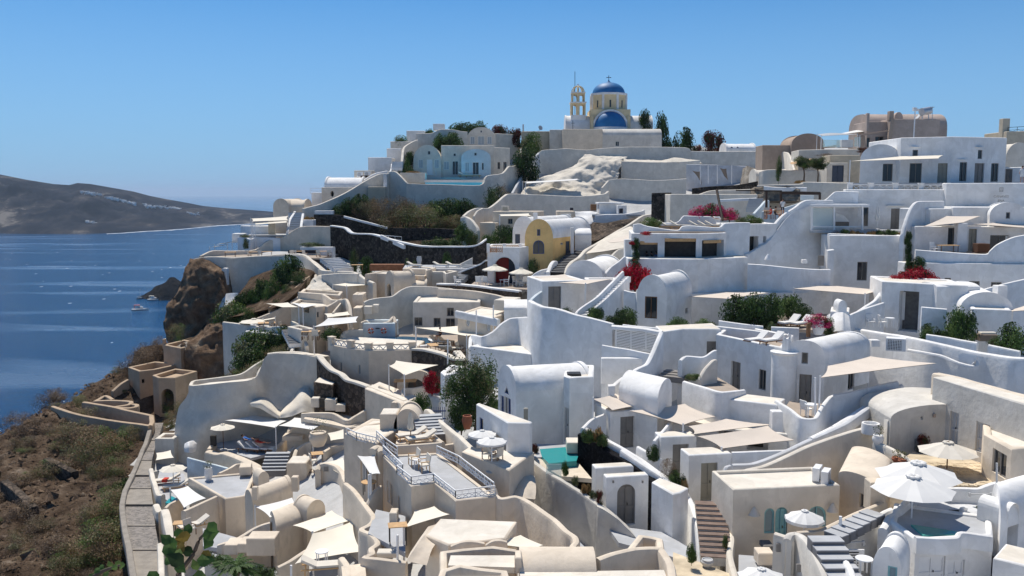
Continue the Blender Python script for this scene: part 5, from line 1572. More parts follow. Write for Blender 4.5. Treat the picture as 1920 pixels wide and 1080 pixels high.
for(u,v,lb)in((777,501,'white lounge chair left of the beige terrace wall'),(826,496,'white lounge chair at the middle of the upper terrace'),(850,495,'white lounge chair near the right of the upper terrace')):
 put(SB2,Vector((*P(u,v,110).xy,zt2)),R(70),lb,1.0,'sunbeds on the upper terrace')
H('flat cream roof house below the terrace with a corten planter',[(684,514,106),(707,512,107.5),(796,516,104)],5,4,CREAM,par=.15)
H('cream cave roof step right of the rusty planter',[(756,503,107),(797,505,106),(800,516,104)],4,4,CREAM,poly=None,backdir=(0.2,1))
H('cream terrace block with planters at the right',[(800,509,106),(830,507,106),(836,520,103)],4,3,PALE,backdir=(.3,1))
side_vault('cream barrel roof with an arched porch in the centre left',737,800,536,524,103,4,4,CREAM,lip=.25)
V('arched cream porch gable beside the barrel roof',(722,532,103),(739,538,101.5),back=3,rise=1.4,down=4,mat=CREAM,ops=[(0,'niche:arch',725,532,733,555)],lip=.2)
Sail('pale cream canopy over the small cave terrace',[(624,534,108),(660,528,110),(695,534,106),(650,537,104)],CANVC,(0,1,3),sag=.1,post_h=3)
Blob('rugged white rock heap beside the cave terrace',[[(583,524,112),(592,521,112),(604,515,112),(608,530,111)],[(578,536,110.5),(592,532,110),(606,533,110),(618,540,109)],[(568,546,108.5),(590,545,108),(606,544,108),(622,545,107.5)]],WROCK,'whitewashed_rock',amp=.6,nscale=.7,back=3,seed=9)
W('white boundary wall of the small cave terrace',[(604,515,111.5),(640,512,110),(672,513,108)],4,PALE)
H('cream cave house with a curving parapet',[(561,548,103),(616,551,101),(637,556,100)],4,3.5,CREAM,backdir=(-.1,1),ops=[])
W('curved parapet running off the cream cave house',[(560,547,103.5),(600,550,102),(612,554,100.5),(622,561,98.5),(634,562,97.5),(640,560,98)],3,CREAM)
H('cream house with a small cross shaped window under white sails',[(545,568,99),(592,576,95.5),(620,568,97)],4,3.2,CREAM,ops=[(1,'win',594.5,585,598,595),(0,'dim',569,577,580,586)],backdir=(0,1))
W('round edged stair wall right of the cream house',[(612,575,96),(622,569,97),(634,562,97.5)],2,CREAM)
W('thin diagonal stair parapet',[(624,585,94),(645,560,98)],1.2,CREAM,t=.25)
Sail('cream triangular sail left of the cream house',[(499,569,99),(540,567,100),(560,576,95),(530,576,96)],CANVC,(2,),sag=.15,post_h=3)
Sail('white triangular sail over the cream house front',[(545,567,99),(593,572,96),(568,577,93.5)],CANVW,(2,),sag=.15,post_h=3.5)
Sail('small cream sail behind the big white sail',[(608,588,94),(653,584,95),(659,590,93),(613,595,91.5)],CANVC,(),sag=.15)
Sail('big white sail over the dining corner',[(588,613,88),(615,596,91),(672,593,92),(670,604,88)],CANVW,(0,),sag=.25,post_h=3.5)
H('white block stack beside the diagonal parapet',[(661,552,98),(680,552,98)],2.5,5,CREAM,par=.1)
H('lower white block of the stack',[(662,577,95.5),(676,577,95.5)],2,3,CREAM,par=.05)
W('tall sloping stair wall beside the block stack',[(640,562,97),(650,560,96.5),(656,575,94.5),(658,592,93)],4,CREAM)
Bx('left square vent box on the pool house',682,575,697,589,94.5,1.0,PALE,'vent_box','vent');Bx('right square vent box on the pool house',698,572,709,586,95,1.0,PALE,'vent_box','vent')
Blob('steep planted garden bed on the slope',[[(470,520,121),(530,500,119),(580,505,116),(588,512,114)],[(440,560,116),(500,540,114),(550,535,111.5),(575,525,112)],[(405,590,111),(470,575,109.5),(520,560,107.5),(550,555,106)],[(395,600,108),(450,592,106),(490,582,105),(510,578,104)]],EARTH,'garden_bed',amp=.3,back=3,seed=11,kind='structure')
for(u,v,w,h,kd,Y_)in((540,520,42,30,'mid',115),(525,512,20,14,'mid',117),(510,543,26,18,'mid',112),(490,545,24,18,'dark',113),(482,556,24,14,'mid',112),(506,556,18,15,'light',110.5),(558,524,30,12,'olive',113),(450,572,26,16,'dark',112),(430,590,46,20,'light',109),(455,588,30,16,'mid',109),(415,597,24,12,'light',108),(470,592,24,12,'olive',106),(520,572,18,10,'dark',107),(535,545,18,10,'olive',110),(465,560,20,14,'dark',113)):
 Bush('leafy shrub in the steep garden bed',u,v+3,Y_-.6,w*1.5,h*1.45,kd,group='shrubs in the steep garden bed')
W('rust coloured edge of the garden terrace',[(505,575,105),(530,560,107),(552,540,110),(580,517,113)],1.0,SANDY,t=.3,name='garden_edge')
W('brown stone rim above the garden bed',[(535,526,113),(555,528,112),(575,520,112.5)],1.0,SANDY,t=.3,name='garden_edge')
W('cream wall running along the garden bed to the terrace',[(482,596,103),(520,580,105),(560,555,107),(588,530,111),(592,514,113)],4,CREAM)
W('low white terrace edge below the garden bed',[(420,603,103),(445,606,101),(490,612,99),(535,613,96.5)],3,PALE,t=.4)
zt3=floor([(460,622,98),(545,622,95),(560,600,101),(470,598,104)],GREYF)
Parasol('flat cream parasol on the garden terrace',476,598,101,1.7,2.4,CANVC,rise=.3,zfloor=zt3)
Sail('narrow cream awning on the garden terrace',[(493,599,102),(516,595,103),(516,597,101.5),(494,601,100.5)],CANVC,(0,1),sag=.05,post_h=2.3)
put(TB1,Vector((*P(500,607,99).xy,zt3)),.3,'wooden table on the garden terrace',1.2)
for u in(490,512,530):
 put(CH1,Vector((*P(u,609,98.5).xy,zt3)),rnd.random()*6,'wooden chair on the garden terrace',1.1,'chairs on the garden terrace')
for(u,v,w,h,kd,Y_)in((480,672,60,46,'light',94),(500,652,44,30,'light',95),(465,690,50,30,'mid',92),(530,640,34,26,'mid',93),(545,632,26,20,'mid',94),(510,640,24,16,'light',95)):
 Bush('big leafed green shrub above the white cave',u,v+4,Y_+2,w*1.35,h*1.3,kd,group='green shrubs above the white cave')
for(u,v,w,h)in((470,710,60,30),(500,700,60,30),(520,672,50,24),(440,715,50,24),(535,660,30,16)):
 Bush('olive coloured broom bush along the white cave wall',u,v,92,w,h,'broom','broom_bush','bush','broom bushes along the cave wall')
Stairs('narrow dark steps beside the dining nook',(556,645,90),(541,618,94),1.4,9,DGREYF,WHITE)
W('curved white wall beside the narrow dark steps',[(543,620,95),(548,635,92),(549,650,90),(546,657,89)],3,PALE)
W('rounded white stair wall in the middle of the nook',[(548,602,98),(560,606,96),(568,618,93),(572,638,90.5),(576,648,89.5)],4,PALE)
H('white nook block with a cushioned ledge',[(565,618,90),(590,616,91)],3,4,PALE,par=.6)
put(TB1,P(583,636,87),0,'wooden dining table in the white nook',1.1)
for u in(572,592):put(CH1,P(u,638,86.8),R(180)if u==592 else 0,'wooden chair in the white dining nook',1.1,'chairs in the white nook')
Bush('dark green shrub beside the ring wall',622,632,88,40,20,'dark')
H('pale pool house wall with two life rings',[(678,606,91.5),(740,605,91.5)],3,5,PALEBLUE,par=.5)
W('scalloped top edge of the pool house',[(676,604,91.5),(686,600,92),(694,605,92),(712,606,92),(728,602,92),(738,592,93),(741,604,92)],1.5,CREAM)
for i,u in enumerate((695.5,719.5)):
 c=P(u,620.5,91.2);mb=MB()
 nn=20
 for k in range(nn):
  a0,a1=2*math.pi*k/nn,2*math.pi*(k+1)/nn
  seg=[]
  for a in(a0,a1):
   ce=c+Vector((math.cos(a)*.24,0,math.sin(a)*.24))
   seg.append([mb.v(ce+Vector((math.cos(a)*math.cos(t),math.sin(t),math.sin(a)*math.cos(t)))*.075)for t in[2*math.pi*q/8 for q in range(8)]])
  for q in range(8):mb.f((seg[0][q],seg[0][(q+1)%8],seg[1][(q+1)%8],seg[1][q]),1 if k%5==0 else 0)
 tag(mb.build('life_ring',[ORANGEP,WPAINT]),('left','right')[i]+' red and white life ring on the pool house wall','life ring','life rings on the pool house')
Bx('dark notice board between the life rings',704,615,712,617,91.3,.08,CLOTHD,'notice_board','sign')
H('long grey white wing with dark square windows',[(742,560,95),(775,541,97),(800,537.5,98),(843,540,98),(905,545,96)],6,7,PALE,ops=[(3,'win',779,597,791,610),(3,'win',814,598,826,613),(3,'win',838,577,850,593),(3,'win',836,598,852,613)],backdir=(0,1),par=.1,poly=None)if False else None
H('long grey white wing with dark square windows',[(774,566,94.5),(900,566,94.5)],6,7,PALE,ops=[(0,'win',777,595,792,611),(0,'win',813,596,826,613),(0,'win',838,577,851,593),(0,'win',836,597,853,613)],par=.15)
W('wavy parapet wall rising behind the pool house',[(682,566,97),(690,562,97.5),(712,558,98),(735,555,98.5),(752,543,99.5),(768,537,100),(800,537,100.5),(850,541,101),(905,548,100),(945,556,98),(965,565,96)],6.5,PALE)
zpl=floor([(690,657,83.5),(840,660,82),(890,650,85),(880,632,93),(690,632,93)],TANF,'pool_deck')
mb=MB();pc=[(680,650),(720,650),(790,648),(812,640),(800,633),(760,631),(690,632)]
q=[G(u,v,zpl+.02)for u,v in pc];
if sum(q[i-1].x*q[i].y-q[i].x*q[i-1].y for i in range(len(q)))<0:q.reverse()
mb.prism([Vector(p.xy)for p in q],zpl-1.0,zpl+.03);struct('swimming_pool',mb,POOLD,smooth=False)
W('white curved rim of the dark pool',[(784,648,84.5),(806,645,86),(813,639,88),(800,634,91)],.5,WHITE,t=.5,name='low_wall')
Balustrade('curving balustrade with white crossed panels round the pool',[(622,634,85),(658,641,83),(691,646,82),(731,645,82),(773,644,82.5)],1.15,CREAM,WPAINT,.62)
H('tall curved cream wall under the pool balustrade',[(619,646,84.6),(658,653,82.6),(691,658,81.5),(731,657.5,81.6),(777,656,82)],5,5.5,CREAM,ops=[(0,'wing',637.5,679,641,696),(1,'wing',672,684,675.5,702),(3,'glassw',699,684,723,712)],backdir=(.1,1),par=.02)
W('white ledge wall left of the balustrade',[(641,627,88),(650,619,89.5),(680,617.5,90.5)],3,PALE)
W('dark stone retaining wall right of the balustrade',[(776,655,82),(800,657,81),(830,664,79),(855,674,77.5),(866,672,78.5),(857,660,80)],3,LAVAB,t=.6,cap=PALE)
Sail('large cream sail over the pool loungers',[(779,614,88),(859,611,89),(917,626,83.5),(875,630,81.5)],CANVC,(0,3),sag=.2,post_h=3)
LG=proto_sunbed(CUSH,WOOD,'brown framed lounger',.6)
for i,(u,v)in enumerate(((822,640),(834,637))):
 put(LG,Vector((*P(u,v+3,87).xy,zpl)),R(60),('left','right')[i]+' brown folding lounger at the pool edge',1.0,'loungers at the dark pool')
for i,(u,v)in enumerate(((812,655),(835,656),(850,652),(862,650),(845,661))):
 put((TB1,LG,CH1,CH1,LG)[i],Vector((*P(u,v,82.5).xy,zpl)),rnd.random()*3,('low brown table on the pool deck','brown lounger at the front of the pool deck','brown chair before the round windowed house','brown chair beside the deck pillar','brown lounger near the stone wall of the deck')[i],1.0)
H('cream house with two oval windows and white trim',[(858,588,86),(920,601,82.5)],6,5,CREAM,ops=[(0,'winw:round',873,595,881,612),(0,'winw:round',912,604,920,621)],backdir=(.35,1),par=.1)
W('white trim band along the oval window house',[(856,582,86.2),(890,589,84),(935,598,81.5)],.7,WHITE,t=.4,name='trim_band')
Bx('beige louvred plant box above the oval windows',925,563,958,582,86,3,PALE,'plant_room','vent',yaw=R(-20))
side_vault('white rounded roof right of the oval window house',945,995,580,563,82,5,4,WHITE)
W('white wavy wall right of the pool deck',[(881,651,77),(884,628,79),(905,630,76),(925,620,76.5),(940,606,77),(955,597,77.5),(975,595,77),(993,594,74)],7,WHITE)
H('white block wall behind the olive tree',[(882,648,76),(995,640,72)],4,6,WHITE,par=.05)
for(u0,v0,u1,v1,lb)in((922,590,923.5,640,'left thin sail pole by the oval windows'),):
 pass
for(u,v0,v1,Y_,lb)in((893,582,630,80,'thin white sail pole left of the oval windows'),(925,572,622,82,'thin white sail pole right of the oval windows'),(839.5,636,683,77,'slim grey pole by the dark stone wall'),(780,616,650,84,'slim white pole at the end of the balustrade')):
 mb=MB();mb.tube([P(u,v1,Y_),P(u,v0,Y_)],.06,8);tag(mb.build('sail_pole',WPAINT),lb,'pole')
V('ochre yellow vaulted house with a blue arched window',(984,447,104.5),(1037,449,104.5),(1109,446,116),rise=2.15,down=6.5,mat=YELLOW,roof=WHITE,ops=[(0,'winb:arch',999.5,450.5,1020.5,476),(0,'winb',1007,430,1013,442),(1,'doors',1060.5,452,1069,484),(1,'wing',1051,455,1056,459),(1,'win',1091,455,1098,464)],lip=.14,near=True)
mb=MB()
Bx('white pilaster chimney on the yellow house side',1070,427,1076,478,107.5,.6,WHITE,'chimney','chimney')
V('white vaulted house behind the yellow one with a grey door',(961,437,112),(1003,437,112),(1078,432,124),rise=2.0,down=6,mat=WHITE,roof=WHITE,ops=[(0,'doors',966,439,975,462)],lip=.14)
Bx('slim white ornate chimney before the vault',1000,399,1008,424,111,.6,WHITE,'chimney','chimney')
side_vault('small white vault right of the yellow house',1078,1109,441,428,110,5,4,WHITE)
H('white terrace house with a big arch and orange rail panels',[(914,462,104),(974,463,102.5),(991,459,104.5)],5,6,WHITE,ops=[(0,'niche:arch',926,482,966,532),(2,'niche',985,470,987,480)],backdir=(0.05,1),par=.5)
Bx('red panel inside the big arch',930,484,954,532,105.2,.2,REDP,'red_wall_panel','panel');Bx('blue glazed door inside the big arch',954,484,966,532,105.1,.2,SLATE,'blue_door','door')
for i,(u0,u1)in enumerate(((919,942),(949,972))):
 Railing(('left','right')[i]+' orange ornamental rail panel on the white arch house',[(u0,461,103.8),(u1,461,103.3)],.8,.8,simple('ochre_rail',(.55,.24,.06),.6)if i==0 else MATS['ochre_rail'])
for u,lb in((915.5,'left white pier between the orange rails'),(945.5,'middle white pier between the orange rails'),(975,'right white pier between the orange rails')):
 Bx(lb,u-3,457,u+3,474,103.6,.4,WHITE,'pier','pier')
W('dark stone stair wall with white stepped coping',[(862,512,108),(880,505,107),(893,500,106.5),(905,495,106),(913,489,105.5)],3.5,LAVAB,t=.5,cap=WHITE)
W('plain grey stair parapet above the stepped wall',[(848,502,111),(868,492,111),(886,483,111)],2.2,OLDW,t=.4)
Stairs('grey steps between the two stair walls',(856,526,106),(884,497,109.5),1.8,10,GREYF,OLDW)
zy=floor([(880,536,101),(990,545,97),(1000,530,103),(890,524,106)],TANF)
Parasol('tan parasol before the big white arch',928,497,102,1.5,2.5,CANVC,rise=.5,zfloor=zy,val=.12);Parasol('tan parasol at the right of the arch',977,503,101,1.4,2.4,CANVC,rise=.5,zfloor=zy,val=.12)
CHW=proto_chair(WPAINT,CLOTHW,'white folding chair',name='deck_chair')
for i,(u,v,r_)in enumerate(((899,531,2.6),(912,532,2.6),(949,539,-1.5),(968,541,1.0),(981,535,-2.5),(858,536,2),(905,530,.5))):
 put(CHW,Vector((*P(u,v,101).xy,zy)),r_,('first white deck chair under the left tan parasol','second white deck chair under the left tan parasol','white chair left of the small round table','low white chair at the terrace rim','white chair under the right tan parasol','white chair at the stepped wall','white chair beside the big arch')[i],1.15)
TBW=proto_table(WPAINT,WPAINT,'small round white table',.7,.7,.72,True)
put(TBW,Vector((*P(942,537,101).xy,zy)),0,'small white table between the tan parasols',1.0)
W('dark stone terrace wall with white rim below the tan parasols',[(822,533,103),(860,534,101),(900,538,99),(940,543,97),(975,547,95.5)],2.6,LAVAB,t=.6,cap=WHITE)
W('pale wall stepping down in front of the stone terrace',[(822,541,100),(870,543,98.5),(920,550,96),(962,560,93.5)],4,CREAM,t=.4)
Bush('thin climbing shrub at the yellow house corner',1000,508,103,24,26,'olive')
W('curved white porch wall with a dark opening',[(993,520,98),(1003,512,98),(1014,506,98),(1028,503,99)],3,WHITE)
W('sloping black edged wall by the yellow house steps',[(1027,510,98),(1033,495,100),(1038,489,101),(1042,489,102)],3.5,WHITE,t=.5)
Stairs('dark stone steps beside the yellow house',(1045,512,98),(1088,470,109),2.4,14,DGREYF,LAVA)
W('sweeping cream stair wall right of the yellow house',[(1061,512,96.5),(1064,500,98),(1072,490,99.5),(1085,482,101),(1098,468,104),(1120,455,108),(1150,437,113),(1180,420,117),(1205,404,121),(1232,400,123)],4,PALE,t=.5)
W('second cream stair wall beyond the sweeping one',[(1098,476,103),(1115,470,105),(1140,462,106),(1165,450,108)],4,PALE,t=.4)
Blob('brown rock outcrop above the yellow house',[[(1110,418,121),(1140,420,120),(1180,412,121),(1210,405,122)],[(1107,436,119),(1135,438,117),(1160,428,118),(1200,412,121)],[(1105,455,116),(1120,452,114),(1145,440,115),(1180,424,119)]],LAVAB,amp=.8,back=3,seed=12)
Blob('smooth pale plastered slope right of the sweeping stairs',[[(1150,438,112),(1180,425,114),(1188,428,112)],[(1120,456,108),(1160,448,108),(1186,445,108)],[(1098,476,103),(1140,470,104),(1184,462,104)]],PALE,'plastered_slope','wall',amp=.25,back=3,seed=13)
W('long pale wall above the cave terrace',[(868,405,128),(880,395,130),(893,390,131),(915,390,131),(930,380,133),(945,367,136),(955,363.5,138),(1010,365,138),(1080,368,137),(1130,364,138),(1140,358,139)],7,PALE,t=.5)
W('curved front stair wall with white edge at the left',[(866,407,127),(875,406,126),(885,412,124.5),(895,425,123),(897,432,122.5)],4,PALE,t=.5)
W('inner curved stair wall with white edge',[(888,405,128),(895,395,129),(905,390,130)],3,PALE,t=.4)
H('cream cave house with a flat awning and green window',[(924,396,126),(1000,402,124)],5,5,CREAM,ops=[(0,'win',952,410,961,420),(0,'dim',985,404,996,418)],par=.1)
H('white step block left of the cream cave house',[(900,417,125),(928,418,124)],3,3,CREAM,par=.05)
Sail('flat cream awning of the cave house',[(935,402,123.5),(992,400,124),(998,405,121.5),(937,405,121)],CANVC,(3,),sag=.05,post_h=4)
Bx('boxed air vent on the pale wall',940,386,954,396,128,.6,PALE,'vent_box','vent');Bx('green louvre inside the boxed air vent',942.5,388,951.5,394,127.9,.1,OLIVEP,'vent_louvre','vent')
H('whitewashed cave front right of the cream cave house',[(1045,396,127),(1078,395,127)],4,4,CREAM,par=.1)
Blob('lumpy whitewashed cave wall',[[(1078,396,127),(1100,396,127),(1119,397,126)],[(1080,408,126),(1100,406,125.5),(1116,408,125)],[(1082,420,124),(1100,420,123.5),(1116,420,124)]],WHITE,'whitewashed_cave','wall',amp=.4,nscale=.6,back=3,seed=14)
W('low white parapet of the cave terrace',[(1115,404,124),(1135,402,124),(1170,401,124),(1200,396,126),(1207,393,127)],3,WHITE)
zc=floor([(1110,402,124),(1205,400,124),(1210,385,134),(1110,385,134)],GREYF)
H('small white kiosk on the cave terrace',[(1124,382,127),(1166,382,127)],4,2.6,WHITE,par=.1,ops=[(0,'dark',1160,391,1167,400)])
Bx('flat white roof slab of the kiosk',1122,379.5,1170,382.5,126.7,4.5,WHITE,'roof_slab','roof')
Bx('tiny white shed with a black hatch',1158,385,1175,401,125,1.5,WHITE,'shed','shed');Bx('black hatch of the tiny shed',1161,391,1168,400,124.95,.1,CLOTHD,'hatch','hatch')
Bx('brown crate stack by the kiosk',1108,383,1118,395,128,1,WOOD,'crate_stack','crate');Bx('small brown box on the pale wall',1069,389.5,1075,394.5,129,.5,CLOTHD,'wall_box','box')
Bx('slim white chimney of the cave front',1063,401,1071,414,124.5,.7,WHITE,'chimney','chimney')
Bush('grey green plant beside the lumpy cave wall',1083,428,121,26,14,'olive')
for(u,v,w,h,kd,lb)in((866,430,26,16,'mid','green shrub at the foot of the curved front stair'),(880,436,30,8,'light','low planting before the white steps'),(945,434,44,12,'dark','dark shrubs behind the white vaulted house'),(920,444,34,10,'mid','green planting left of the white vaulted house')):
 Bush(lb,u,v,121,w,h,kd)
Sail('white awning on the rock slope',[(980,341,158),(1085,335,156),(1090,337,154),(985,344,153)],CANVW,(0,3),sag=.1,post_h=3.4)
# ================================================================== RIGHT: hotel terraces
def Pole(label,u,v0,v1,Y,r=.06,mat=None,name='sail_pole'):
 mb=MB();mb.tube([P(u,v1,Y),P(u,v0,Y)],r,8);return tag(mb.build(name,mat or WPAINT),label,'pole')
side_vault('long pinkish vaulted house on the skyline',1630,1776,243,215,131,8,5,PINK,flat=2.6)
H('pinkish front block of the skyline house',[(1669,223,128),(1742,224,128),(1762,228,128)],5,9,PINK,par=.2)
H('pinkish left wing of the skyline house with a tall window',[(1626,228,129),(1668,226,129)],5,9,PINK,ops=[(0,'win',1632,226.5,1638,241),(0,'glass',1624,258,1631,276),(0,'glass',1641,256,1657,274)],par=.2)
Bx('slim pink chimney at the left of the skyline house',1625.5,212,1630,246,128.5,.6,PINK,'chimney','chimney')
Bx('dark brown chimney stack on the skyline house',1668,208,1676,225,127.8,.8,TERRA,'chimney','chimney')
mb=MB();mb.bar(P(1666,274,127.6),P(1672,222,127.9),.5);tag(mb.build('buttress',TERRA,smooth=False),'dark slanted pier of the skyline house','pier')
V('little round topped gable behind the brown chimney',(1677,222,129),(1693,222,129),back=.8,rise=.9,down=1,mat=PINK,lip=0,name='gable_wall',cat='wall')
Sail('brown timber pergola roof of the skyline house',[(1608,252,125),(1663,244,127),(1667,246,124),(1612,255,122)],DWOOD,(0,3),sag=0,pull=0,name='pergola',post_h=2.6)
Sail('grey curved canopy left of the pergola',[(1532,252,132),(1560,250,133),(1612,252,129),(1540,255,129)],GREYP,(0,3),sag=-.3,pull=.05,name='canopy',post_h=2.4)
Sail('white sloping canopy above the grey canopy',[(1562,253,133),(1624,240,133),(1622,246,130),(1575,252,130)],CANVW,sag=0,pull=.03,name='canopy')
for lb,u0,v0,u1,v1 in(('greenish glass screen left under the grey canopy',1543,262,1576,276),('greenish glass screen right under the grey canopy',1602,257,1614,275)):
 Bx(lb,u0,v0,u1,v1,127,.06,CGLASS,'glass_screen','glass screen')
Bx('grey sloped stair body between the glass screens',1578,262,1600,276,127.5,2,LIGHTGREY,'stair_body','wall')
th=thing('solar_heater','solar water heater with a round tank and slanted panel on the skyline roof','solar heater',P(1733,224,129))
a,b=P(1728,210,128.6),P(1743,207,129.2);m=MB();m.tube([a,b],.55,14);m.build('tank',STEEL,th)
m=MB();q0,q1=P(1721,222,128),P(1731,211,129.4);d=Vector((0,1.1,0));m.poly([q0,q0+d,q1+d,q1]);m.poly([q0+Vector((0,0,-.1)),q1+Vector((0,0,-.1)),q1+d+Vector((0,0,-.1)),q0+d+Vector((0,0,-.1))]);m.build('panel',GREYP,th)
m=MB()
for u in(1729,1741):m.bar(P(u,224,129),P(u,210,129),.1)
m.build('support',STEEL,th)
th=thing('camera_pole','tall slim white pole with a lamp head before the pink house','pole',P(1714,262,118))
m=MB();m.tube([P(1713,262,118),P(1716,208,118)],.08,8);m.build('pole',WPAINT,th);m=MB();m.box(P(1717,206,118),.7,.4,.3);m.box(P(1715,203,118),.4,.4,.2);m.build('lamp_head',WPAINT,th)
th=thing('aerial','thin grey aerial with a cross bar right of the solar heater','antenna',P(1748,226,128))
m=MB();m.bar(P(1748,226,128),P(1748,200,128),.07);m.bar(P(1744,201,128),P(1752,201,128),.08);m.build('mast',GREYP,th,smooth=False)
V('terracotta house with a broad arched gable on the skyline',(1484,271,142),(1546,272,142),back=6,rise=1.6,down=5,mat=TERRA,lip=.15)
H('terracotta wall left of the arched gable',[(1430,272,143),(1466,262,143),(1486,261,142.5)],4,5,TERRA,backdir=(0,1),par=.1)
H('white block with a stone planter below the grey canopy',[(1498,281,126),(1553,275,124),(1612,275,124)],5,6,PALE,backdir=(.1,1),par=.1)
Bush('row of dark brown planting on the white block',1545,293,123.5,32,6,'dryp',stems=False);Bush('red flowered pot plants beside the planter',1618,285,120,26,9,'rust',stems=False)
H('beige parapet block left of the hotel gable',[(1556,291,119),(1613,289,119)],3,4,BEIGE,par=.2)
H('beige chimneyed house at the right end of the skyline',[(1888,246,127),(1960,243,127)],6,7,BEIGE,par=.3)
Bx('tall beige chimney tower at the right skyline',1880,222,1893,260,128,1,BEIGE,'chimney','chimney');
Railing('dark railing on the beige right house',[(1890,239,128),(1925,237,128)],.9,1.5,BLACKP,'n')
V('white gabled chapel like house at the right edge',(1885,300,108),(1935,300,108),back=8,rise=2.0,down=6,mat=PALE,lip=.1)
W('grey white wall left of the hotel yard',[(1440,285,150),(1477,286,140),(1490,318,122)],6,PALE)
W('low white garden wall with a slim plant',[(1425,322,124),(1440,318,123),(1500,319,121),(1560,320,119)],4,PALE)
H('white gate house with a dark blue door',[(1551,305,117),(1590,304,117)],3,5,PALE,ops=[(0,'doors',1560,310,1582,341)],par=.1)
Tree('left small olive tree with a leaning trunk before the hotel',1506,342,115,44,32,26,'olive');Tree('right small olive tree beside the blue door',1532,341,115,42,34,26,'olive')
Bush('dry reddish plants at the foot of the olive trees',1500,343,114.5,24,8,'straw',stems=False);Bush('slim young shrub against the garden wall',1460,317,121,12,24,'olive')
W('white terrace ledge below the olive trees',[(1420,347,113),(1500,345,111),(1508,341,111),(1592,343,108)],5,PALE)
Sail('slatted timber awning strip above the olive trees',[(1480,305,122),(1520,297,122),(1525,300,120),(1485,308,120)],LWOOD,(),sag=0,pull=0,name='slatted_awning')
V('hotel wing with a rounded gable over the sail',(1613,299,101),(1690,297,101),(1690,300,109),rise=1.55,down=6,mat=WHITE,ops=[(0,'win',1655,307,1674,340),(0,'glass',1705,305,1727,345)],lip=.15)
H('white hotel main block with a row of tall windows',[(1690,258,100),(1787,256,98),(1888,260,100)],9,8,WHITE,ops=[(0,'glass',1705,306,1728,345),(0,'win',1711,281,1721,296),(0,'door',1758,306,1776,345),(1,'win',1799,304,1813,340),(1,'doort',1827,306,1845,345),(1,'win',1858,306,1872,341),(1,'win',1833.5,281,1842,298),(0,'niche',1709,274,1726,276)],par=.2,backdir=(0,1),trim=1)
for i,(u0,u1,v,Y_)in enumerate(((1709,1726,274.5,99.2),(1831,1846,274.5,98.6),(1796,1816,298,98.1))):
 Bx(('left','right','middle')[i]+' thin ledge above a hotel window',u0,v,u1,v+1.2,Y_,.3,WHITE,'ledge','ledge')
H('hotel side wing with a brown door at the right edge',[(1880,314,101),(1925,316,99)],5,4,WHITE,ops=[(0,'doort',1884,317,1898,342)])
Sail('thin pale awning along the hotel front',[(1594,302,97),(1690,293,99.5),(1768,291,97.5),(1760,297,96)],CANVC,(0,),sag=.05,pull=.03,post_h=3)
Balustrade('hotel balustrade with four crossed panels',[(1594,345,94),(1633,345.5,93.5),(1679,345.5,93),(1727,346,92.5),(1776,346,92)],1.0,WHITE,WPAINT,.5)
zt=floor([(1594,344,99),(1780,344,99),(1925,346,97),(1925,349,91),(1776,350,92.5),(1594,348,94)],GREYF)
H('white hotel wall carrying the sign at the right',[(1775,343.5,91),(1811,343,90.5),(1857,344.5,89.5),(1935,346,88)],1.0,5,WHITE,backdir=(0,1),par=.02)
def text(label,s,u,v,Y,size,mat=TAUPE):
 c=bpy.data.curves.new('sign','FONT');c.body=s;c.size=size;c.align_x='CENTER';c.align_y='CENTER';c.extrude=.02
 o=bpy.data.objects.new('sign_tmp',c);COL.objects.link(o);dg=bpy.context.evaluated_depsgraph_get()
 me=bpy.data.meshes.new_from_object(o.evaluated_get(dg));bpy.data.objects.remove(o)
 me.materials.clear();me.materials.append(mat)
 k=bpy.data.objects.new('sign_lettering',me);COL.objects.link(k);k.location=P(u,v,Y);k.rotation_euler=(R(90),0,R(-9));return tag(k,label,'sign')
text('grey wall lettering reading CANAVES under the square emblem','CANAVES',1877,368.5,88.2,.32);text('grey wall lettering reading ENA below the longer word','ENA',1877,376.5,88.2,.32)
th=thing('sign_emblem','small square emblem above the wall lettering','sign',P(1877.5,355.5,88.15));c0=P(1877.5,355.5,88.15)
m=MB()
for x,z,w_,h_ in((0,.19,.36,.04),(0,-.19,.36,.04),(-.17,0,.04,.38),(.17,0,.04,.38),(0,.06,.2,.05),(-.06,-.08,.06,.1),(.07,-.08,.06,.1)):m.box(c0+Vector((x,0,z)),w_,.03,h_,R(-9))
m.build('emblem',TAUPE,th,smooth=False)
H('white hotel wall below the balustrade with a tall grey door',[(1586,355,92.8),(1780,352,91.5)],1.2,8,WHITE,ops=[(0,'doort',1670,391,1692,437),(0,'doort',1582.5,367,1599,426),(0,'win',1618,389,1628,424)],par=.02)
W('white wall left of the hotel wall with a curled end',[(1520,377,93),(1545,375,93),(1560,363,93),(1568,359,93),(1610,359.5,92.2)],7,WHITE)
Bx('thin ledge over the tall grey door',1664,384.5,1698,386,91.9,.3,WHITE,'ledge','ledge')
th=thing('glazed_pavilion','white pavilion with a glass screen below the hotel balustrade','pavilion',P(1570,430,89))
m=MB();a=[P(1518,385.5,88),P(1631,384,88),P(1622,382,92),P(1526,383,92)];m.prism([Vector(q[:2])for q in a],a[0].z-.1,a[0].z+.12);m.build('roof',WPAINT,th,smooth=False)
for u,Y_ in((1522,88.3),(1564,88.3),(1617,88.3)):
 m=MB();m.bar(P(u,432,Y_),P(u,385,Y_),.16);m.build('post',WPAINT,th,smooth=False)
m=MB();m.bar(P(1522,388,88.4),P(1617,388,88.4),.1);m.bar(P(1522,425,88.4),P(1617,425,88.4),.12);m.build('rail',WPAINT,th,smooth=False)
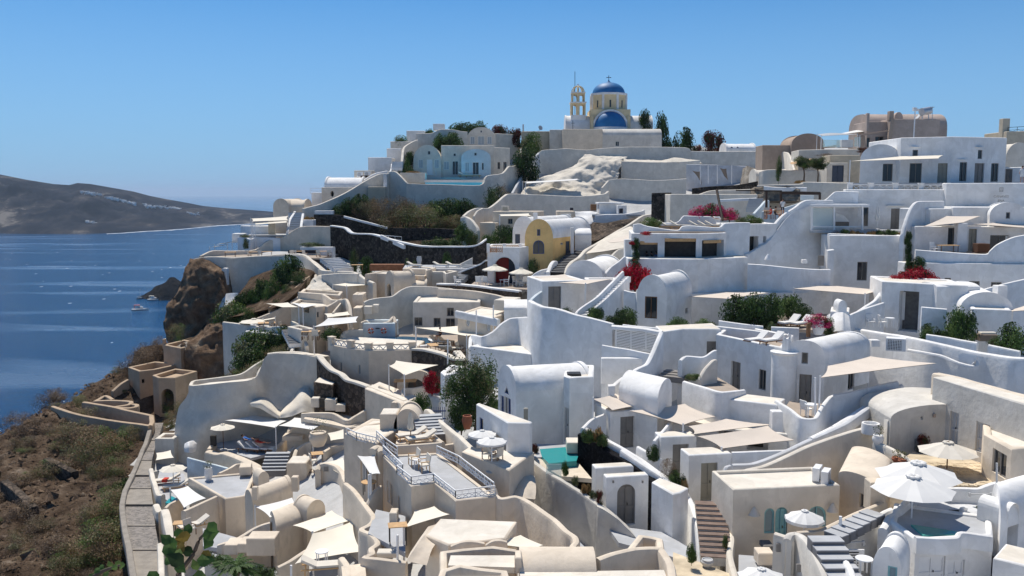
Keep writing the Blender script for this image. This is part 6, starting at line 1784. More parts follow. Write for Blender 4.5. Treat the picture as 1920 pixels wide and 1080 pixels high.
m=MB();q=[P(1523,424,88.5),P(1563,424,88.5),P(1563,390,88.5),P(1523,390,88.5)];m.poly(q);m.build('glass',CGLASS,th,smooth=False)
W('low stair cheek inside the pavilion',[(1567,399,90),(1580,403,90),(1591,414,90),(1592,424,90)],1.5,WHITE,t=.2)
Bx('brown daybed inside the pavilion',1567,416,1592,424,89.6,1,CUSHB,'daybed','daybed')
zt=floor([(1518,432,88),(1700,434,88),(1700,430,91.5),(1525,428,92)],GREYF)
Closed('furled white parasol in front of the hotel wall',1646.5,384,89.6,2.8,CANVW,zt)
W('white terrace parapet planted with grasses',[(1553,437.5,86),(1620,439.5,86),(1697,443,86)],9,WHITE,t=.5)
for i,(u,kd,w,h)in enumerate(((1566,'dryp',14,9),(1583,'dark',18,11),(1601,'straw',22,12),(1612,'straw',14,8),(1634,'straw',20,11),(1648,'mid',18,10),(1664,'mid',18,11),(1676,'mid',14,9),(1684,'straw',12,8))):
 Bush(('dusky','dark green','big golden','small golden','middle golden','left green','second green','third green','rightmost golden')[i]+' tuft in the planted terrace parapet',u,440,86.8,w,h,kd,stems=False)
W('flowing white stair wall sweeping up to the pavilion',[(1398,476,86),(1420,464,87),(1437,454,87.6),(1443,442,88),(1452,420,88.6),(1468,402,89.2),(1490,388,89.8),(1510,375.5,90.4),(1560,375,91)],8,WHITE,t=.45)
W('rounded white lower terrace wall with a wavy rim',[(1402,494,83),(1440,497,82.5),(1480,501.5,82),(1520,504,82),(1556,505,82)],6,WHITE,t=.45)
Blob('smooth white wall face below the flowing stair wall',[[(1444,450,87.6),(1482,402,89),(1532,381,90),(1562,379,90.6)],[(1420,472,86.8),(1474,450,88.2),(1524,440,89.4),(1562,440,90)],[(1404,505,86.2),(1454,508,87.2),(1514,510,88.4),(1562,510,89)]],WHITE,'curved_wall','wall',amp=.12,nscale=.2,back=2,seed=21)
Bx('white rounded vent hood on the terrace rim',1505,487,1514,494,82.6,.5,WHITE,'vent_hood','vent');Bx('slim grey window slot at the terrace end',1534,479,1545,498,85,.1,TAUPE,'window_slot','window')
mb=MB();mb.lathe(P(1440,487,83.6),[(.35,0),(.3,.2),(.05,.55),(0,.56)],10);tag(mb.build('chimney_cone',WHITE),'small white cone chimney on the lower terrace','chimney')
H('tall white house wall with one small shuttered window',[(1556,441,85.5),(1697,445,85)],3,9,WHITE,ops=[(0,'win',1607,491,1626,526)],par=.05)
W('stepped white pilaster left of the shuttered window',[(1549,469,84.6),(1562,467.5,84.6)],6,WHITE,t=.8)
zr=floor([(1215,434,85.4),(1360,434,85),(1360,424,92),(1215,424,92)],TANF)
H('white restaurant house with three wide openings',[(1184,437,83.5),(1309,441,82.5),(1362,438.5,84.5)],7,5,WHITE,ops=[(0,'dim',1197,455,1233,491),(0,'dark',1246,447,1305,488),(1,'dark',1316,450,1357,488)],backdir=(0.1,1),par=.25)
for lb,u0,v0,u1,v1,Y_ in(('left timber blind over the restaurant opening',1200,452,1233,458.5,83.3),('middle timber blind over the restaurant opening',1247,447,1305,453,82.7)):
 Bx(lb,u0,v0,u1,v1,Y_,.1,LWOOD,'roller_blind','blind')
Bx('right timber blind over the restaurant opening',1316,450,1356,456,83.2,.1,LWOOD,'roller_blind','blind',yaw=R(25))
H('white restaurant side wing with a slanted opening',[(1360,420,86.5),(1424,418,87.5),(1456,416.5,88)],4,8,WHITE,ops=[(0,'dark',1402,443,1423,473),(1,'dark',1431,443,1437,455)],par=.1,backdir=(0,1))
H('broad white base wall of the restaurant',[(1178,484,82),(1309,489,81),(1402,484,83.5)],2.5,7,WHITE,par=.02,backdir=(0,1))
W('white roof terrace parapet with a raised step',[(1187,420,87),(1200,419,87),(1216,424,86.6),(1268,431.5,86),(1279,424,86),(1300,423,86),(1347,426,85.6),(1360,418,86),(1405,417,86.5)],2.2,WHITE)
W('upper roof terrace parapet behind the loungers',[(1232,417,93),(1268,417,92),(1280,406,92),(1286,404.5,92),(1350,406,91)],2.5,WHITE)
zr2=floor([(1235,424,92),(1350,424,90),(1350,412,97),(1235,414,97)],TANF)
for i,u in enumerate((1255,1276,1312,1328,1342)):
 put(SB1,Vector((*P(u,424,89.5).xy,zr+.05)),R(70),('leftmost','second','third','fourth','rightmost')[i]+' cream lounger on the restaurant roof',1.15,'loungers on the restaurant roof')
mb=MB();mb.tube([P(1355,413,88),P(1344,356,91)],.13,8);tag(mb.build('leaning_pole',DWOOD),'dark leaning timber pole on the restaurant roof','pole')
for i,(u,w,h)in enumerate(((1312,40,22),(1337,44,26),(1368,36,18),(1300,24,12))):Bush(('left','middle','right','small left')[i]+' pink bougainvillea behind the roof parapet',u,407,92.5,w,h,'pink')
Bush('red geranium row on the restaurant corner',1212,440,83.4,22,8,'red',stems=False);Bush('yellow green shrub at the left roof corner',1220,420,88,40,14,'light')
Bush('green leafy shrub on the restaurant side wing',1410,414,89,40,12,'light');Bush('brownish shrub left of the leafy one',1388,414,89,22,9,'olive')
th=thing('timber_pergola','dark timber pergola over the side terrace','pergola',P(1450,410,93))
for u,v0 in((1437,357),(1464,357),(1537,361)):
 m=MB();m.bar(P(u,410 if u<1500 else 378,92),P(u,v0,92),.2);m.build('post',DWOOD,th,smooth=False)
m=MB();m.bar(P(1380,357,92),P(1465,358,92),.12);m.bar(P(1464,361.5,91.5),P(1537,362.5,91.5),.3);m.build('beam',DWOOD,th,smooth=False)
Bx('pale blue panel behind the pergola',1502,366,1526,376,99,.2,PALEBLUE,'wall_panel','wall')
put(TB1,P(1450,411,91),0,'dark dining table under the timber pergola',1.2)
for i,u in enumerate((1440,1458)):put(CH1,P(u,411,91.5),R(180*i),('left','right')[i]+' chair at the pergola table',1.2)
H('pale wall block beside the cave terrace',[(1257,364,112),(1318,364.5,112),(1420,372,108)],5,9,PALE,par=.02,backdir=(0,1))
W('dark stone wall end before the pale block',[(1223,362,117),(1258,361,116)],6,LAVA,t=.6)
W('dark dry stone ledge above the pale block',[(1300,353,124),(1330,350,122),(1380,347,120),(1420,340,120)],2,LAVA,t=.6,rad=.1)
W('pale sloping parapet above the pale block',[(1310,364,114),(1330,357.5,115),(1360,356,115),(1418,354,114)],3,PALE)
W('thin white ledge running right on the pale block',[(1345,374,108.5),(1418,371,107.5)],.3,WHITE,t=.3,name='ledge',cat='ledge')
Blob('brown field stone wall beside the pergola',[[(1415,350,111),(1455,350,110),(1500,351,109)],[(1414,364,110),(1455,364,109.5),(1500,364,108.5)],[(1412,380,109),(1455,377,109),(1500,377,108)]],FIELDST,'field_stone_wall','wall',amp=.5,nscale=1.2,back=2,seed=22)
W('white rim over the field stone wall',[(1432,349,110),(1460,351,109.5),(1512,351,109)],.5,WHITE,t=.6,name='coping')
Stairs('open grey steps below the field stone wall',(1412,392,103),(1418,372,107),1.6,7,GREYF)
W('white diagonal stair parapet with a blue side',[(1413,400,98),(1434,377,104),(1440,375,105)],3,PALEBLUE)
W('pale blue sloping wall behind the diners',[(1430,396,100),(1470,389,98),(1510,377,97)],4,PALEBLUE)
Bush('big crimson bougainvillea spilling over the terrace',1192,543,78,70,56,'red','bougainvillea','bougainvillea',depth=40);Bush('crimson bougainvillea spray left of the big one',1168,530,78.5,30,26,'red','bougainvillea','bougainvillea')
for i,(v,w)in enumerate(((515,20),(492,14),(470,16))):Bush(('lower','middle','upper')[i]+' leafy part of the vine on the restaurant corner',1192,v,81.6,w,26,'dark','climbing_vine','vine',stems=False)
Bush('red flower tuft at the top of the corner vine',1186,458,81.5,14,8,'red','bougainvillea','bougainvillea',stems=False)
V('white vaulted house with a big window and curved gable',(1195,552,74),(1250,556,73),(1297,553,78),rise=1.55,down=4,mat=WHITE,ops=[(0,'winbr',1209,556,1232,597),(1,'wing',1285,577,1291,588)],lip=.16)
W('white curved shoulder on the left of the big window gable',[(1170,543,75),(1180,546,74.8),(1193,547,74.5),(1198,540,74.2)],1.0,WHITE)
H('white house with a grey panelled door under the awning',[(1017,527,77),(1099,523,78)],5,5,WHITE,ops=[(0,'doort',1028,537,1052,583)],par=.05)
Sail('tan awning over the grey panelled door',[(1046,530,77),(1090,525,78),(1148,523,77),(1098,533,74.5)],CANVT,(3,),sag=.06,post_h=3)
Sail('tan awning strip on the white roof',[(1003,519,81),(1060,514,83),(1076,524,79),(1020,527,78)],CANVT,sag=.05)
H('white wall recess right of the awning post',[(1099,524,79),(1160,520,79)],2,4,WHITE)
V('white vault lying behind the tan awnings',(1060,516,83),(1130,520,82),(1168,508,90),rise=1.3,down=3,mat=WHITE,lip=.15)
W('white curving wall right of the lying vault',[(1122,505,87),(1128,490,89),(1142,483,90),(1158,468,91),(1172,465,91)],3.5,PALE)
W('white wall rising to the vine corner',[(1135,512,83),(1145,500,83.5),(1160,490,83.8),(1172,480,84),(1180,481,84)],4,WHITE)
Bx('white square pillar at the vine corner',1172,449,1188,500,84,1,WHITE,'pillar','pillar')
Sail('flat tan sail over the sweeping stair',[(1138,452,96),(1178,440,98),(1188,452,92),(1142,455,93)],CANVT,(),sag=.1)
Bush('grassy plants on the lying vault',1122,502,85,26,12,'light')
for lb,pts in(('outer edge of the white stair ramp',[(1168,508,77),(1120,555,72.5),(1085,580,70.5),(1079,590,70)]),('inner edge of the white stair ramp',[(1178,518,76.5),(1138,556,73),(1105,585,70.5),(1098,595,70)])):
 W(lb,pts,2.5,WHITE,t=.3)
Stairs('white stair ramp climbing to the bougainvillea',(1090,593,70.3),(1172,518,77),1.0,16,WHITE)
W('tall white curved retaining wall in the middle',[(994,563,74),(1003,567,72),(1018,574,70.5),(1040,577,69.5),(1055,581,69),(1080,589,68.2),(1110,596,67.5),(1150,607,66.8)],7,WHITE,t=.5)
W('slanted glass edged ramp wall at the left end',[(994,562,74.5),(1005,552,76),(1016,545,77.5)],4,PALEBLUE)
for(u,v,w,h,kd,lb)in((1062,588,24,15,'olive','small round shrub by the awning post'),(1116,590,34,20,'mid','bushy shrub on the retaining wall left of the ramp foot'),(1148,610,40,20,'dark','dark shrub overhanging the retaining wall'),(1175,603,44,32,'mid','round green shrub left of the big window'),(1268,613,46,20,'mid','wide green shrub at the foot of the vaulted house'),(1295,614,24,12,'straw','flowering low shrub right of the wide green one'),(1322,610,40,14,'light','pale green flower bed against the shaded wall')):
 Bush(lb,u,v,69.5 if u<1200 else 71,w,h,kd)
W('white garden parapet above the louvred screen',[(1168,608,67.5),(1200,611,67.5),(1245,616,67.5),(1305,618.5,68),(1322,610,68.5),(1345,611,68.5),(1430,621,67)],5,WHITE,t=.4)
Sail('tan shade sail over the big green bush',[(1290,556,77),(1362,548,80),(1442,549,79),(1365,560,74.5)],CANVT,(3,),sag=.06,pull=.04,post_h=3)
Sail('tan shade sail at the right of the garden',[(1488,541,79),(1550,534,82),(1655,544,78),(1622,552,74.5)],CANVT,(0,3),sag=.06,pull=.04,post_h=4)
H('shaded grey garden wall under the tan sails',[(1298,550,80.5),(1556,540,82)],2,6,WHITE,par=.02,ops=[(0,'win',1487,541,1504,565)])
for(u,v,w,h,kd,Y_,lb)in((1385,608,70,56,'dark',71,'large dark green bush left on the garden wall'),(1418,610,64,62,'dark',71.5,'large dark green bush at the middle of the garden wall'),(1450,606,40,56,'mid',72,'tall green bush right of the dark bushes'),(1478,585,48,40,'mid',75,'leafy shrub behind the white sail post'),(1500,592,46,24,'dark',74,'low dark hedge right of the sail post'),(1445,624,18,22,'olive',68.5,'brown green plant hanging over the wall'),(1468,612,40,8,'straw',70,'strip of dry grass before the loungers')):
 Bush(lb,u,v,Y_,w,h,kd)
W('white planter wall under the dark bushes',[(1348,600,69.5),(1395,607,69),(1430,611,69)],2.5,WHITE)
W('low white wall below the garden loungers',[(1446,612,68),(1498,614,67.5)],2,WHITE)
zg=floor([(1440,614,70),(1570,618,68),(1570,595,78),(1440,595,78)],TANF);zg=zg
SBW=proto_sunbed(CANVW,WOOD,'white lounger',.65)
put(SBW,Vector((*P(1480,608,70.5).xy,zg)),R(-55),'left white deck lounger in the upper garden',1.1);put(SBW,Vector((*P(1503,610,70.2).xy,zg)),R(-55),'right white deck lounger beside the pink flowers',1.1)
put(proto_pot(WHITE,L_MID,'large white pot',.5,1.1,plant=False),P(1534,627,66.5),0,'large white pot holding the pink bougainvillea',1.0)
Bush('bright pink bougainvillea in the large white pot',1535,612,66.5,50,26,'pink','bougainvillea','bougainvillea');Bush('green shrub right of the pink bougainvillea',1556,622,67,22,24,'olive')
Bx('brown timber post at the pot',1514,606,1520,632,66,.3,WOOD,'timber_post','post')
th=thing('louvred_screen','white louvred timber screen beneath the white parapet','screen',P(1195,655,65.5))
for i in range(13):
 a,b=P(1155,614+i*2.95,66),P(1236-i*1.3,626+i*2.75,65);m=MB();m.bar(a,b,.05,.075);m.build('slat',WPAINT,th,smooth=False)
for u in(1155,1183,1211):
 m=MB();m.bar(P(u,612+(u-1155)*.14,66.05),P(u,652+(u-1155)*.12,65.9),.1);m.build('upright',WPAINT,th,smooth=False)
Bx('dark panel painting the shaded void behind the louvred screen',1156,618,1230,655,66.5,.3,DIM,'back_panel','wall')  # solid panel, the shade behind the slats is put into its colour
W('white slab edge over the louvred screen',[(1147,610,66),(1200,614,65.6),(1242,621,65)],.25,WHITE,t=.8,name='slab_edge')
W('slanting white wall right of the louvred screen',[(1240,622,64.5),(1232,640,63.5),(1224,660,62.5),(1213,681,61.5),(1195,690,60.8),(1175,702,60),(1160,713,59.4),(1150,722,59)],5,WHITE,t=.4)
W('angular white ledge wall below the louvred screen',[(1130,646,65),(1170,653,64),(1219,662,62.8)],3.2,WHITE,t=.3)
H('wide white house face right of the louvred screen',[(1241,622,65.5),(1280,617,67),(1352,618,67)],3,7,WHITE,ops=[(1,'doort',1325,640,1344,668)],par=.02,backdir=(0,1))
Bx('plain white wall face below the retaining wall',1128,672,1226,720,63.0,.5,WHITE,'plain_wall','wall')
W('white stepped stair wall below the shuttered door',[(1275,675,61.5),(1286,667,62),(1318,669,61.8),(1337,657,62),(1343,656,62)],4,WHITE,t=.35)
W('small slanted wall at the planted step',[(1310,712,60),(1320,692,60.5),(1336,675,61),(1342,674,61.2)],4,PALE,t=.35)
Bush('green plants on the step behind the round vault',1300,712,60.5,32,14,'light',stems=False);Stairs('dark steps behind the round vault',(1258,708,61.5),(1274,695,63),2.0,3,TAUPE)
V('round white vault in front of the stair wall',(1190,712,60.5),(1160,733,56.8),(1233,753),rise=1.0,down=4,mat=WHITE,lip=.0)
W('white stub wall left of the round vault',[(1140,722,57.5),(1152,721,57.5)],3,WHITE,t=.6)
H('tall white house with a roof terrace and two slim windows',[(1343,626,66),(1444,645,61),(1468,652,60)],6,8,WHITE,roof=TANF,ops=[(0,'doort',1370,678,1388,731),(0,'win',1422,693,1436,731)],backdir=(.45,1),par=.7,t=.3)
V('white barrel vaulted wing with a tall dark door',(1468,668,60),(1547,669,59),(1632,661,63),rise=1.15,down=6,mat=WHITE,ops=[(0,'doort',1498,702,1521,770),(0,'win',1503,661,1515,682),(1,'win',1590,700,1602,730),(1,'dark',1600,720,1640,750)],lip=.05,flat=2.2)
th=thing('bread_oven_ledge','white half round ledge on the corner of the tall house','ledge',P(1470,700,59.5));m=MB();c=P(1471,661,59.9);m.lathe((c.x,c.y,c.z-5),[(.85,0),(.85,4.9),(.95,5.0),(.95,5.08),(0,5.1)],18);m.build('pier',WHITE,th)
th=thing('twin_chimney','white twin horned chimney beside the barrel vault','chimney',P(1475,658,60))
m=MB();c=P(1475,658,60);m.lathe(c,[(.36,0),(.3,.8),(.28,.85)],4);m.build('stack',WHITE,th,smooth=False)
for s in(-1,1):
 m=MB();m.tube([c+Vector((.16*s,0,.8)),c+Vector((.2*s,0,1.05)),c+Vector((.05*s,0,1.15))],.1,6);m.build('horn',WHITE,th)
zh=P(1440,650,61).z
put(SBW,P(1418,644,63.5),R(-60),'left white lounger on the white house roof',1.0);put(SBW,P(1447,645,62),R(-60),'right white lounger on the white house roof',1.0)
W('white terrace wall in front of the tall house door',[(1283,714,59),(1318,724,57),(1353,734,55.3),(1395,730,57)],4,WHITE,t=.35)
zt=floor([(1285,730,59),(1353,750,55.5),(1400,740,57.5),(1345,722,63)],TANF)
W('white parapet wall by the tall dark door',[(1456,749,54.5),(1480,765,53.2),(1503,782,52),(1528,782,52),(1540,764,53),(1552,747,54),(1562,740,54.5),(1600,733,55),(1640,723,55.5),(1682,714,56)],5,WHITE,t=.32)
zt=floor([(1460,780,54),(1530,790,53),(1560,770,57),(1480,765,58)],TANF)
Bx('white letterbox like pier left of the parapet',1448,772,1468,810,52.5,.6,WHITE,'pier','pier');Pole('slim white sail post on the terrace by the dark door',1528.5,708,785,53)
put(TBW,P(1520,781,53.5),0,'round white cafe table on the small terrace',1.1);put(CHW,P(1512,779,54),2,'white wire chair at the round cafe table',1.0)
Sail('long tan shade sail beside the barrel vault',[(1538,708,53.5),(1552,686,58),(1632,668,61),(1756,681,56)],CANVT,(0,),sag=.12,pull=.06,post_h=3.5)
H('broad white block wall below the parapet',[(1343,745,56),(1456,770,54)],2,5,WHITE,par=.02)
W('long smooth white ramp wall swooping left',[(1520,820,50),(1560,800,51.5),(1600,775,53),(1630,755,54.5),(1660,735,56),(1690,720,57.5)],4,WHITE,t=.4)
W('long rounded white wall with a dipped rim at the right',[(1594,614,70),(1620,618,68.5),(1660,624,66.5),(1700,630,64.5),(1740,638,62.5),(1770,645,61.5),(1800,652,60.5),(1850,662,59),(1900,669,57.5),(1950,670,56.5)],6,WHITE,t=.6,rad=.25)
W('thin raised plaster band on the rounded wall',[(1703,654,63),(1740,660,61.5),(1765,665,60.6),(1800,679,59.3),(1828,684,58.6),(1830,668,58.6)],.18,WHITE,t=.3,name='plaster_band',cat='band')
th=thing('boxed_air_conditioner','white box with a dark grille on the rounded wall','air conditioner',P(1678,659,63));m=MB();m.box(P(1680,645,62.8),1.3,.9,.9,R(-25));m.build('casing',WPAINT,th,smooth=False)
Mx=Matrix.Rotation(R(-25),3,'Z');c=P(1680,645,62.8)
m=MB();m.box(c+Mx@Vector((-.1,-.46,0)),.95,.02,.75,R(-25));m.build('grille_back',BLACKP,th,smooth=False);m=MB()
for i in range(9):m.bar(c+Mx@Vector((-.55+i*.11,-.49,-.36)),c+Mx@Vector((-.55+i*.11,-.49,.36)),.035)
for i in range(7):m.bar(c+Mx@Vector((-.56,-.5,-.33+i*.11)),c+Mx@Vector((.36,-.5,-.33+i*.11)),.03)
m.build('grille',WPAINT,th,smooth=False)
Bx('white pump unit left of the boxed grille',1634,638,1650,650,63,.6,WHITE,'pump','pump')
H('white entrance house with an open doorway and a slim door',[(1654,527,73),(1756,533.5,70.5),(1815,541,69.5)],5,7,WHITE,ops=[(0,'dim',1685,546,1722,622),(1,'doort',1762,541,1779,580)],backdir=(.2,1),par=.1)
Bx('white information board inside the open doorway',1688,547,1697,600,73,.1,WPAINT,'sign_board','sign')
side_vault('small white barrel roof over the slim door',1757,1838,540,529,70,3,2,WHITE,lip=.0)
V('broad white low vault beyond the tree',(1800,580,68),(1900,582,67),back=9,rise=1.3,down=3,mat=WHITE,lip=.1)
H('white wall house behind the leafy tree',[(1822,578,66.5),(1897,582,65.5)],5,6,WHITE,par=.05)
Bx('white rounded chimney with a dark hole at the right',1871,536,1889,558,69,.8,WHITE,'chimney','chimney')
W('white sloping parapet at the right edge',[(1840,543,74),(1885,531,74),(1935,520,74)],3,WHITE)
Sail('tan sail corner at the right edge',[(1880,585,66),(1930,570,70),(1945,580,64)],CANVT,sag=.1)
W('white square wall by the entrance house',[(1728,575,66.5),(1775,579,66)],4,WHITE,t=.4)
W('white planter wall under the leafy tree',[(1738,626,64),(1780,632,63),(1833,642,61.5)],2,WHITE);W('second white planter wall at the right',[(1854,646,61),(1912,658,59.5)],2,WHITE)
Bush('large leafy green tree like bush before the white wall',1800,632,64.5,58,66,'mid');Bush('small clipped green bush at the square wall',1742,632,64.8,36,26,'mid');Bush('leafy bush at the right edge',1898,656,61,56,52,'mid');Bush('low light shrub between the two green bushes',1866,645,62.5,30,16,'olive');Bush('small filler shrub left of the leafy tree',1772,630,64.5,24,16,'mid')
Bx('brown sofa back behind the planter walls',1838,628,1872,640,64,.8,CUSHB,'sofa','sofa');Bx('cream bolster on the brown sofa',1840,623.5,1870,629,64.3,.5,CUSH,'bolster','cushion')
for i,(u,v)in enumerate(((1632,613),(1655,614),(1668,613))):put(CHW if i<2 else TBW,P(u,v,69.5-i*.6),1.5*i,('white wire chair left on the wall terrace','white wire chair right on the wall terrace','low white table on the wall terrace')[i],1.0)
V('white tapered tower chimney left of the entrance steps',(1572,575,69),(1588,575,69),back=1.1,rise=.5,down=3.5,mat=WHITE,lip=0,name='chimney_tower',cat='chimney')
for lb,pts in(('upper white stair parapet at the entrance house',[(1595,592,71),(1620,575,72),(1640,562,73),(1655,543,74)]),('lower white stair parapet at the entrance house',[(1588,592,69),(1620,578,70),(1656,567,71)])):W(lb,pts,3,WHITE)
H('white base wall under the chimney tower',[(1557,583,69.5),(1592,590,69)],3,5,WHITE,par=.02)
Blob('white sloped plaster foot of the chimney tower',[[(1568,590,68.5),(1580,585,68),(1592,592,68)],[(1560,622,67.5),(1578,620,67),(1596,622,67)]],WHITE,'plaster_slope','wall',amp=.1,back=2,seed=25)
W('tall white curved screen wall at the hotel',[(1691,441,84.5),(1696,420,85),(1702,402,85.4),(1708,388,85.8),(1716,379,86.2),(1728,377,86.6),(1768,376.5,88)],9,WHITE,t=.4)
H('white terrace house with a flat roof ledge at the right',[(1745,391,86),(1790,387,87)],4,8,WHITE,par=.05)
H('long white roof ledge above the right terrace',[(1787,388,86.5),(1860,391,85.5),(1935,392,84.5)],4,9,WHITE,par=.05,backdir=(0,1),ops=[(0,'win',1777,428,1797,462)])
V('low white arched gable at the right edge of the roof ledge',(1856,403,84),(1925,406,83),back=3,rise=1.1,down=2,mat=WHITE,ops=[(0,'win',1886,398,1894,410)],lip=.1)
Sail('light tan sail stretched over the right terrace',[(1730,425,82),(1775,405,86),(1838,405,84.5),(1806,417,82.5)],CANVT,(),sag=.08,pull=.05)
Sail('second light tan sail at the right edge',[(1824,420,82),(1870,417,84),(1940,422,83),(1940,428,80)],CANVT,sag=.08,pull=.05)
H('white terrace back wall with doors under the tan sails',[(1716,424,84.5),(1935,412,83)],2,8,WHITE,ops=[(0,'win',1777,427,1797,461),(0,'door',1816,429,1831,476),(0,'glass',1856,441,1892,472)],par=.02)
H('white square pier under the right sail',[(1797,418,82.5),(1815,418.5,82.3)],1.5,5,WHITE,par=.02)
W('white front wall of the right terrace with a curling end',[(1716,468,80),(1760,471,79.5),(1800,474,79.2),(1848,476.5,78.8),(1856,470,78.7),(1868,459,78.6),(1885,450,78.5),(1905,443,78.4),(1945,436,78.2)],6,WHITE,t=.4)
zt=floor([(1716,476,80),(1940,480,79),(1940,470,83),(1716,470,84)],TANF)
put(CHW,P(1752,476,81),.5,'dark shaded chair on the right terrace',1.1);put(TB1,P(1776,476,81),0,'shaded table on the right terrace',1.1)
Bx('brown wicker armchair before the right window',1833,457,1856,474,80.5,.9,simple('wicker',(.10,.05,.03),.9),'armchair','chair')
H('large white wall face at the right with small square windows',[(1697,492,79.4),(1800,500,78.6),(1935,500,77.6)],1.5,6,WHITE,ops=[(0,'win',1771,521,1783,533),(1,'win',1817,527,1837,536),(1,'win',1858,529,1878,540)],par=.02,backdir=(0,1))
for i,(v,w)in enumerate(((515,20),(496,14),(476,12),(458,14))):Bush(('lowest','third','second','topmost')[i]+' leafy part of the vine climbing the right wall',1702+(3-i),v,79,w,26,'dark','climbing_vine','vine',stems=False)
Bush('leafy shoulder of the climbing vine',1722,506,78.5,24,26,'dark','climbing_vine','vine',stems=False)
for i,(u,w,h)in enumerate(((1690,44,22),(1718,60,34),(1742,40,18))):Bush(('left','middle','right')[i]+' crimson bougainvillea cascade above the entrance house',u,531,76.5,w,h,'red','bougainvillea','bougainvillea')
# ================================================================== FOREGROUND
V('white barrel vaulted house with blue shutters at its left gable',(934,714,60.5),(968,735,57),(1112,726),rise=1.3,down=5,mat=WHITE,ops=[(0,'winb:tri',945.5,724,954.5,739),(0,'doorb',938.5,742,944.6,786),(0,'doort',944.8,744,951.2,790),(0,'doorb',951.4,747,957.5,792)],lip=.12)
H('white service tower with a grey door joined to the blue shuttered house',[(1057,704,57.2),(1068,708),(1113,706)],4,6,WHITE,ops=[(0,'doorg',1057,764,1066.5,828)],backdir=(.1,1),par=.25)
Bx('flat black fan housing on the service tower',1064,701,1090,706,57.2,.8,BLACKP,'fan_housing','vent')
H('white wall house with a beige end face and blue window',[(893,757,54.3),(952,792),(993,793)],.35,5,WHITE,ops=[(0,'winb',899,784,906,807),(0,'dim',924,818,949,866)],backdir=(.5,1),par=.0)
Bx('grey wedge fin on the beige end face',982,766,990,792,54,.3,OLIVEP,'fin','wall')
for lb,u,v,Y_ in(('left white parasol with a scalloped vent by the porch',904,807,51),('right white parasol nearer the beige end face',922,820,48)):
 Parasol(lb,u,v,Y_,.86,2.0,CANVW,rise=.22,val=.1,sides=10)
zq=P(922,880,48).z
for i,(u,v)in enumerate(((912,862),(926,868),(932,866))):put(CH1,P(u,v,48.4),i*2,('left','middle','right')[i]+' dark chair under the porch parasols',.9)
H('tall white shrine pier with a curved niche beside the olive tree',[(826,697,68),(834,704),(852,699)],3,6,WHITE,ops=[(1,'niche:arch',838,712,848,734)],backdir=(.2,1),par=.3)
Tree('big round olive tree between the shrine pier and the blue house',888,800,63.5,116,112,150,'olive');Bush('thick green undergrowth at the foot of the big olive tree',865,795,61.5,50,52,'dark');Bush('bright leafy shrub right of the olive trunk',922,770,63,32,34,'mid');Bush('leafy filler behind the big olive tree',905,735,66,60,50,'olive')
Bush('crimson bougainvillea hanging from the shrine pier',810,736,70,34,46,'red','bougainvillea','bougainvillea');Bush('round dark green shrub below the shrine pier',787,776,66,42,42,'mid');Bush('tiny red flowers beside the round shrub',770,765,67,8,8,'red',stems=False)
th=thing('picket_gate','dark blue picket gate below the olive tree','gate',P(822,792,61))
for i in range(8):
 a=P(806+i*4,793,61.5-i*.1);m=MB();m.bar(a,a+Vector((0,0,1.15)),.07,.03);m.build('picket',BLUEP,th,smooth=False)
for z in(.3,.85):
 m=MB();m.bar(P(803,793,61.6)+Vector((0,.04,z)),P(836,793,60.8)+Vector((0,.04,z)),.04,.08);m.build('rail',BLUEP,th,smooth=False)
put(proto_pot(TERRAP,L_MID,'terracotta pot',.35,.9,plant=False),P(876,804,58),0,'large terracotta jar under the olive tree',1.0)
Stairs('grey stepped lane with dark risers climbing to the blue gate',(812,817,55),(800,777,58),1.9,7,GREYF,DGREYF)
W('white wall on the right of the stepped lane',[(799,767,61),(806,769,60),(833,795,56),(862,817,53),(872,826,52),(890,842,50.5),(938,864,48.5),(960,862,48.5)],4,PALE,t=.4)
W('cream wall on the left of the stepped lane',[(770,772,60),(778,777,59),(790,797,56.5),(800,806,55.5),(830,828,53)],3,CREAM,t=.35)
zs=floor([(742,832,53.5),(830,830,53.5),(800,806,57),(748,808,57)],CREAM,'sun_terrace')
W('cream parapet in front of the two sunbeds',[(744,834,53),(790,832,53),(829,828,53)],2.2,CREAM,t=.3)
put(SB1,Vector((*P(772,826,54.5).xy,zs)),R(-65),'left cream sunbed beside the furled parasol',1.0);put(SB1,Vector((*P(790,830,53.8).xy,zs)),R(-65),'right cream sunbed beside the furled parasol',1.0)
Closed('furled cream parasol between the two sunbeds',769.5,772,54,2,CANVC,zs,WOOD)
V('cream half dome oven wall behind the sunbeds',(738,805,57),(790,806,57),back=2.2,rise=1.25,down=3,mat=CREAM,lip=.12,name='oven_dome',cat='oven')
H('cream rounded chimney block left of the oven dome',[(712,776,57),(744,773,57)],1.6,3,CREAM,par=.0)
H('cream house with white railing left of the chimney block',[(646,812,56),(705,829,53.5),(720,822,55)],4,6,CREAM,ops=[(0,'glassw',676,865,688,905),(0,'dim',688,866,697,906)],backdir=(.3,1),par=.05)
Railing('white crossed railing on the cream house roof',[(650,803,56),(668,811,55),(705,820,53.6)],.55,1.0,WPAINT)
Railing('white crossed railing stepping down beside the chimney block',[(706,808,54),(722,822,53),(745,838,52)],.55,1.0,WPAINT)
W('cream wall behind the roof railing',[(646,800,57),(680,797,58),(712,792,58.5)],2,CREAM,t=.3)
W('cream stepped wall tip by the railing',[(698,841,52),(708,835,52.5),(716,845,52)],3,CREAM,t=.5)
th=H('cream house carrying the grey roof terrace with two armchairs',[(717,853,52),(771,911),(814,904),(854,938),(929,930),(822,848)],0,6,CREAM,GREYF,ops=[(0,'winw',726,903,730.5,942),(0,'wing',732,908,736,948),(0,'wing',746.5,931,750.5,975),(3,'wing',881,976,884,992)],par=.12,poly=True,t=.2)
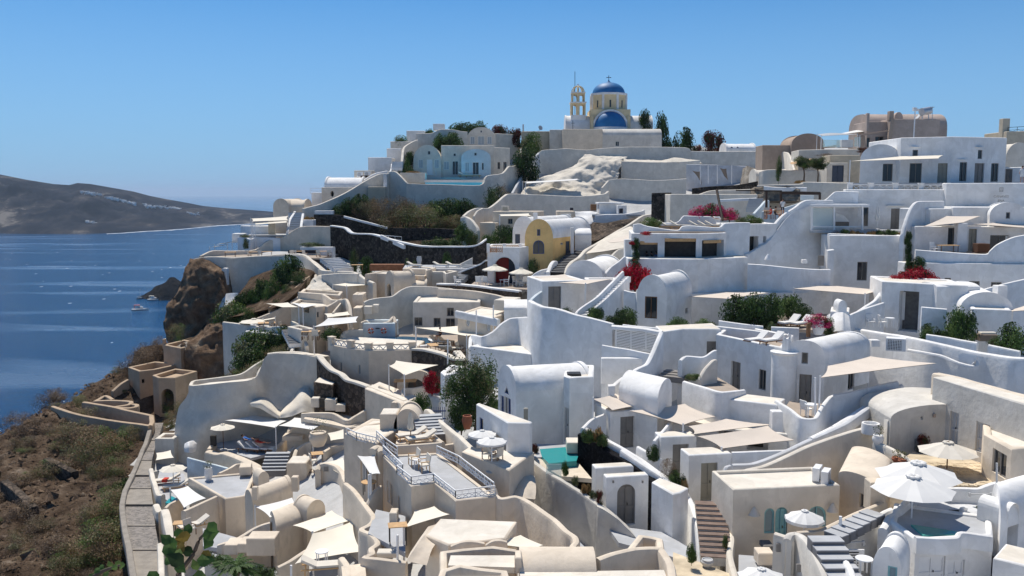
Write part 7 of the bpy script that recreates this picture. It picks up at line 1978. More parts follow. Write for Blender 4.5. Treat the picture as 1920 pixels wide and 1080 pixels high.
Railing('white crossed railing round the grey roof terrace',[(718,835,52),(755,871,48.5),(744,873,48.3),(771,894,46.7),(813,888,47.2),(854,920,44.6),(928,911,45)],.5,1.3,WPAINT)
Railing('long crossed railing on the right side of the roof terrace',[(819,836,52),(860,855,49.6),(926,905,45.3)],.5,1.3,WPAINT)
W('cream wall behind the roof terrace railing',[(816,836,53),(840,832,53.5),(866,830,53.5),(868,838,53)],2.5,CREAM,t=.3)
H('tall cream wall face right of the roof terrace',[(866,846,50),(955,898,46.5),(990,880,49)],1,6,CREAM,par=.02,backdir=(.4,1))
zt=P(717,853,52).z-.12
ARM=proto_chair(LWOOD,CUSH,'wooden armchair','armchair',w=.75)
for u,v,rz,lb in((776,873,1.2,'left wooden armchair with a cream cushion on the roof terrace'),(795,884,1.2,'right wooden armchair with a cream cushion on the roof terrace')):
 put(ARM,Vector((*G(u,v,zt).xy,zt)),-rz,lb,1.0)
put(TBW,Vector((*G(783,878,zt).xy,zt)),0,'round white side table between the armchairs',.75)
Sail('cream shade sail under the roof terrace',[(757,990,43),(778,957,46),(814,949,46),(843,964,44)],CANVC,(0,),sag=.1,post_h=3)
Sail('white sail corner beside the long windows',[(670,854,52),(702,853,52),(713,888,49),(695,890,49)],CANVW,(3,),sag=.2,post_h=3)
W('tall wavy cream lane wall',[(648,905,52),(660,914,51),(675,933,49.6),(690,952,48),(700,966,47),(700,975,46.4),(692,983,46),(679,989,45.6),(680,993,45.2),(694,998,44.6),(706,1010,43.8),(707,1019,43.4),(696,1027,43),(697,1036,42.4),(684,1043,42.2),(712,1046,41.8),(745,1050,41.4),(762,1052,41.3)],4.5,CREAM,t=.4,rad=.2)
zl=floor([(690,1000,44.5),(760,1040,42),(760,960,47),(705,950,48)],GREYF,'lane')
put(proto_table(LWOOD,BLACKP,'tall wooden bar table',.95,.7,1.0),Vector((*P(746,1015,43).xy,zl+.05)),.2,'tall wooden bar table in the lane',1.0)
Bx('cream box bench beside the lane',730,962,744,990,46,.8,CREAM,'bench','bench');Bx('brown cane lounger end in the lane',706,1037,745,1046,42.3,.6,CUSH,'lounger','sunbed')
put(proto_table(LWOOD,BLACKP,'low round wicker table',.9,.9,.7,True),P(692,925,49.8),0,'round wicker table behind the wavy lane wall',1.0)
Pole('slim pale sail pole behind the wavy lane wall',691.5,890,946,49);Pole('slim pale sail pole in front of the lane table',745.5,1003,1052,41.6)
W('curved cream wall by the wicker table',[(688,945,48.6),(697,925,49),(706,915,49.5),(713,909,50)],2,CREAM,t=.3)
H('low cream house with a scalloped roof edge',[(797,1003,39.8),(840,1021),(948,1009)],2.2,4,CREAM,backdir=(.25,1),par=.0)
Blob('sloped cream roof shoulder by the lane',[[(797,1001,39.9),(830,992,41),(862,992,41.5)],[(780,1025,38.8),(800,1020,39.2),(815,1022,39.2)],[(762,1052,38),(780,1056,38),(800,1060,38)]],CREAM,'roof_shoulder','wall',amp=.04,back=1.5,seed=31)
for i,(u0,u1,v0,v1)in enumerate(((846,908,1018,1012),(910,950,1016,1009))):
 W(('left','right')[i]+' rounded rim arc of the scalloped roof',[(u0,v0+4,38.6),((u0*2+u1)/3,v0-4,38.6),((u0+u1*2)/3,v0-5,38.7),(u1,v1+5,38.8)],.8,CREAM,t=.3)
W('big curving cream garden wall right of the scalloped house',[(926,914,45.2),(930,927,45),(941,933,44.8),(966,929,45),(985,935,44.6),(1015,955,43),(1040,973,41.8),(1060,992,40.6),(1077,1004,40),(1079,1014,39.6),(1073,1022,39.3),(1080,1032,38.8),(1092,1046,38.2)],4.5,CREAM,t=.4,rad=.2)
Sail('cream shade sail in the corner of the curving wall',[(918,1019,39),(976,1003,41),(1018,1022,39.8),(1004,1029,39)],CANVC,sag=.08,pull=.06)
za=floor([(1000,955,46),(1080,1010,42),(1128,1050,39),(1110,1060,38.5),(960,930,47)],GREYF,'lane')
W('cream parapet ring at the bottom edge',[(833,1090,33.6),(832,1034,36.4),(870,1029,36.8),(925,1024,37),(968,1030,36.6)],2.5,CREAM,t=.35,sm=False)
W('inner cream parapet at the bottom edge',[(826,1085,33.2),(832,1068,33.8),(862,1059,34.2),(900,1066,33.8),(945,1070,33.6),(950,1090,33)],2,CREAM,t=.35,sm=False)
floor([(840,1060,34.8),(965,1064,34.6),(965,1044,35.8),(845,1044,35.8)],ROOFC,'roof_terrace')
floor([(830,1110,32),(950,1110,32),(945,1078,33.4),(845,1078,33.4)],ROOFC,'roof_terrace')
side_vault('long cream barrel roof at the bottom edge',974,1119,1088,1031,34.2,2.4,3,CREAM,lip=.0)
Bx('cream end block of the barrel roof',966,1046,978,1075,34.4,.8,CREAM,'end_block','block')
floor([(975,1110,32.5),(1260,1110,32.5),(1245,1062,34.5),(975,1068,34.3)],ROOFC,'roof_terrace')
W('cream roof parapet at the bottom right of the barrel roof',[(1120,1047,35),(1150,1036,35.6),(1190,1027,36),(1233,1026,36.2),(1243,1034,35.9),(1256,1056,34.8),(1262,1090,33.4)],2,CREAM,t=.4)
W('zigzag cream parapet behind the bottom roof',[(1180,1030,36.6),(1202,1004,38.5),(1224,1007,38.4),(1236,1010,38.2),(1238,1026,36.9)],2,CREAM,t=.35,sm=False)
zp=floor([(1000,858,53),(1090,850,53.6),(1090,822,56),(1005,824,56)],GREYF,'pool_deck')
mb=MB();q=[Vector(G(u,v,zp+.03).xy)for u,v in((1029,869),(1081,864),(1086,849),(1062,838),(1012,842),(1016,856))];mb.prism(q,zp-1.0,zp+.03);struct('plunge_pool',mb,POOLT,smooth=False)
floor([(1015,872,52.6),(1085,868,53),(1110,905,50),(1050,897,50.5)],CREAM,'pool_patio')
W('beige curved pool rim at the left of the plunge pool',[(998,847,54),(1006,855,53.4),(1016,866,52.6),(1030,878,51.8)],.5,CREAM,t=.5,name='rim',cat='wall')
Bx('cushioned white daybed block beside the plunge pool',1063,830,1087,850,53.6,1.2,CUSH,'daybed','daybed')
W('curved weathered wall below the plunge pool',[(985,848,53),(993,858,52),(1018,877,50.6),(1034,888,49.8),(1052,898,49),(1078,914,48),(1104,931,47),(1134,954,45.6)],5,OLDW,t=.35)
Bx('clear glass pane on the curved pool wall',1024,870,1053,897,49.9,.04,CGLASS,'glass_screen','glass screen')
Blob('sunlit plastered boulder below the curved pool wall',[[(970,886,49.6),(982,882,50),(996,886,50)],[(964,902,48.4),(985,900,48),(1005,908,48)],[(958,930,47),(980,934,46.6),(1004,936,46.6)]],CREAM,'plastered_rock',amp=.18,nscale=.8,back=2,seed=33)
Bush('rust red plant at the corner of the plunge pool',1002,848,54,18,18,'rust')
W('black pebble wall beside the plunge pool',[(1089,812,53.4),(1115,826,52.4),(1145,846,51),(1182,866,49.6),(1215,890,48.4),(1240,910,47)],4,BLACKW,t=.5,rad=.08)
W('long white parapet sweeping down to the lower steps',[(1093,800,54),(1102,803,53.6),(1140,824,52),(1168,839,51),(1200,858,50),(1230,880,48.8),(1262,903,47.6),(1285,922,46.4),(1297,942,45.4),(1308,975,43.8),(1316,1010,42),(1323,1045,40.6)],4,WHITE,t=.4,rad=.2)
W('white lower ledge parapet above the black wall',[(1166,842,50.4),(1205,868,49),(1250,897,47.4),(1290,926,45.9)],1.2,WHITE,t=.35)
H('white arched gateway panel',[(1137,894,46.4),(1216,889,46.8)],.6,4.2,WHITE,ops=[(0,'doort:arch',1157,908,1191,984)],par=.0)
for i,u in enumerate((1150,1205)):Bx(('left','right')[i]+' dark square lamp on the arched gateway',u-1.6,901,u+1.6,906,46.3,.1,TAUPE,'wall_lamp','lamp')
H('white wall box behind the arched gateway',[(1117,877,48.6),(1188,872,49)],.8,4,WHITE,par=.0)
zy=floor([(1137,984,45.4),(1240,1000,44.4),(1290,1020,42.5),(1300,1050,40.6),(1160,1010,43)],GREYF,'lane')
H('white storage box with panelled doors beside the gateway',[(1222,903,45.6),(1262,926),(1276,923)],.9,3.4,WHITE,ops=[(0,'doorw',1224,912,1260,995)],backdir=(.6,.8),par=.0)
Blob('weathered rough spur below the lane wall',[[(1120,950,45.6),(1133,956,45),(1160,975,44.4)],[(1118,990,45.4),(1140,1000,44.8),(1190,1005,43.6)],[(1116,1045,45.2),(1140,1040,44.6),(1200,1022,43.5)]],OLDW,'plaster_spur','wall',amp=.12,nscale=.8,back=1.5,seed=35)
for i,(u,v,w,h,kd)in enumerate(((1060,890,14,30,'mid'),(1078,908,16,20,'olive'),(1098,922,22,24,'straw'),(1112,932,20,16,'olive'),(1124,945,16,30,'rust'))):Bush(('first','second','third','fourth','fifth')[i]+' plant along the curved pool wall counted from the pool',u,v,49.2-(u-1060)*.045,w,h,kd,stems=False)
H('white door house under the first tan sail',[(1144,772,55),(1230,765,56)],2.4,4.5,WHITE,ops=[(0,'doort',1163,781,1190,840)],par=.0)
H('white door house at the right of the slanted stair rail',[(1239,819,51.5),(1306,817,51.8)],1.2,4,WHITE,ops=[(0,'doort',1261,833,1291,895)],par=.0)
H('white door house above the brown steps',[(1292,853,48.8),(1372,848,49.2)],1.4,4.2,WHITE,ops=[(0,'door',1314,868,1345,940)],par=.0)
W('white ledge joining the door house to the sloping wall',[(1372,847,49.6),(1430,845,49.6),(1482,842,49.8)],3,WHITE,t=.3)
Stairs('brown stone steps with pale edges below the white door',(1344,1048,40.4),(1330,941,45),1.5,11,simple('brown_stone',(.20,.145,.12),.85,var=.2),OLDW)
W('white wall at the right of the brown steps',[(1362,905,48),(1361,950,46),(1365,985,43.6),(1372,1010,41.8),(1368,1040,40.2),(1380,1085,38)],3,PALE,t=.35)
TS=[('first tan sail at the slim post before the round vault',[(1112,748,55),(1153,738,58),(1220,757,57),(1148,769,54)],(0,)),('second tan sail over the slanted stair rail',[(1180,770,54.5),(1284,757,57),(1341,781,55),(1281,797,52.5)],(3,)),('third tan sail with a notched back edge',[(1291,799,52.5),(1362,785,54.5),(1448,796,53.5),(1300,814,51)],()),('fourth and nearest tan sail over the door terrace',[(1308,818,51),(1440,798,53),(1489,825,51),(1353,841,49.6)],(3,))]
for lb,cs,ps in TS:Sail(lb,cs,CANVT,ps,sag=.1,pull=.09,post_h=2.6,group='tan sails over the door terraces')
W('low white planter wall by the slanted stair rail',[(1196,836,51.4),(1215,847,50.5),(1240,860,49.7)],1.6,WHITE,t=.3)
W('slanted white stair rail between the tan sails',[(1226,826,51.6),(1240,810,52.4),(1258,789,53.6)],1.2,WHITE,t=.25)
W('white rail cheek left of the first tan sail',[(1092,802,53.6),(1110,785,54.6),(1134,775,55.4)],2.2,WHITE,t=.3)
H('shaded back room under the tan sails',[(1230,790,56),(1345,800,54.5),(1480,812,53)],2,4,WHITE,ops=[(0,'win',1300,802,1318,812),(1,'dark',1345,808,1375,822),(1,'dark',1400,826,1440,845)],par=.02,backdir=(0,1))
for(u,v,w,h,kd,lb)in((1118,815,34,26,'straw','golden grass beside the rail cheek'),(1105,818,30,16,'mid','green plant beside the golden grass'),(1130,825,24,16,'mid','green plant at the foot of the grey door'),(1225,852,26,20,'mid','leafy plant by the slanted stair rail'),(1255,892,40,34,'dryp','brown flowering grass before the right door'),(1268,902,34,22,'mid','green shrub under the brown grass'),(1284,912,16,26,'straw','orange grass at the white door house'),(1297,1040,20,26,'mid','green plant by the foot of the sweeping parapet'),(1360,1015,12,16,'light','small plant at the edge of the brown steps')):
 Bush(lb,u,v,52-(v-815)*.055,w,h,kd)
for i in range(1):put(proto_pot(GREYP,L_MID,'round grey stone',.3,.35,plant=False),P(1326,1062,39.8),0,'round grey stone jar at the foot of the brown steps',1.0)
floor([(1262,1035,41.5),(1370,1060,39),(1400,1110,36),(1262,1110,36)],PAVE,'lane')
W('long sloping pale wall above the flat roofed house',[(1385,888,46.8),(1400,880,47),(1430,873,47.2),(1465,858,47.8),(1512,837,48.8),(1560,819,49.8),(1600,806,50.6),(1642,797,51.4)],4,PALE,t=.4)
W('rounded grey pipe like ridge over the sloping wall',[(1372,870,48.2),(1410,868,48.4),(1460,850,49),(1520,822,50),(1580,795,51.4),(1610,775,52.5),(1640,755,54),(1690,738,55.6)],.6,LIGHTGREY,t=.4,name='ridge_wall')
W('rounded grey drain column on the door house corner',[(1357,885,47.6),(1361,874,47.8),(1368,871,48)],3,LIGHTGREY,t=.3,name='drain_column',cat='pipe')
H('pale flat roofed house with two turquoise arched windows',[(1375,917,42.3),(1575,909,43)],3,5.5,PALE,ROOFC,ops=[(0,'wint:arch',1433,953,1452,1000),(0,'doorteal:arch',1453,951,1476,1026),(0,'wint:arch',1513,949,1549,988)],par=.18,t=.2,near=True)
for i,u in enumerate((1414,1561)):
 mb=MB();c=P(u,962,42.2)if i==0 else P(u,955,42.7);mb.lathe(c,[(.3,-.1),(.24,0),(.06,.3),(0,.32)],10,a0=math.pi,a1=2*math.pi);tag(mb.build('wall_cone_lamp',PALE),('left','right')[i]+' pale cone lamp on the flat roofed house','lamp')
AC1=proto_ac('rooftop air conditioner')
for i,(u,v,Y_)in enumerate(((1532,893,45.4),(1548,900,44.4))):put(AC1,Vector((*G(u,v+8,P(1375,917,42.3).z-.18).xy,P(1375,917,42.3).z-.18)),R(60),('left','right')[i]+' air conditioner on the flat roofed house',1.0,'air conditioners on the flat roofed house')
Parasol('white parasol before the turquoise windows',1509,957,39.6,.9,2.0,CANVW,rise=.36,val=.14,sides=10,group='')
zb_=floor([(1385,1040,41),(1490,1045,40.5),(1480,1110,36),(1385,1110,36)],GREYF,'courtyard')
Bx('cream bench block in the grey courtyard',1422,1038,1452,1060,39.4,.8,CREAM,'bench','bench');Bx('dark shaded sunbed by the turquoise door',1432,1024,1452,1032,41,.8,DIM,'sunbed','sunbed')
Parasol('white parasol top at the bottom edge of the courtyard',1428,1066,35,1.0,2.0,CANVW,rise=.35,sides=8)
W('white wall piece with a small window left of the grey stairs',[(1453,998,38.6),(1478,1006,38.2),(1481,1012,38)],3,PALE,t=.4)
W('weathered curved wall left of the grey stairs',[(1476,1010,38),(1480,1001,38.2),(1490,998,38.4),(1503,1003,38),(1518,1018,37),(1534,1045,35.6),(1545,1070,34.6),(1552,1090,34)],4,OLDW,t=.4)
for lb,u0,v0,u1,v1,Y_ in(('small dark window in the white wall piece',1456,1019,1464,1035,38.2),('small dark window in the weathered curved wall',1494,1058,1502,1073,36.6)):Bx(lb,u0,v0,u1,v1,Y_,.12,TAUPE,'window_slot','window')
W('beige stair wall rising behind the parasol',[(1493,996,38.4),(1535,993,38.9),(1560,982,39.4),(1600,962,40.4),(1640,946,41.2),(1658,938,41.8)],3,CREAM,t=.3)
Stairs('wide grey steps with dark risers at the bottom right',(1588,1090,34),(1545,1006,36.6),1.35,5,GREYF,DGREYF);Stairs('upper grey steps turning right to the parasols',(1562,1003,37.2),(1640,960,39),.9,6,GREYF,DGREYF)
W('white stair wall with a wall lamp at the bottom right',[(1562,1013,37.4),(1572,1006,37.6),(1610,982,38.6),(1642,972,39.2),(1655,960,39.6),(1672,952,40)],4,WHITE,t=.3)
W('white stair cheek falling to the bottom edge',[(1562,1014,37.2),(1580,1040,35.6),(1596,1066,34.2),(1602,1090,33.4)],3,WHITE,t=.3)
th=thing('wall_lamp','grey bar lamp on the white stair wall','lamp',P(1600,1020,37));m=MB();m.bar(P(1586,1017,37.2),P(1619,1016,37.4),.05);m.bar(P(1587,1017,37.2),P(1587,1023,37.2),.08);m.bar(P(1619,1014,37.4),P(1619,1023,37.4),.1);m.build('lamp',GREYP,th,smooth=False)
th=thing('slatted_vent','white vent panel with dark slots under the bar lamp','vent',P(1600,1065,36.5));m=MB();q=P(1598,1050,36.9);m.box(q,1.0,.08,.95);m.build('panel',WPAINT,th,smooth=False)
for i in range(7):
 m=MB();m.box(q+Vector((-.05,-.05,.36-i*.12)),.6,.02,.045);m.build('slot',BLACKP,th,smooth=False)
Pole('slim pale pole at the turn of the grey stairs',1576,968,1020,38,.07)
H('blue white pool house with doors at the bottom right',[(1670,976,38),(1717,1011),(1862,1003)],2.6,5,WHITE,GREYF,ops=[(1,'doorw',1722,1044,1772,1100),(1,'doorw',1776,1050,1808,1100)],backdir=(.5,1),par=.12,t=.25)
mb=MB();zz=P(1670,976,38).z;q=[Vector(G(u,v,zz-.02).xy)for u,v in((1731,1003),(1796,1002),(1800,997),(1708,983))];mb.prism(q,zz-.4,zz-.02);struct('plunge_pool',mb,POOLG,smooth=False)
W('white stepped rim of the small green pool',[(1716,1006,35.9),(1760,1008,35.9),(1792,1006,36),(1803,996,36.2),(1860,1003,36)],.7,WHITE,t=.3)
W('white curl walls left of the green pool',[(1655,990,37.6),(1662,980,38),(1668,967,38.6),(1682,960,39),(1700,938,40)],3.5,WHITE,t=.4)
V('white arched porch at the bottom edge',(1636,1062,34.6),(1690,1066,34),back=2,rise=.85,down=3,mat=WHITE,ops=[(0,'wint',1664,1062,1682,1095)],lip=.1)
put(TBW,P(1619,1078,35),0,'round white table by the arched porch',1.0)
zq=floor([(1690,960,40.5),(1870,985,38.5),(1930,985,38.5),(1930,930,42),(1700,930,42.5)],LIGHTGREY,'terrace')
W('white rounded wall with a wavy rim behind the pool house',[(1768,914,42),(1800,914,42),(1832,915,41.8),(1846,910,41.8),(1868,903,41.8),(1888,905,41.4),(1904,898,41.4),(1935,890,41.4)],3.5,WHITE,t=.35)
th=thing('wall_lamp','long grey bar lamp on the wavy rimmed wall','lamp',P(1838,930,41.4));m=MB();m.bar(P(1818,927,41.4),P(1858,926,41.3),.05);m.bar(P(1858,924,41.3),P(1858,933,41.3),.09);m.bar(P(1818,924,41.4),P(1818,931,41.4),.09);m.build('lamp',GREYP,th,smooth=False)
Bush('small green hanging plant on the wavy rimmed wall',1836,965,41,22,20,'dark',stems=False);Pole('grey pole at the wavy rimmed wall',1869,868,965,41,.05,GREYP)
W('white stair nook wall with a rounded end',[(1795,968,40),(1812,952,41),(1803,951,40.4),(1812,965,39.6),(1817,985,38.6)],2,WHITE,t=.2);Bx('dark box painting the shaded nook beside the green pool',1780,958,1808,990,40.4,.2,DARK,'nook','opening')  # the nook is a solid box with its shade painted as dark colour
V('white house with a dark arched doorway at the right edge',(1858,948,40),(1876,985,37),(1960,965),rise=1.5,down=6,mat=WHITE,ops=[(1,'dim:arch',1889,945,1909,1046)],lip=.0)
H('white low block at the bottom right corner',[(1862,1045,35),(1940,1060,34)],2,3,WHITE,par=.0)
H('tall weathered white wall with two pale doors at the right',[(1750,706,51.4),(1940,763)],1.2,6,OLDW,ops=[(0,'doorg',1780,772,1797,832),(0,'doorg',1829,793,1855,850)],par=.0)
W('tan coping band behind the tall weathered wall',[(1756,699,52.9),(1800,709,51),(1860,725,48.6),(1935,745,46)],1.6,CREAM,t=.7)
V('weathered half vaulted annex with a small hatch',(1670,785,50.2),(1880,786,50.2),back=4.5,rise=.85,down=5,mat=OLDW,ops=[(0,'wing',1726,780,1731,787)],lip=.0)
W('weathered left wing wall of the annex',[(1643,770,54),(1655,777,52),(1670,787,50.4)],5,OLDW,t=.3)
Bush('dry reddish potted shrub before the annex',1731,838,49.4,24,28,'rust');Bx('dark plant box under the reddish shrub',1722,826,1738,850,49.5,.5,DIM,'planter','planter')
Bx('wall lantern on the annex',1751,776,1755,783,50,.15,TERRA,'lantern','lamp')
zc=floor([(1690,862,48),(1780,912,43.8),(1860,912,43.8),(1860,845,49.4),(1710,845,49.4)],PAVE,'courtyard')
mb=MB();rg=random.Random(3)
for i in range(14):
 for j in range(9):
  u,v=1735+i*8.4+rg.uniform(-2,2)+(j%2)*4,868+j*5.2+rg.uniform(-1,1)
  if u-1735<(v-868)*.8-12:continue
  c=G(u,v,zc);k=rg.randint(5,7);r=rg.uniform(.10,.17)
  mb.prism([Vector((c.x+r*math.cos(2*math.pi*q/k)*rg.uniform(.8,1.2),c.y+r*math.sin(2*math.pi*q/k)*rg.uniform(1,1.5)))for q in range(k)],zc-.05,zc+rg.uniform(.012,.03))
stuff('flagstones',mb,PAVE,smooth=False)
Parasol('wide cream parasol with a brown pole in the paved courtyard',1778,829,46,1.55,2.3,CUSH,rise=.5,zfloor=zc,pole=WOOD)
for i,(u,v,Y_,rr)in enumerate(((1722,867,41,1.95),(1713,892,38.6,1.82))):Parasol(('rear','front')[i]+' big white parasol of the overlapping pair',u,v,Y_,rr,3.0,CANVW,rise=.62,group='overlapping white parasols')
H('cream corner house with a big window at the right edge',[(1845,813,45.4),(1897,842),(1945,838)],3,4,CREAM,ops=[(0,'win',1860,846,1887,892)],backdir=(.5,1),par=.15)
W('low white courtyard wall with terracotta pots',[(1640,828,48.6),(1658,833,48),(1690,850,46.6),(1730,880,44.6),(1772,906,43)],2.4,PALE,t=.35)
put(proto_pot(TERRAP,L_OLIVE,'flower pot',.3,.35),P(1680,866,46.5),0,'left terracotta flower pot on the low courtyard wall',.8);put(proto_pot(TERRAP,L_OLIVE,'flower pot',.3,.35),P(1692,870,46),0,'right terracotta flower pot on the low courtyard wall',.8)
put(proto_pot(WHITE,L_DARK,'white pot',.4,.7),P(1646,834,48.4),0,'white planter tub at the end of the courtyard wall',.8)
mb=MB();mb.lathe(P(1632,812,50.6),[(.55,0),(.5,.6),(.4,.6),(.38,.3),(0,.3)],16);tag(mb.build('planter_tub',WHITE),'white open chimney tub with a dark hole','planter')
V('cream vaulted roof between the sloping wall and the white parasols',(1572,889,44.6),(1655,912,42),(1672,868,46.5),rise=.4,down=4,mat=CREAM,lip=.0,ops=[(0,'win',1611,926,1622,952)])
Bx('cream pier beside the white parasols',1632,905,1660,960,41.6,.8,CREAM,'pier','pier')
# ================================================================== LEFT: white cave, villas below it, cliff, path
CAVE=[[(358,724,82.4),(420,717,82.0),(478,709,82.8),(500,668,86),(550,663,86),(598,671,84.6)],[(350,745,82.2),(420,740,81.8),(480,735,82.8),(510,705,85.6),(550,700,85.8),(601,700,84.6)],[(335,765,82),(400,770,81.4),(470,760,82.4),(510,745,84.6),(560,740,85.4),(604,735,84.6)],[(329,800,81.4),(380,800,80.6),(450,785,82),(510,778,83.4),(560,772,84),(604,768,84)],[(326,835,81),(370,840,80.4),(430,830,82),(500,812,83.6),(560,800,83.8),(610,790,83.4)],[(326,885,80.8),(360,890,80.2),(420,880,81.8),(500,850,83.8),(560,840,83.8),(612,820,83.4)]]
Blob('big smooth white cave wall sculpted from the rock',CAVE,PALE,'white_cave','cave house',amp=.35,nscale=.16,back=5,nu=7,nv=6,seed=41)
W('front white parapet on the sculpted cave',[(357,722,86),(380,721,85.8),(430,715,85.8),(478,707,86),(486,695,86.6),(494,684,87.2),(503,678,87.6)],1.6,PALE,t=.4)
W('rear white parapet on the sculpted cave',[(357,722,86),(362,714,87.5),(380,711,88.5),(440,703,89.5),(458,697,90),(480,682,91),(503,669,92)],1.6,PALE,t=.4)
W('arched white rim at the crown of the sculpted cave',[(502,662,88.4),(520,660,88.4),(550,659,88.4),(575,661,88),(597,669,86)],1.4,PALE,t=.5)
for i,q in enumerate(([[(530,768,83.6),(545,750,84.4),(563,727,85),(578,726,85)],[(525,776,81.8),(548,764,82),(568,748,82.6),(585,750,83)],[(520,784,81.4),(545,781,81.2),(570,772,81.6),(588,775,82)]],[[(474,752,82.8),(490,745,83.4),(505,755,83.4),(520,772,83)],[(470,756,81.6),(490,756,81.4),(508,768,81.4),(522,779,81.4)],[(470,762,81.4),(488,766,81.2),(506,777,81.2),(520,785,81.2)]])):
 Blob(('right','left')[i]+' smooth sunlit bulge on the sculpted cave wall',q,PALE,'plastered_bulge','rock',amp=.3,nscale=.4,back=1.6,seed=43+i)
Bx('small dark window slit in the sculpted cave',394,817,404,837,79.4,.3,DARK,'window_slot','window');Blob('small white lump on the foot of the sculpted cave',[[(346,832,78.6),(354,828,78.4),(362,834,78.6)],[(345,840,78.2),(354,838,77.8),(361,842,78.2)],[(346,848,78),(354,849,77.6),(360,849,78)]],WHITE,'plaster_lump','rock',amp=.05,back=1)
W('brown stone wall with white coping falling to the lane',[(598,668,84.5),(608,680,83),(622,694,81.5),(640,702,80.5),(652,713,79.5),(668,718,78.8),(692,726,77.6)],6,LAVAB,t=.5,cap=PALE)
H('dark stone hut with a flat top beside the stone wall',[(588,716,81),(624,717,79.6),(630,713,81)],2,3,LAVAB,par=.0)
for i,(u0,v0,u1,v1)in enumerate(((583,747,598,764),(609,749,630,770),(629,759,647,772))):Bx(('left','tall middle','small right')[i]+' white utility box at the stone hut',u0,v0,u1,v1,79.4-i*.3,.8,PALE,'utility_box','box')
Bx('black box painting the shaded door gap between the utility boxes',599,747,608,764,79.2,.2,DARK,'door_gap_shade','opening')  # solid box coloured dark in place of the shade in the gap
W('cream terrace wall bending below the utility boxes',[(566,774,79),(590,773,78.6),(625,774,77.6),(650,787,76),(664,780,76.4),(684,768,77)],3,CREAM,t=.4)
zt=floor([(570,785,78),(650,800,75),(690,775,77),(640,765,80),(575,765,80)],CREAM)
H('cream house wall running down to the shade sail nook',[(684,725,77.4),(697,724,77),(757,754,72)],1.2,6,CREAM,par=.0,backdir=(.5,1))
Sail('large cream canopy with curved edges over the dining nook',[(729,686,76),(742,676,79),(822,684,78),(758,704,73.5)],CANVC,(0,3),sag=.25,post_h=2.6)
V('shaded cream nook behind the dining canopy',(742,735,80),(826,735,79),back=3,rise=2,down=3,mat=CREAM,ops=[(0,'dim:arch',755,710,800,745)])
put(TB1,P(760,732,76),0,'dark dining table under the cream canopy',1.2)
W('cream ledge wall in front of the dining nook',[(712,722,77),(735,733,75.5),(756,744,73.5),(757,728,74.5),(775,727,75),(800,722,76)],2.5,CREAM,t=.35)
W('weathered white tree planter beside the bougainvillea',[(800,746,70),(815,742,70),(828,752,69)],1.5,OLDW,t=.5)
W('cream wall crest above the lane stairs',[(738,755,70.5),(742,752,71),(756,757,70),(757,790,67)],2,CREAM,t=.5)
H('plain cream wall house below the dark stone wall',[(684,728,77),(755,758,71.5),(757,763,71)],3,5,CREAM,par=.02,backdir=(.3,1))
zt=floor([(400,838,80),(470,855,76.5),(530,842,79),(520,815,86),(425,815,86)],GREYF)
Parasol('cream parasol before the sculpted cave',417.5,795.5,79,1.15,2.2,CANVC,rise=.3,pole=WOOD,zfloor=zt)
Sail('left white shade sail over the sunbathing terrace',[(422,788,80),(476,778,83),(545,786,82),(517,802,77.5)],CANVW,(3,),sag=.12,post_h=3,floorz=zt)
Sail('right white shade sail over the sunbathing terrace',[(522,798,77.6),(552,783,81),(628,785,79.5),(586,806,75.5)],CANVW,(3,),sag=.12,post_h=3,floorz=zt)
for i,(u,v)in enumerate(((468,838),(484,846),(497,838))):put(SBW,Vector((*P(u,v,78.5).xy,zt)),R(75),('left','front','right')[i]+' white sunbed on the sunbathing terrace',1.15)
W('cream side wall of the sunbathing terrace',[(391,841,78.5),(397,834,79.5),(404,832,80)],2.5,CREAM,t=.4)
W('broad rounded cream wall before the sunbathing terrace',[(391,844,78),(410,849,77),(424,848,76.5),(450,857,75),(470,866,73.6),(482,874,72.6),(486,886,71.6)],2.2,CREAM,t=.9,rad=.3)
W('cream wall right of the sunbathing terrace',[(507,864,75),(511,850,76.5),(518,838,78),(530,828,79.5),(545,800,81)],2.5,CREAM,t=.5)
V('cream arched recess wall with a lit ledge',(538,822,79),(600,815,78),back=2,rise=1.2,down=3,mat=CREAM)
Bx('cream lit ledge in the arched recess',529,818,567,826,77.6,1.2,CREAM,'ledge','bench')
Stairs('dark risered steps up to the sunbathing terrace',(512,886,70.5),(522,848,72.6),2.0,6,GREYF,DGREYF)
for lb,pts in(('inner curved cream planter wall',[(548,866,74),(556,842,76),(570,832,76.5),(584,826,76.6)]),('outer curved cream planter wall',[(535,872,73),(540,848,76),(552,838,77)]),('curved cream wall by the orange table',[(571,852,74),(573,862,73),(578,876,71.5),(594,884,70)]),('cream arc wall behind the orange table',[(607,846,72.5),(622,837,73.5),(645,834,73.5)])):W(lb,pts,2.2,CREAM,t=.4)
H('cream block with a rounded top at the stairs',[(537,868,69.5),(574,866,69.5)],2,4,CREAM,par=.0)
put(proto_pot(CREAM,L_MID,'large cream pot',.8,1.2),P(597,836,74),0,'large cream planter with a leafy plant',1.0)
put(proto_table(LWOOD,BLACKP,'orange wooden table',.95,.95,.75),P(595,866,71),.3,'orange wooden table behind the vent wall',1.0);put(CH1,P(588,872,70),2,'brown chair at the orange wooden table',1.0)
for lb,cs,m_ in(('cream sail between the arc wall and the house',[(614,812,74),(646,804,74.5),(648,822,72),(620,826,71.5)],CANVC),('cream sail over the vent wall',[(600,868,68),(643,858,69),(657,882,65),(636,888,64)],CANVC)):Sail(lb,cs,m_,sag=.15)
W('cream vent wall bending down beside the house',[(596,880,66),(599,870,66.5),(612,867,66.4),(630,872,65.6),(642,884,64),(648,900,61.5),(668,918,58.5),(678,936,56),(682,958,53.5),(678,985,51)],6,CREAM,t=.45,rad=.2)
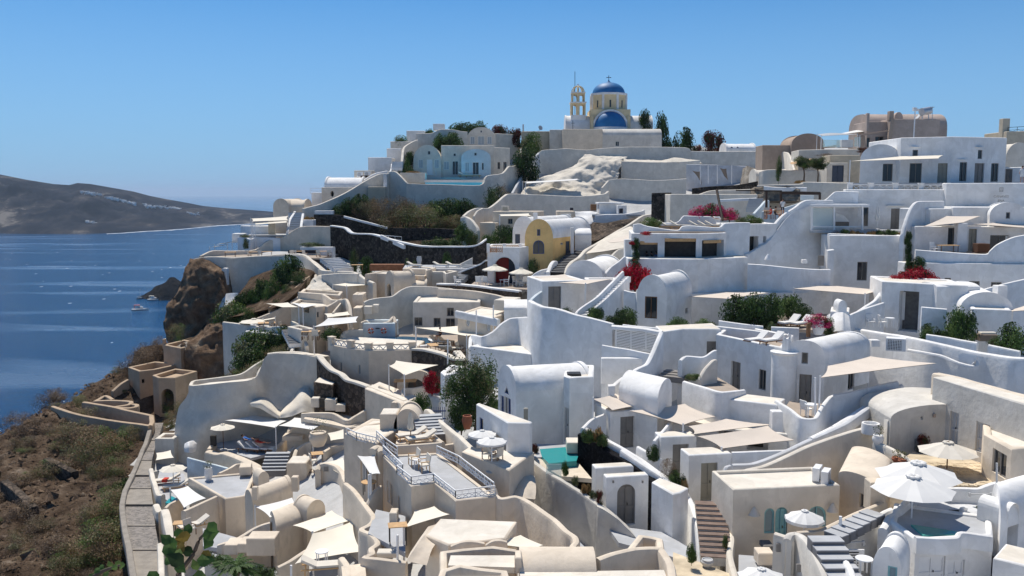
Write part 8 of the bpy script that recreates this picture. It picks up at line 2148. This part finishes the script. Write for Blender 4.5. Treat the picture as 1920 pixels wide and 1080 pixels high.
Bx('grey louvre vent in the bending wall',607,874,615,884,65.9,.1,TAUPE,'vent','vent')
H('cream house with a wide grey flat roof and a potted plant',[(353,895),(422,935,60.5),(462,929),(480,884)],0,6,CREAM,GREYF,par=.14,poly=True,t=.22,ops=[(0,'doorw',391,950,397,984),(0,'niche',400,958,404,972)])if False else H('cream house with a wide grey flat roof and a potted plant',[(353,895,66),(422,935),(462,929),(480,884)],0,6,CREAM,GREYF,par=.14,poly=True,t=.22,ops=[(0,'doorw',391,950,397,984)])
zr=P(353,895,66).z-.14
put(proto_pot(WHITE,L_OLIVE,'white amphora pot',.32,.95),Vector((*G(391.5,900,zr).xy,zr)),0,'white amphora pot with a plant on the grey roof',1.0)
Bx('white cube skylight on the grey roof',449,876,470,891,66.4,1.3,CREAM,'skylight','skylight',yaw=R(12))
V('small cream arched hatch on the grey roof',(484,901,64),(505,897,64.5),back=1.2,rise=.6,down=.8,mat=CREAM,lip=0,name='roof_hatch',cat='hatch')
V('long thin cream barrel tank beside the grey roof',(459,934,58),(474,940,56.6),(549,918),rise=.75,down=5,mat=CREAM,lip=.05)
Bx('slim cream chimney on the barrel tank',472,914,482,938,56.4,.35,CREAM,'chimney','chimney');Bx('cream square post at the end of the barrel tank',546,895,558,922,58.5,.5,CREAM,'post','pillar')
Sail('white shade sail below the barrel tank',[(478,950,56),(548,933,57.5),(566,955,54),(506,970,52.5)],CANVW,(0,),sag=.1)
V('cream barrel vault behind the big cream sails',(506,972,53.4),(518,985,51),(579,974),rise=.8,down=4.5,mat=CREAM,lip=.0)
V('low cream arch between the barrel vault and the sails',(575,965,52.5),(610,958,53.5),back=1.5,rise=.7,down=3,mat=CREAM,lip=.05)
Sail('smaller cream shade sail of the front pair',[(549,985,51),(622,957,54),(660,975,51),(586,999,48.5)],CANVC,(3,),sag=.12,post_h=2.6);Sail('larger cream shade sail of the front pair',[(586,1000,48.3),(661,977,50.8),(679,1034,46),(553,1057,45.5)],CANVC,sag=.15)
W('cream stair parapet climbing to the barrel vault',[(409,1021,51),(420,1017,51),(440,1011,51.4),(458,1001,52),(475,990,52.4),(490,983,52.6),(507,978,52.6)],3,CREAM,t=.35)
for i,(u0,v0,u1,v1,Y_)in enumerate(((420,1022,446,1040,50.2),(445,1020,470,1036,49.8),(462,1010,515,1042,49.4))):Bx(('lowest','middle','top')[i]+' cream plastered step block by the barrel vault',u0,v0,u1,v1,Y_,1.2,CREAM,'step_block','step')
floor([(390,1035,51),(560,1060,47.5),(560,1110,45),(380,1110,46)],GREYF,'courtyard');floor([(380,990,56),(460,1000,54),(430,1015,52.5),(380,1010,53)],GREYF,'courtyard')
W('diagonal cream wall left of the flat roofed house',[(344,957,57.5),(375,943,59.5),(405,929,61.5)],5,CREAM,t=.35)
Sail('white shade sail over the little teal pool',[(319,918,63),(352,911,66),(386,934,62),(345,952,58.5)],CANVW,(0,),sag=.12)
mb=MB();zz=P(322,945,62).z;q=[Vector(G(u,v,zz).xy)for u,v in((310,942),(330,948),(338,938),(322,930))];q.reverse();mb.prism(q if sum(q[i-1].x*q[i].y-q[i].x*q[i-1].y for i in range(4))>0 else q[::-1],zz-.8,zz);struct('plunge_pool',mb,POOLT,smooth=False)
W('curved cream rim round the little teal pool',[(310,952,60.5),(318,944,61),(330,938,61.5),(340,934,62)],2,CREAM,t=.3)
zt=floor([(290,918,68),(318,930,65),(350,915,68),(345,895,72),(300,890,73)],GREYF)
Parasol('cream parasol on the small left terrace',324,871.5,69,1.08,2.3,CANVC,rise=.32,zfloor=zt)
put(SB1,Vector((*P(330,912,68).xy,zt)),R(-70),'dark cushioned sunbed under the left parasol',1.0);put(SB1,Vector((*P(315,905,69.5).xy,zt)),R(-70),'second sunbed beside the red towel',1.0);Bx('red cushion on the small left terrace',303,899,312,905,69,.6,CUSHR,'red_cushion','cushion')
W('white terrace edge wall above the path',[(283,878,72),(286,893,70),(292,912,67),(297,926,65),(306,927,64.6)],2.5,PALE,t=.4);W('white back wall of the small left terrace',[(286,883,73),(310,880,74),(328,881,74.5)],1.5,PALE,t=.3)
W('white curl wall below the small left terrace',[(292,945,62.5),(298,957,61),(303,958,60.6)],2.5,PALE,t=.5);W('bright white wall running down beside the path',[(309,955,60),(313,970,58.5),(318,995,56.5),(323,1020,55)],4,PALE,t=.6);W('long white wall at the right edge of the path',[(300,1018,54),(302,1050,52),(303,1095,49)],3,PALE,t=.4)
W('pale green rendered wall behind the flat roof',[(353,857,73),(390,867,71.5),(428,877,70)],3,PALEBLUE,t=.3);W('cream diagonal stair wall at the flat roof',[(410,886,68),(432,876,69.5),(442,870,70.5),(452,869,71)],2,CREAM,t=.3)
Sail('small cream sail at the foot of the cave',[(293,849,76),(320,844,78),(326,858,75),(292,863,73)],CANVC,sag=.12)
H('sand coloured planter block above the small sail',[(290,822,80),(325,813,80)],2,5,PALE,SANDY,par=.4)
put(proto_table(LWOOD,BLACKP,'wooden bar table',.9,.7,1.0),P(340,1008,54),.2,'small wooden table at the bottom left villa',1.0)
put(SB1,P(364,992,55),R(-50),'brown lounger at the bottom left villa',1.0);put(CH1,P(357,1003,53.6),1,'dark chair beside the bottom left lounger',1.0)
W('curved clipped planter wall holding the hedge',[(388,1052,47.6),(420,1056,47),(450,1066,46),(480,1078,45.4),(512,1090,45)],2,CREAM,t=.4)
for i,u in enumerate((396,415,434,453,472,490,505)):Bush(('first','second','third','fourth','fifth','sixth','seventh')[i]+' clipped piece of the curved green hedge from the left',u,1057+(u-396)*.26,46.8-(u-396)*.014,34,24,'mid','hedge','hedge',stems=False)
th=thing('cycad','small palm with spreading fronds before the curved hedge','palm',P(443,1090,42));c=P(443,1066,42);m=MB();m.tube([P(443,1100,42),c],[.2,.16],8);m.build('trunk',BARK,th);rg=random.Random(5)
for i in range(30):
 a=i*2.4;el=rg.uniform(.1,1.2);L=rg.uniform(1.0,1.5);m=MB();d=Vector((math.cos(a),math.sin(a),0));pr=c
 for k in range(1,8):
  t=k/7;q=c+d*L*t*math.cos(el*.6)+Vector((0,0,L*(math.sin(el)*t-.75*t*t*.8)));s=d.cross(Vector((0,0,1)))
  m.bar(pr,q,.02)
  for sg in(-1,1):m.poly([pr,q,q+s*sg*.30*(1-t*.6)+d*.12+Vector((0,0,-.06)),pr+s*sg*.06])
  pr=q
 m.build('frond',L_MID if i%3 else L_DARK,th,smooth=False)
put(SB1,P(606,1072,43),R(100),'brown cushioned sofa under the larger front sail',1.1);put(TBW,P(604,1058,44.5),0,'round white table under the larger front sail',1.0);W('cream wall end under the larger front sail',[(521,1062,46.5),(545,1050,47),(575,1030,48)],2,CREAM,t=.35)
W('cream wall left of the lane at the bottom edge',[(640,1044,43),(650,1060,42),(655,1095,40)],3,CREAM,t=.4);floor([(640,1062,42),(684,1050,42.4),(690,1110,39),(645,1110,39)],CREAM,'lane')
Pole('slim pale pole in the bottom left courtyard',546,1060,1085,44)
Blob('tall brown tuff rock pillar on the cliff edge',[[(362,488,122),(385,488,121),(410,503,120.4),(424,512,120.4)],[(346,515,120),(370,518,118.4),(405,528,118),(424,545,118.6)],[(330,552,119),(355,556,117),(395,566,117),(418,580,117.4)],[(312,580,119),(345,590,116.4),(385,602,116.4),(412,605,116.6)],[(308,612,119),(335,640,115.8),(375,650,115.8),(408,640,116)],[(314,650,118.6),(340,680,115.4),(380,690,115.4),(408,680,115.8)]],ROCKB,amp=1.5,nscale=.28,back=5,nu=10,nv=8,seed=51,turb=6)
Blob('broad brown tuff rock below the pillar',[[(396,598,108),(420,600,107),(440,606,106),(458,616,105.6)],[(370,630,106.6),(405,625,105),(435,632,104.6),(460,645,104.6)],[(341,648,106),(385,655,104),(425,660,103.6),(460,668,103.8)],[(337,690,105),(375,700,103.4),(420,695,103),(450,690,103.4)],[(338,750,104.6),(370,750,103),(410,730,102.8),(440,715,103)]],ROCKB,amp=1.3,nscale=.3,back=5,nu=10,nv=8,seed=52,turb=6)
Blob('pale crumbling rock crest at the sand house',[[(330,650,107),(350,642,106),(375,636,106),(392,626,107)],[(332,658,106),(352,656,104.8),(375,648,104.8),(392,640,105.6)]],ROCKG,amp=.6,nscale=.8,back=3,nu=6,nv=4,seed=53)
H('tall sand coloured ruined house on the cliff',[(306,646,107),(339,656,104.5)],4,8,SANDY,SANDY,par=.8,backdir=(.3,1));Bx('thin sand coloured chimney of the tall ruin',304.5,636,309,654,107,.5,SANDY,'chimney','chimney')
H('open sand coloured ruin with two corner walls',[(240,688,104),(261,696,101.5),(289,694,102.5)],4,7,SANDY,SANDY,par=.9,backdir=(.5,1),ops=[(1,'niche',266,711,271,718)])
H('sand coloured house with an arched niche',[(286,703,99.5),(297,709,98),(328,707,98)],4,7,SANDY,SANDY,par=.5,backdir=(.3,1),ops=[(1,'dim:arch',303,729,326,775)])
W('low sand wall behind the open ruin',[(275,682,108),(290,678,108.5),(304,679,108)],2,SANDY,t=.4);W('slanting sand stair wall of the open ruin',[(210,733,101),(225,720,102),(239,711,103)],2,SANDY,t=.5)
for lb,pts,d_ in(('long curving sand wall across the slope',[(99,761,92),(125,770,90),(150,777,89),(200,786,87.5),(250,793,86),(281,797,85)],2.0),('sand wall of the lower ruin front',[(157,753,95),(176,756,93.5),(212,762,91.5),(250,771,89.5),(284,778,88)],2.2),('sand wall of the lower ruin back',[(176,753,96),(186,747,97.5),(198,741,98.5),(212,748,97)],1.2),('ring shaped sand wall of the lower ruin',[(178,751,96),(210,750,95),(245,752,94),(240,758,92.5),(215,762,91.6)],1.0),('small curved sand wall by the ruin path',[(212,763,91.4),(240,764,91),(254,762,91.4),(256,758,92.4),(248,757,93)],1.0),('sand wall ending at the stepped path',[(284,778,88),(285,790,86.4),(281,797,85)],1.6)):W(lb,pts,d_,SANDY,t=.5)
th=thing('stepped_path','stepped stone paved path between the slope and the villas','path',P(270,1000,58))
PL=[(285,792),(276,825),(268,845),(262,862),(250,890),(238,915),(233,945),(236,985),(245,1030),(254,1090)];PR=[(306,792),(296,825),(289,845),(285,862),(282,890),(283,915),(287,945),(291,985),(299,1030),(304,1090)];PY=[88,84,80,76,71.5,68,64,59.5,55,50.5]
for i in range(9):
 a,b=P(*PL[i],PY[i]),P(*PR[i],PY[i]);c,d=P(*PL[i+1],PY[i+1]),P(*PR[i+1],PY[i+1]);z0=(a.z+b.z)/2-(.14 if i in(4,6)else .05);z1=(c.z+d.z)/2
 m=MB();t=[m.v((p.x,p.y,z))for p,z in((c,z1),(d,z1),(b,z0),(a,z0))];bt=[m.v((p.x,p.y,z-1.2))for p,z in((c,z1),(d,z1),(b,z0),(a,z0))];m.f(t)
 for k in range(4):m.f((bt[k],bt[(k+1)%4],t[(k+1)%4],t[k]))
 m.build('slab',(COBBLE,CONC)[i in(3,5,8)],th,smooth=False);m=MB();m.bar(c+Vector((0,0,-.03)),d+Vector((0,0,-.03)),.2,.1);m.build('step_edge',CONC,th,smooth=False)
W('low stone kerb wall along the left of the path',[(283,797,86),(274,826,82),(266,846,78.6),(259,864,75),(247,892,70.6),(235,917,67),(229,946,63),(233,985,58.8),(242,1030,54.2),(251,1090,49.8)],.8,CONC,t=.4,rad=.1)
rg=random.Random(21);n_=0
BIG=[(175,870,90,70,'broom'),(130,830,70,46,'dry'),(215,850,60,44,'broom'),(245,830,44,36,'broom'),(200,900,60,46,'broom'),(215,960,70,50,'broom'),(190,990,70,56,'broom'),(200,1050,110,80,'broom'),(150,1060,90,60,'broom'),(120,1085,70,50,'broom'),(235,925,40,30,'mid'),(250,1080,44,30,'broom'),(270,690,60,46,'dryp'),(245,705,50,40,'dryp'),(300,660,44,30,'dryp'),(95,765,60,36,'dryp'),(110,752,40,26,'dryp'),(145,765,34,26,'broom'),(325,770,50,40,'broom'),(340,790,40,40,'broom'),(320,800,34,30,'broom'),(330,635,36,30,'broom'),(378,498,28,20,'dryp'),(400,555,22,18,'dry'),(160,790,50,30,'dry'),(30,800,60,30,'dryp'),(60,815,60,34,'dryp')]
def scrub(lb,p,sx,sz,kd,sd):
 th=thing('shrub',lb,'shrub',p,'shrubs on the cliff slope',rz=sd%6.28);o=bpy.data.objects.new('foliage',BM[kd][sd%len(BM[kd])]);COL.objects.link(o);o.parent=th;o.scale=(sx,sx,sz)
for i,(u,v,w,h,kd)in enumerate(BIG):
 p=None
 for Y in np.arange(48,128,.5):
  q=P(u,v,Y)
  if q.z<terr(q.x,q.y)+.15:p=q;break
 if p is None:p=P(u,v,100)
 k=p.y/F;scrub({'broom':'olive green broom shrub on the cliff slope','mid':'bright green shrub at the path kerb','dry':'tawny dry shrub on the cliff slope','dryp':'dusky brown dry shrub on the cliff slope'}[kd],p-Vector((0,0,.2)),w*k/2*1.15,h*k*.95,kd,i*3+1)
for lb,pts in(('upper dark dry stone wall on the brown slope',[(88,858,78),(110,868,76.6),(140,884,75)]),('lower dark dry stone wall on the brown slope',[(8,900,72),(36,922,70),(64,950,67.6)])):W(lb,pts,1.0,LAVAB,t=.7,rad=.15,name='dry_stone_wall')
SL=[(TV[i],pix(Vector(TV[i])))for i in np.where(TN&(TV[:,1]>46)&(TV[:,1]<125)&(TV[:,0]<-18)&(TV[:,2]>-60))[0]]
SL=[q for q in SL if-60<q[1][0]<262 and q[1][1]>660 and q[1][1]<1130]
for i in range(255):
 v_,(u,v)=rg.choice(SL);s=.28+min(1.2,rg.expovariate(2.6));kd=rg.choice(['dryp','dryp','dry','dry','broom']if u<190 else['broom','dry','dryp'])
 scrub({'broom':'olive green broom shrub on the cliff slope','dry':'tawny dry shrub on the cliff slope','dryp':'dusky brown dry shrub on the cliff slope'}[kd],Vector(v_)+Vector((rg.uniform(-.4,.4),rg.uniform(-.4,.4),-.12)),s,s*rg.uniform(.6,.95),kd,rg.randrange(99))
mb=MB()
for i in range(6500):
 v_,(u,v)=rg.choice(SL);c=Vector(v_)+Vector((rg.uniform(-.5,.5),rg.uniform(-.5,.5),0));r=(.06+rg.expovariate(11))*rg.uniform(.7,1.2)
 o=[c+Vector((rg.uniform(-1,1)*r,rg.uniform(-1,1)*r,z*r))for z in(-.4,-.4,.5)]+[c+Vector((r*rg.uniform(.5,1),r*rg.uniform(-.6,.6),.1*r)),c+Vector((-r*rg.uniform(.5,1),r*rg.uniform(-.6,.6),.2*r)),c+Vector((0,0,r*.8)),c+Vector((0,-r,0))]
 k=[mb.v(p)for p in o]
 for f in((6,3,5),(6,5,4),(3,2,5),(4,5,2),(6,0,3),(6,4,1),(0,2,3)):mb.f([k[q]for q in f])
stuff('loose_rocks',mb,[ROCKB],smooth=False)
def branch(lb,pts,leaves,mats,seed,name='fig_branch'):
 th=thing(name,lb,'tree',P(*pts[0]));m=MB();q=fillY(pts);m.tube([q[0]+Vector((0,0,-3.2))]+catmull(q,4),[.035]+[.03-.02*i/len(catmull(q,4))for i in range(len(catmull(q,4)))],6);m.build('trunk',BARK,th);rg=random.Random(seed)
 for u,v,s in leaves:
  c=P(u,v,pts[0][2]+rg.uniform(-.4,.4));n=Vector((rg.uniform(-.7,.7),-1,rg.uniform(-.2,.9))).normalized();x=Matrix.Rotation(rg.uniform(0,6.28),3,n)@n.orthogonal().normalized();y=n.cross(x);k=s*pts[0][2]/F;m=MB()
  o=[c-y*k*.5,c-y*k*.25+x*k*.38,c+x*k*.42+y*k*.05,c+y*k*.3+x*k*.22,c+y*k*.62,c+y*k*.3-x*k*.22,c-x*k*.42+y*k*.05,c-y*k*.25-x*k*.38];cc=c+n*k*.1
  for i in range(8):m.poly([cc,o[i],o[(i+1)%8]])
  m.build('leaf',rg.choice(mats),th)
rg=random.Random(8)
branch('leafy branch with big green and yellowing leaves at the bottom left',[(335,1075,9),(362,1040,9),(375,1010,9),(400,988,9)],[(u+rg.uniform(-16,16),v+rg.uniform(-14,14),rg.uniform(20,36))for u,v in((400,985),(392,1000),(378,1010),(345,1008),(330,1012),(320,1025),(335,1030),(350,1020),(365,1030),(385,1020),(330,1045),(312,1062),(352,1060),(370,1048),(340,1000),(325,1072),(300,1078),(360,1070),(348,1040),(318,1040),(386,1036),(344,1015),(332,1020),(322,1030))],[L_MID,L_MID,L_YEL,L_DARK,L_LIGHT],4)
branch('small leafy twig at the bottom left edge of the slope',[(170,1085,10),(195,1070,10),(225,1060,10)],[(u,v,14)for u,v in((172,1080),(182,1070),(190,1064),(200,1068),(206,1058),(215,1064),(222,1056),(228,1060),(198,1076),(184,1080))],[L_LIGHT,L_MID],6,'twig')
def person(lb,p,pose,rz,top,skin=SKIN,legs=None):
 """one continuous skinned body; joints in metres, facing +y before turning"""
 if pose=='stand':J=[(0,0,.95),(0,0,1.2),(0,.01,1.42),(0,.02,1.52),(.19,0,1.4),(.27,.02,1.12),(.27,.12,.88),(-.19,0,1.4),(-.27,.02,1.12),(-.24,.14,.9),(.1,0,.9),(.11,.03,.5),(.11,0,.07),(.11,.14,.03),(-.1,0,.9),(-.11,.05,.5),(-.12,-.03,.07),(-.12,.11,.03)];H_=(0,.04,1.64)
 elif pose=='sit':J=[(0,0,.5),(0,-.03,.75),(0,0,.98),(0,.02,1.07),(.19,0,.95),(.26,.08,.7),(.2,.32,.72),(-.19,0,.95),(-.26,.08,.7),(-.2,.32,.72),(.1,.05,.5),(.12,.45,.5),(.12,.46,.08),(.12,.6,.04),(-.1,.05,.5),(-.12,.45,.5),(-.12,.42,.08),(-.12,.56,.04)];H_=(0,.06,1.2)
 else:J=[(0,0,.47),(0,-.25,.52),(0,-.46,.62),(0,-.54,.68),(.19,-.44,.6),(.32,-.2,.5),(.25,.05,.5),(-.19,-.44,.6),(-.34,-.3,.55),(-.2,-.55,.8),(.1,.05,.46),(.14,.42,.62),(.13,.8,.46),(.13,.85,.56),(-.1,.05,.46),(-.12,.48,.48),(-.11,.88,.46),(-.11,.93,.56)];H_=(0,-.66,.78)
 E=[(0,1),(1,2),(2,3),(2,4),(4,5),(5,6),(2,7),(7,8),(8,9),(0,10),(10,11),(11,12),(12,13),(0,14),(14,15),(15,16),(16,17)];Rd=[.15,.14,.15,.06,.065,.05,.035,.065,.05,.035,.1,.065,.045,.04,.1,.065,.045,.04]
 th=thing('person',lb,'person',p,rz=rz);me=bpy.data.meshes.new('body');me.from_pydata(J,E,[]);o=bpy.data.objects.new('body',me);COL.objects.link(o)
 sk=o.modifiers.new('s','SKIN');o.modifiers.new('v','SUBSURF').levels=1
 for i,r in enumerate(Rd):me.skin_vertices[0].data[i].radius=(r,r*.8)
 me.skin_vertices[0].data[0].use_root=True
 dg=bpy.context.evaluated_depsgraph_get();m2=bpy.data.meshes.new_from_object(o.evaluated_get(dg));bpy.data.objects.remove(o);m2.materials.clear()
 for q in(skin,top,legs or top):m2.materials.append(q)
 J0=Vector(J[0]);J2=Vector(J[2]);ax=(J2-J0)
 for f in m2.polygons:
  c=f.center;t=(c-J0).dot(ax)/ax.length_squared;near=((c-J0)-ax*t).length
  f.material_index=1 if-.05<t<1.05 and near<.26 else(2 if t<=-.05+.0 and min((c-Vector(J[10])).length,(c-Vector(J[14])).length)<.3 else 0);f.use_smooth=True
 b=bpy.data.objects.new('body',m2);COL.objects.link(b);b.parent=th;ORG[b]=Vector(p)
 def at(mb,nm,mt):k=mb.build(nm,mt,loc=(0,0,0));k.parent=th;k.location=(0,0,0)
 h=Vector(H_);m=MB();m.lathe(h,[(0,-.13),(.05,-.11),(.075,-.05),(.085,.02),(.07,.09),(0,.125)],12);m.bar(h+Vector((0,.07,-.02)),h+Vector((0,.11,-.04)),.03);at(m,'head',skin)
 m=MB();m.lathe(h+Vector((0,-.012,.01)),[(.09,-.06),(.096,.03),(.08,.1),(0,.14)],12);at(m,'hair',HAIR);return th
person('sunbather lying on the left white sunbed with a blue towel',Vector((*P(467,838,78.5).xy,zt+99))if False else P(467,833,78.5),'lie',R(-100),TOWELB);person('sunbather lying on the front white sunbed in red swimwear',P(489,839,78.3),'lie',R(-100),CUSHR)
person('sunbather lying on the rightmost restaurant roof lounger',P(1346,419.5,89),'lie',R(-80),CLOTHW)
for i,(u,tp)in enumerate(((1213,CLOTHD),(1222,CLOTHD),(1230,CLOTHB))):person('diner seated '+('left','in the middle','right in a blue shirt')[i]+' in the restaurant opening',P(u,497,84.4),'sit',R(60+i*40),tp)
person('seated diner in a red top under the timber pergola',P(1445,410,90.5),'sit',R(90),CUSHR);person('seated diner in dark clothes under the timber pergola',P(1453,411,90.8),'sit',R(-90),CLOTHD)
person('standing waiter in a white shirt beside the pergola post',P(1467,405,90),'stand',R(150),CLOTHW,legs=CLOTHD);person('standing person in white at the right edge of the hotel terrace',P(1916,343,93),'stand',R(140),CLOTHW)
person('person with a white hat lounging by the dark pool',P(826,638,86.4),'sit',R(120),CLOTHD)
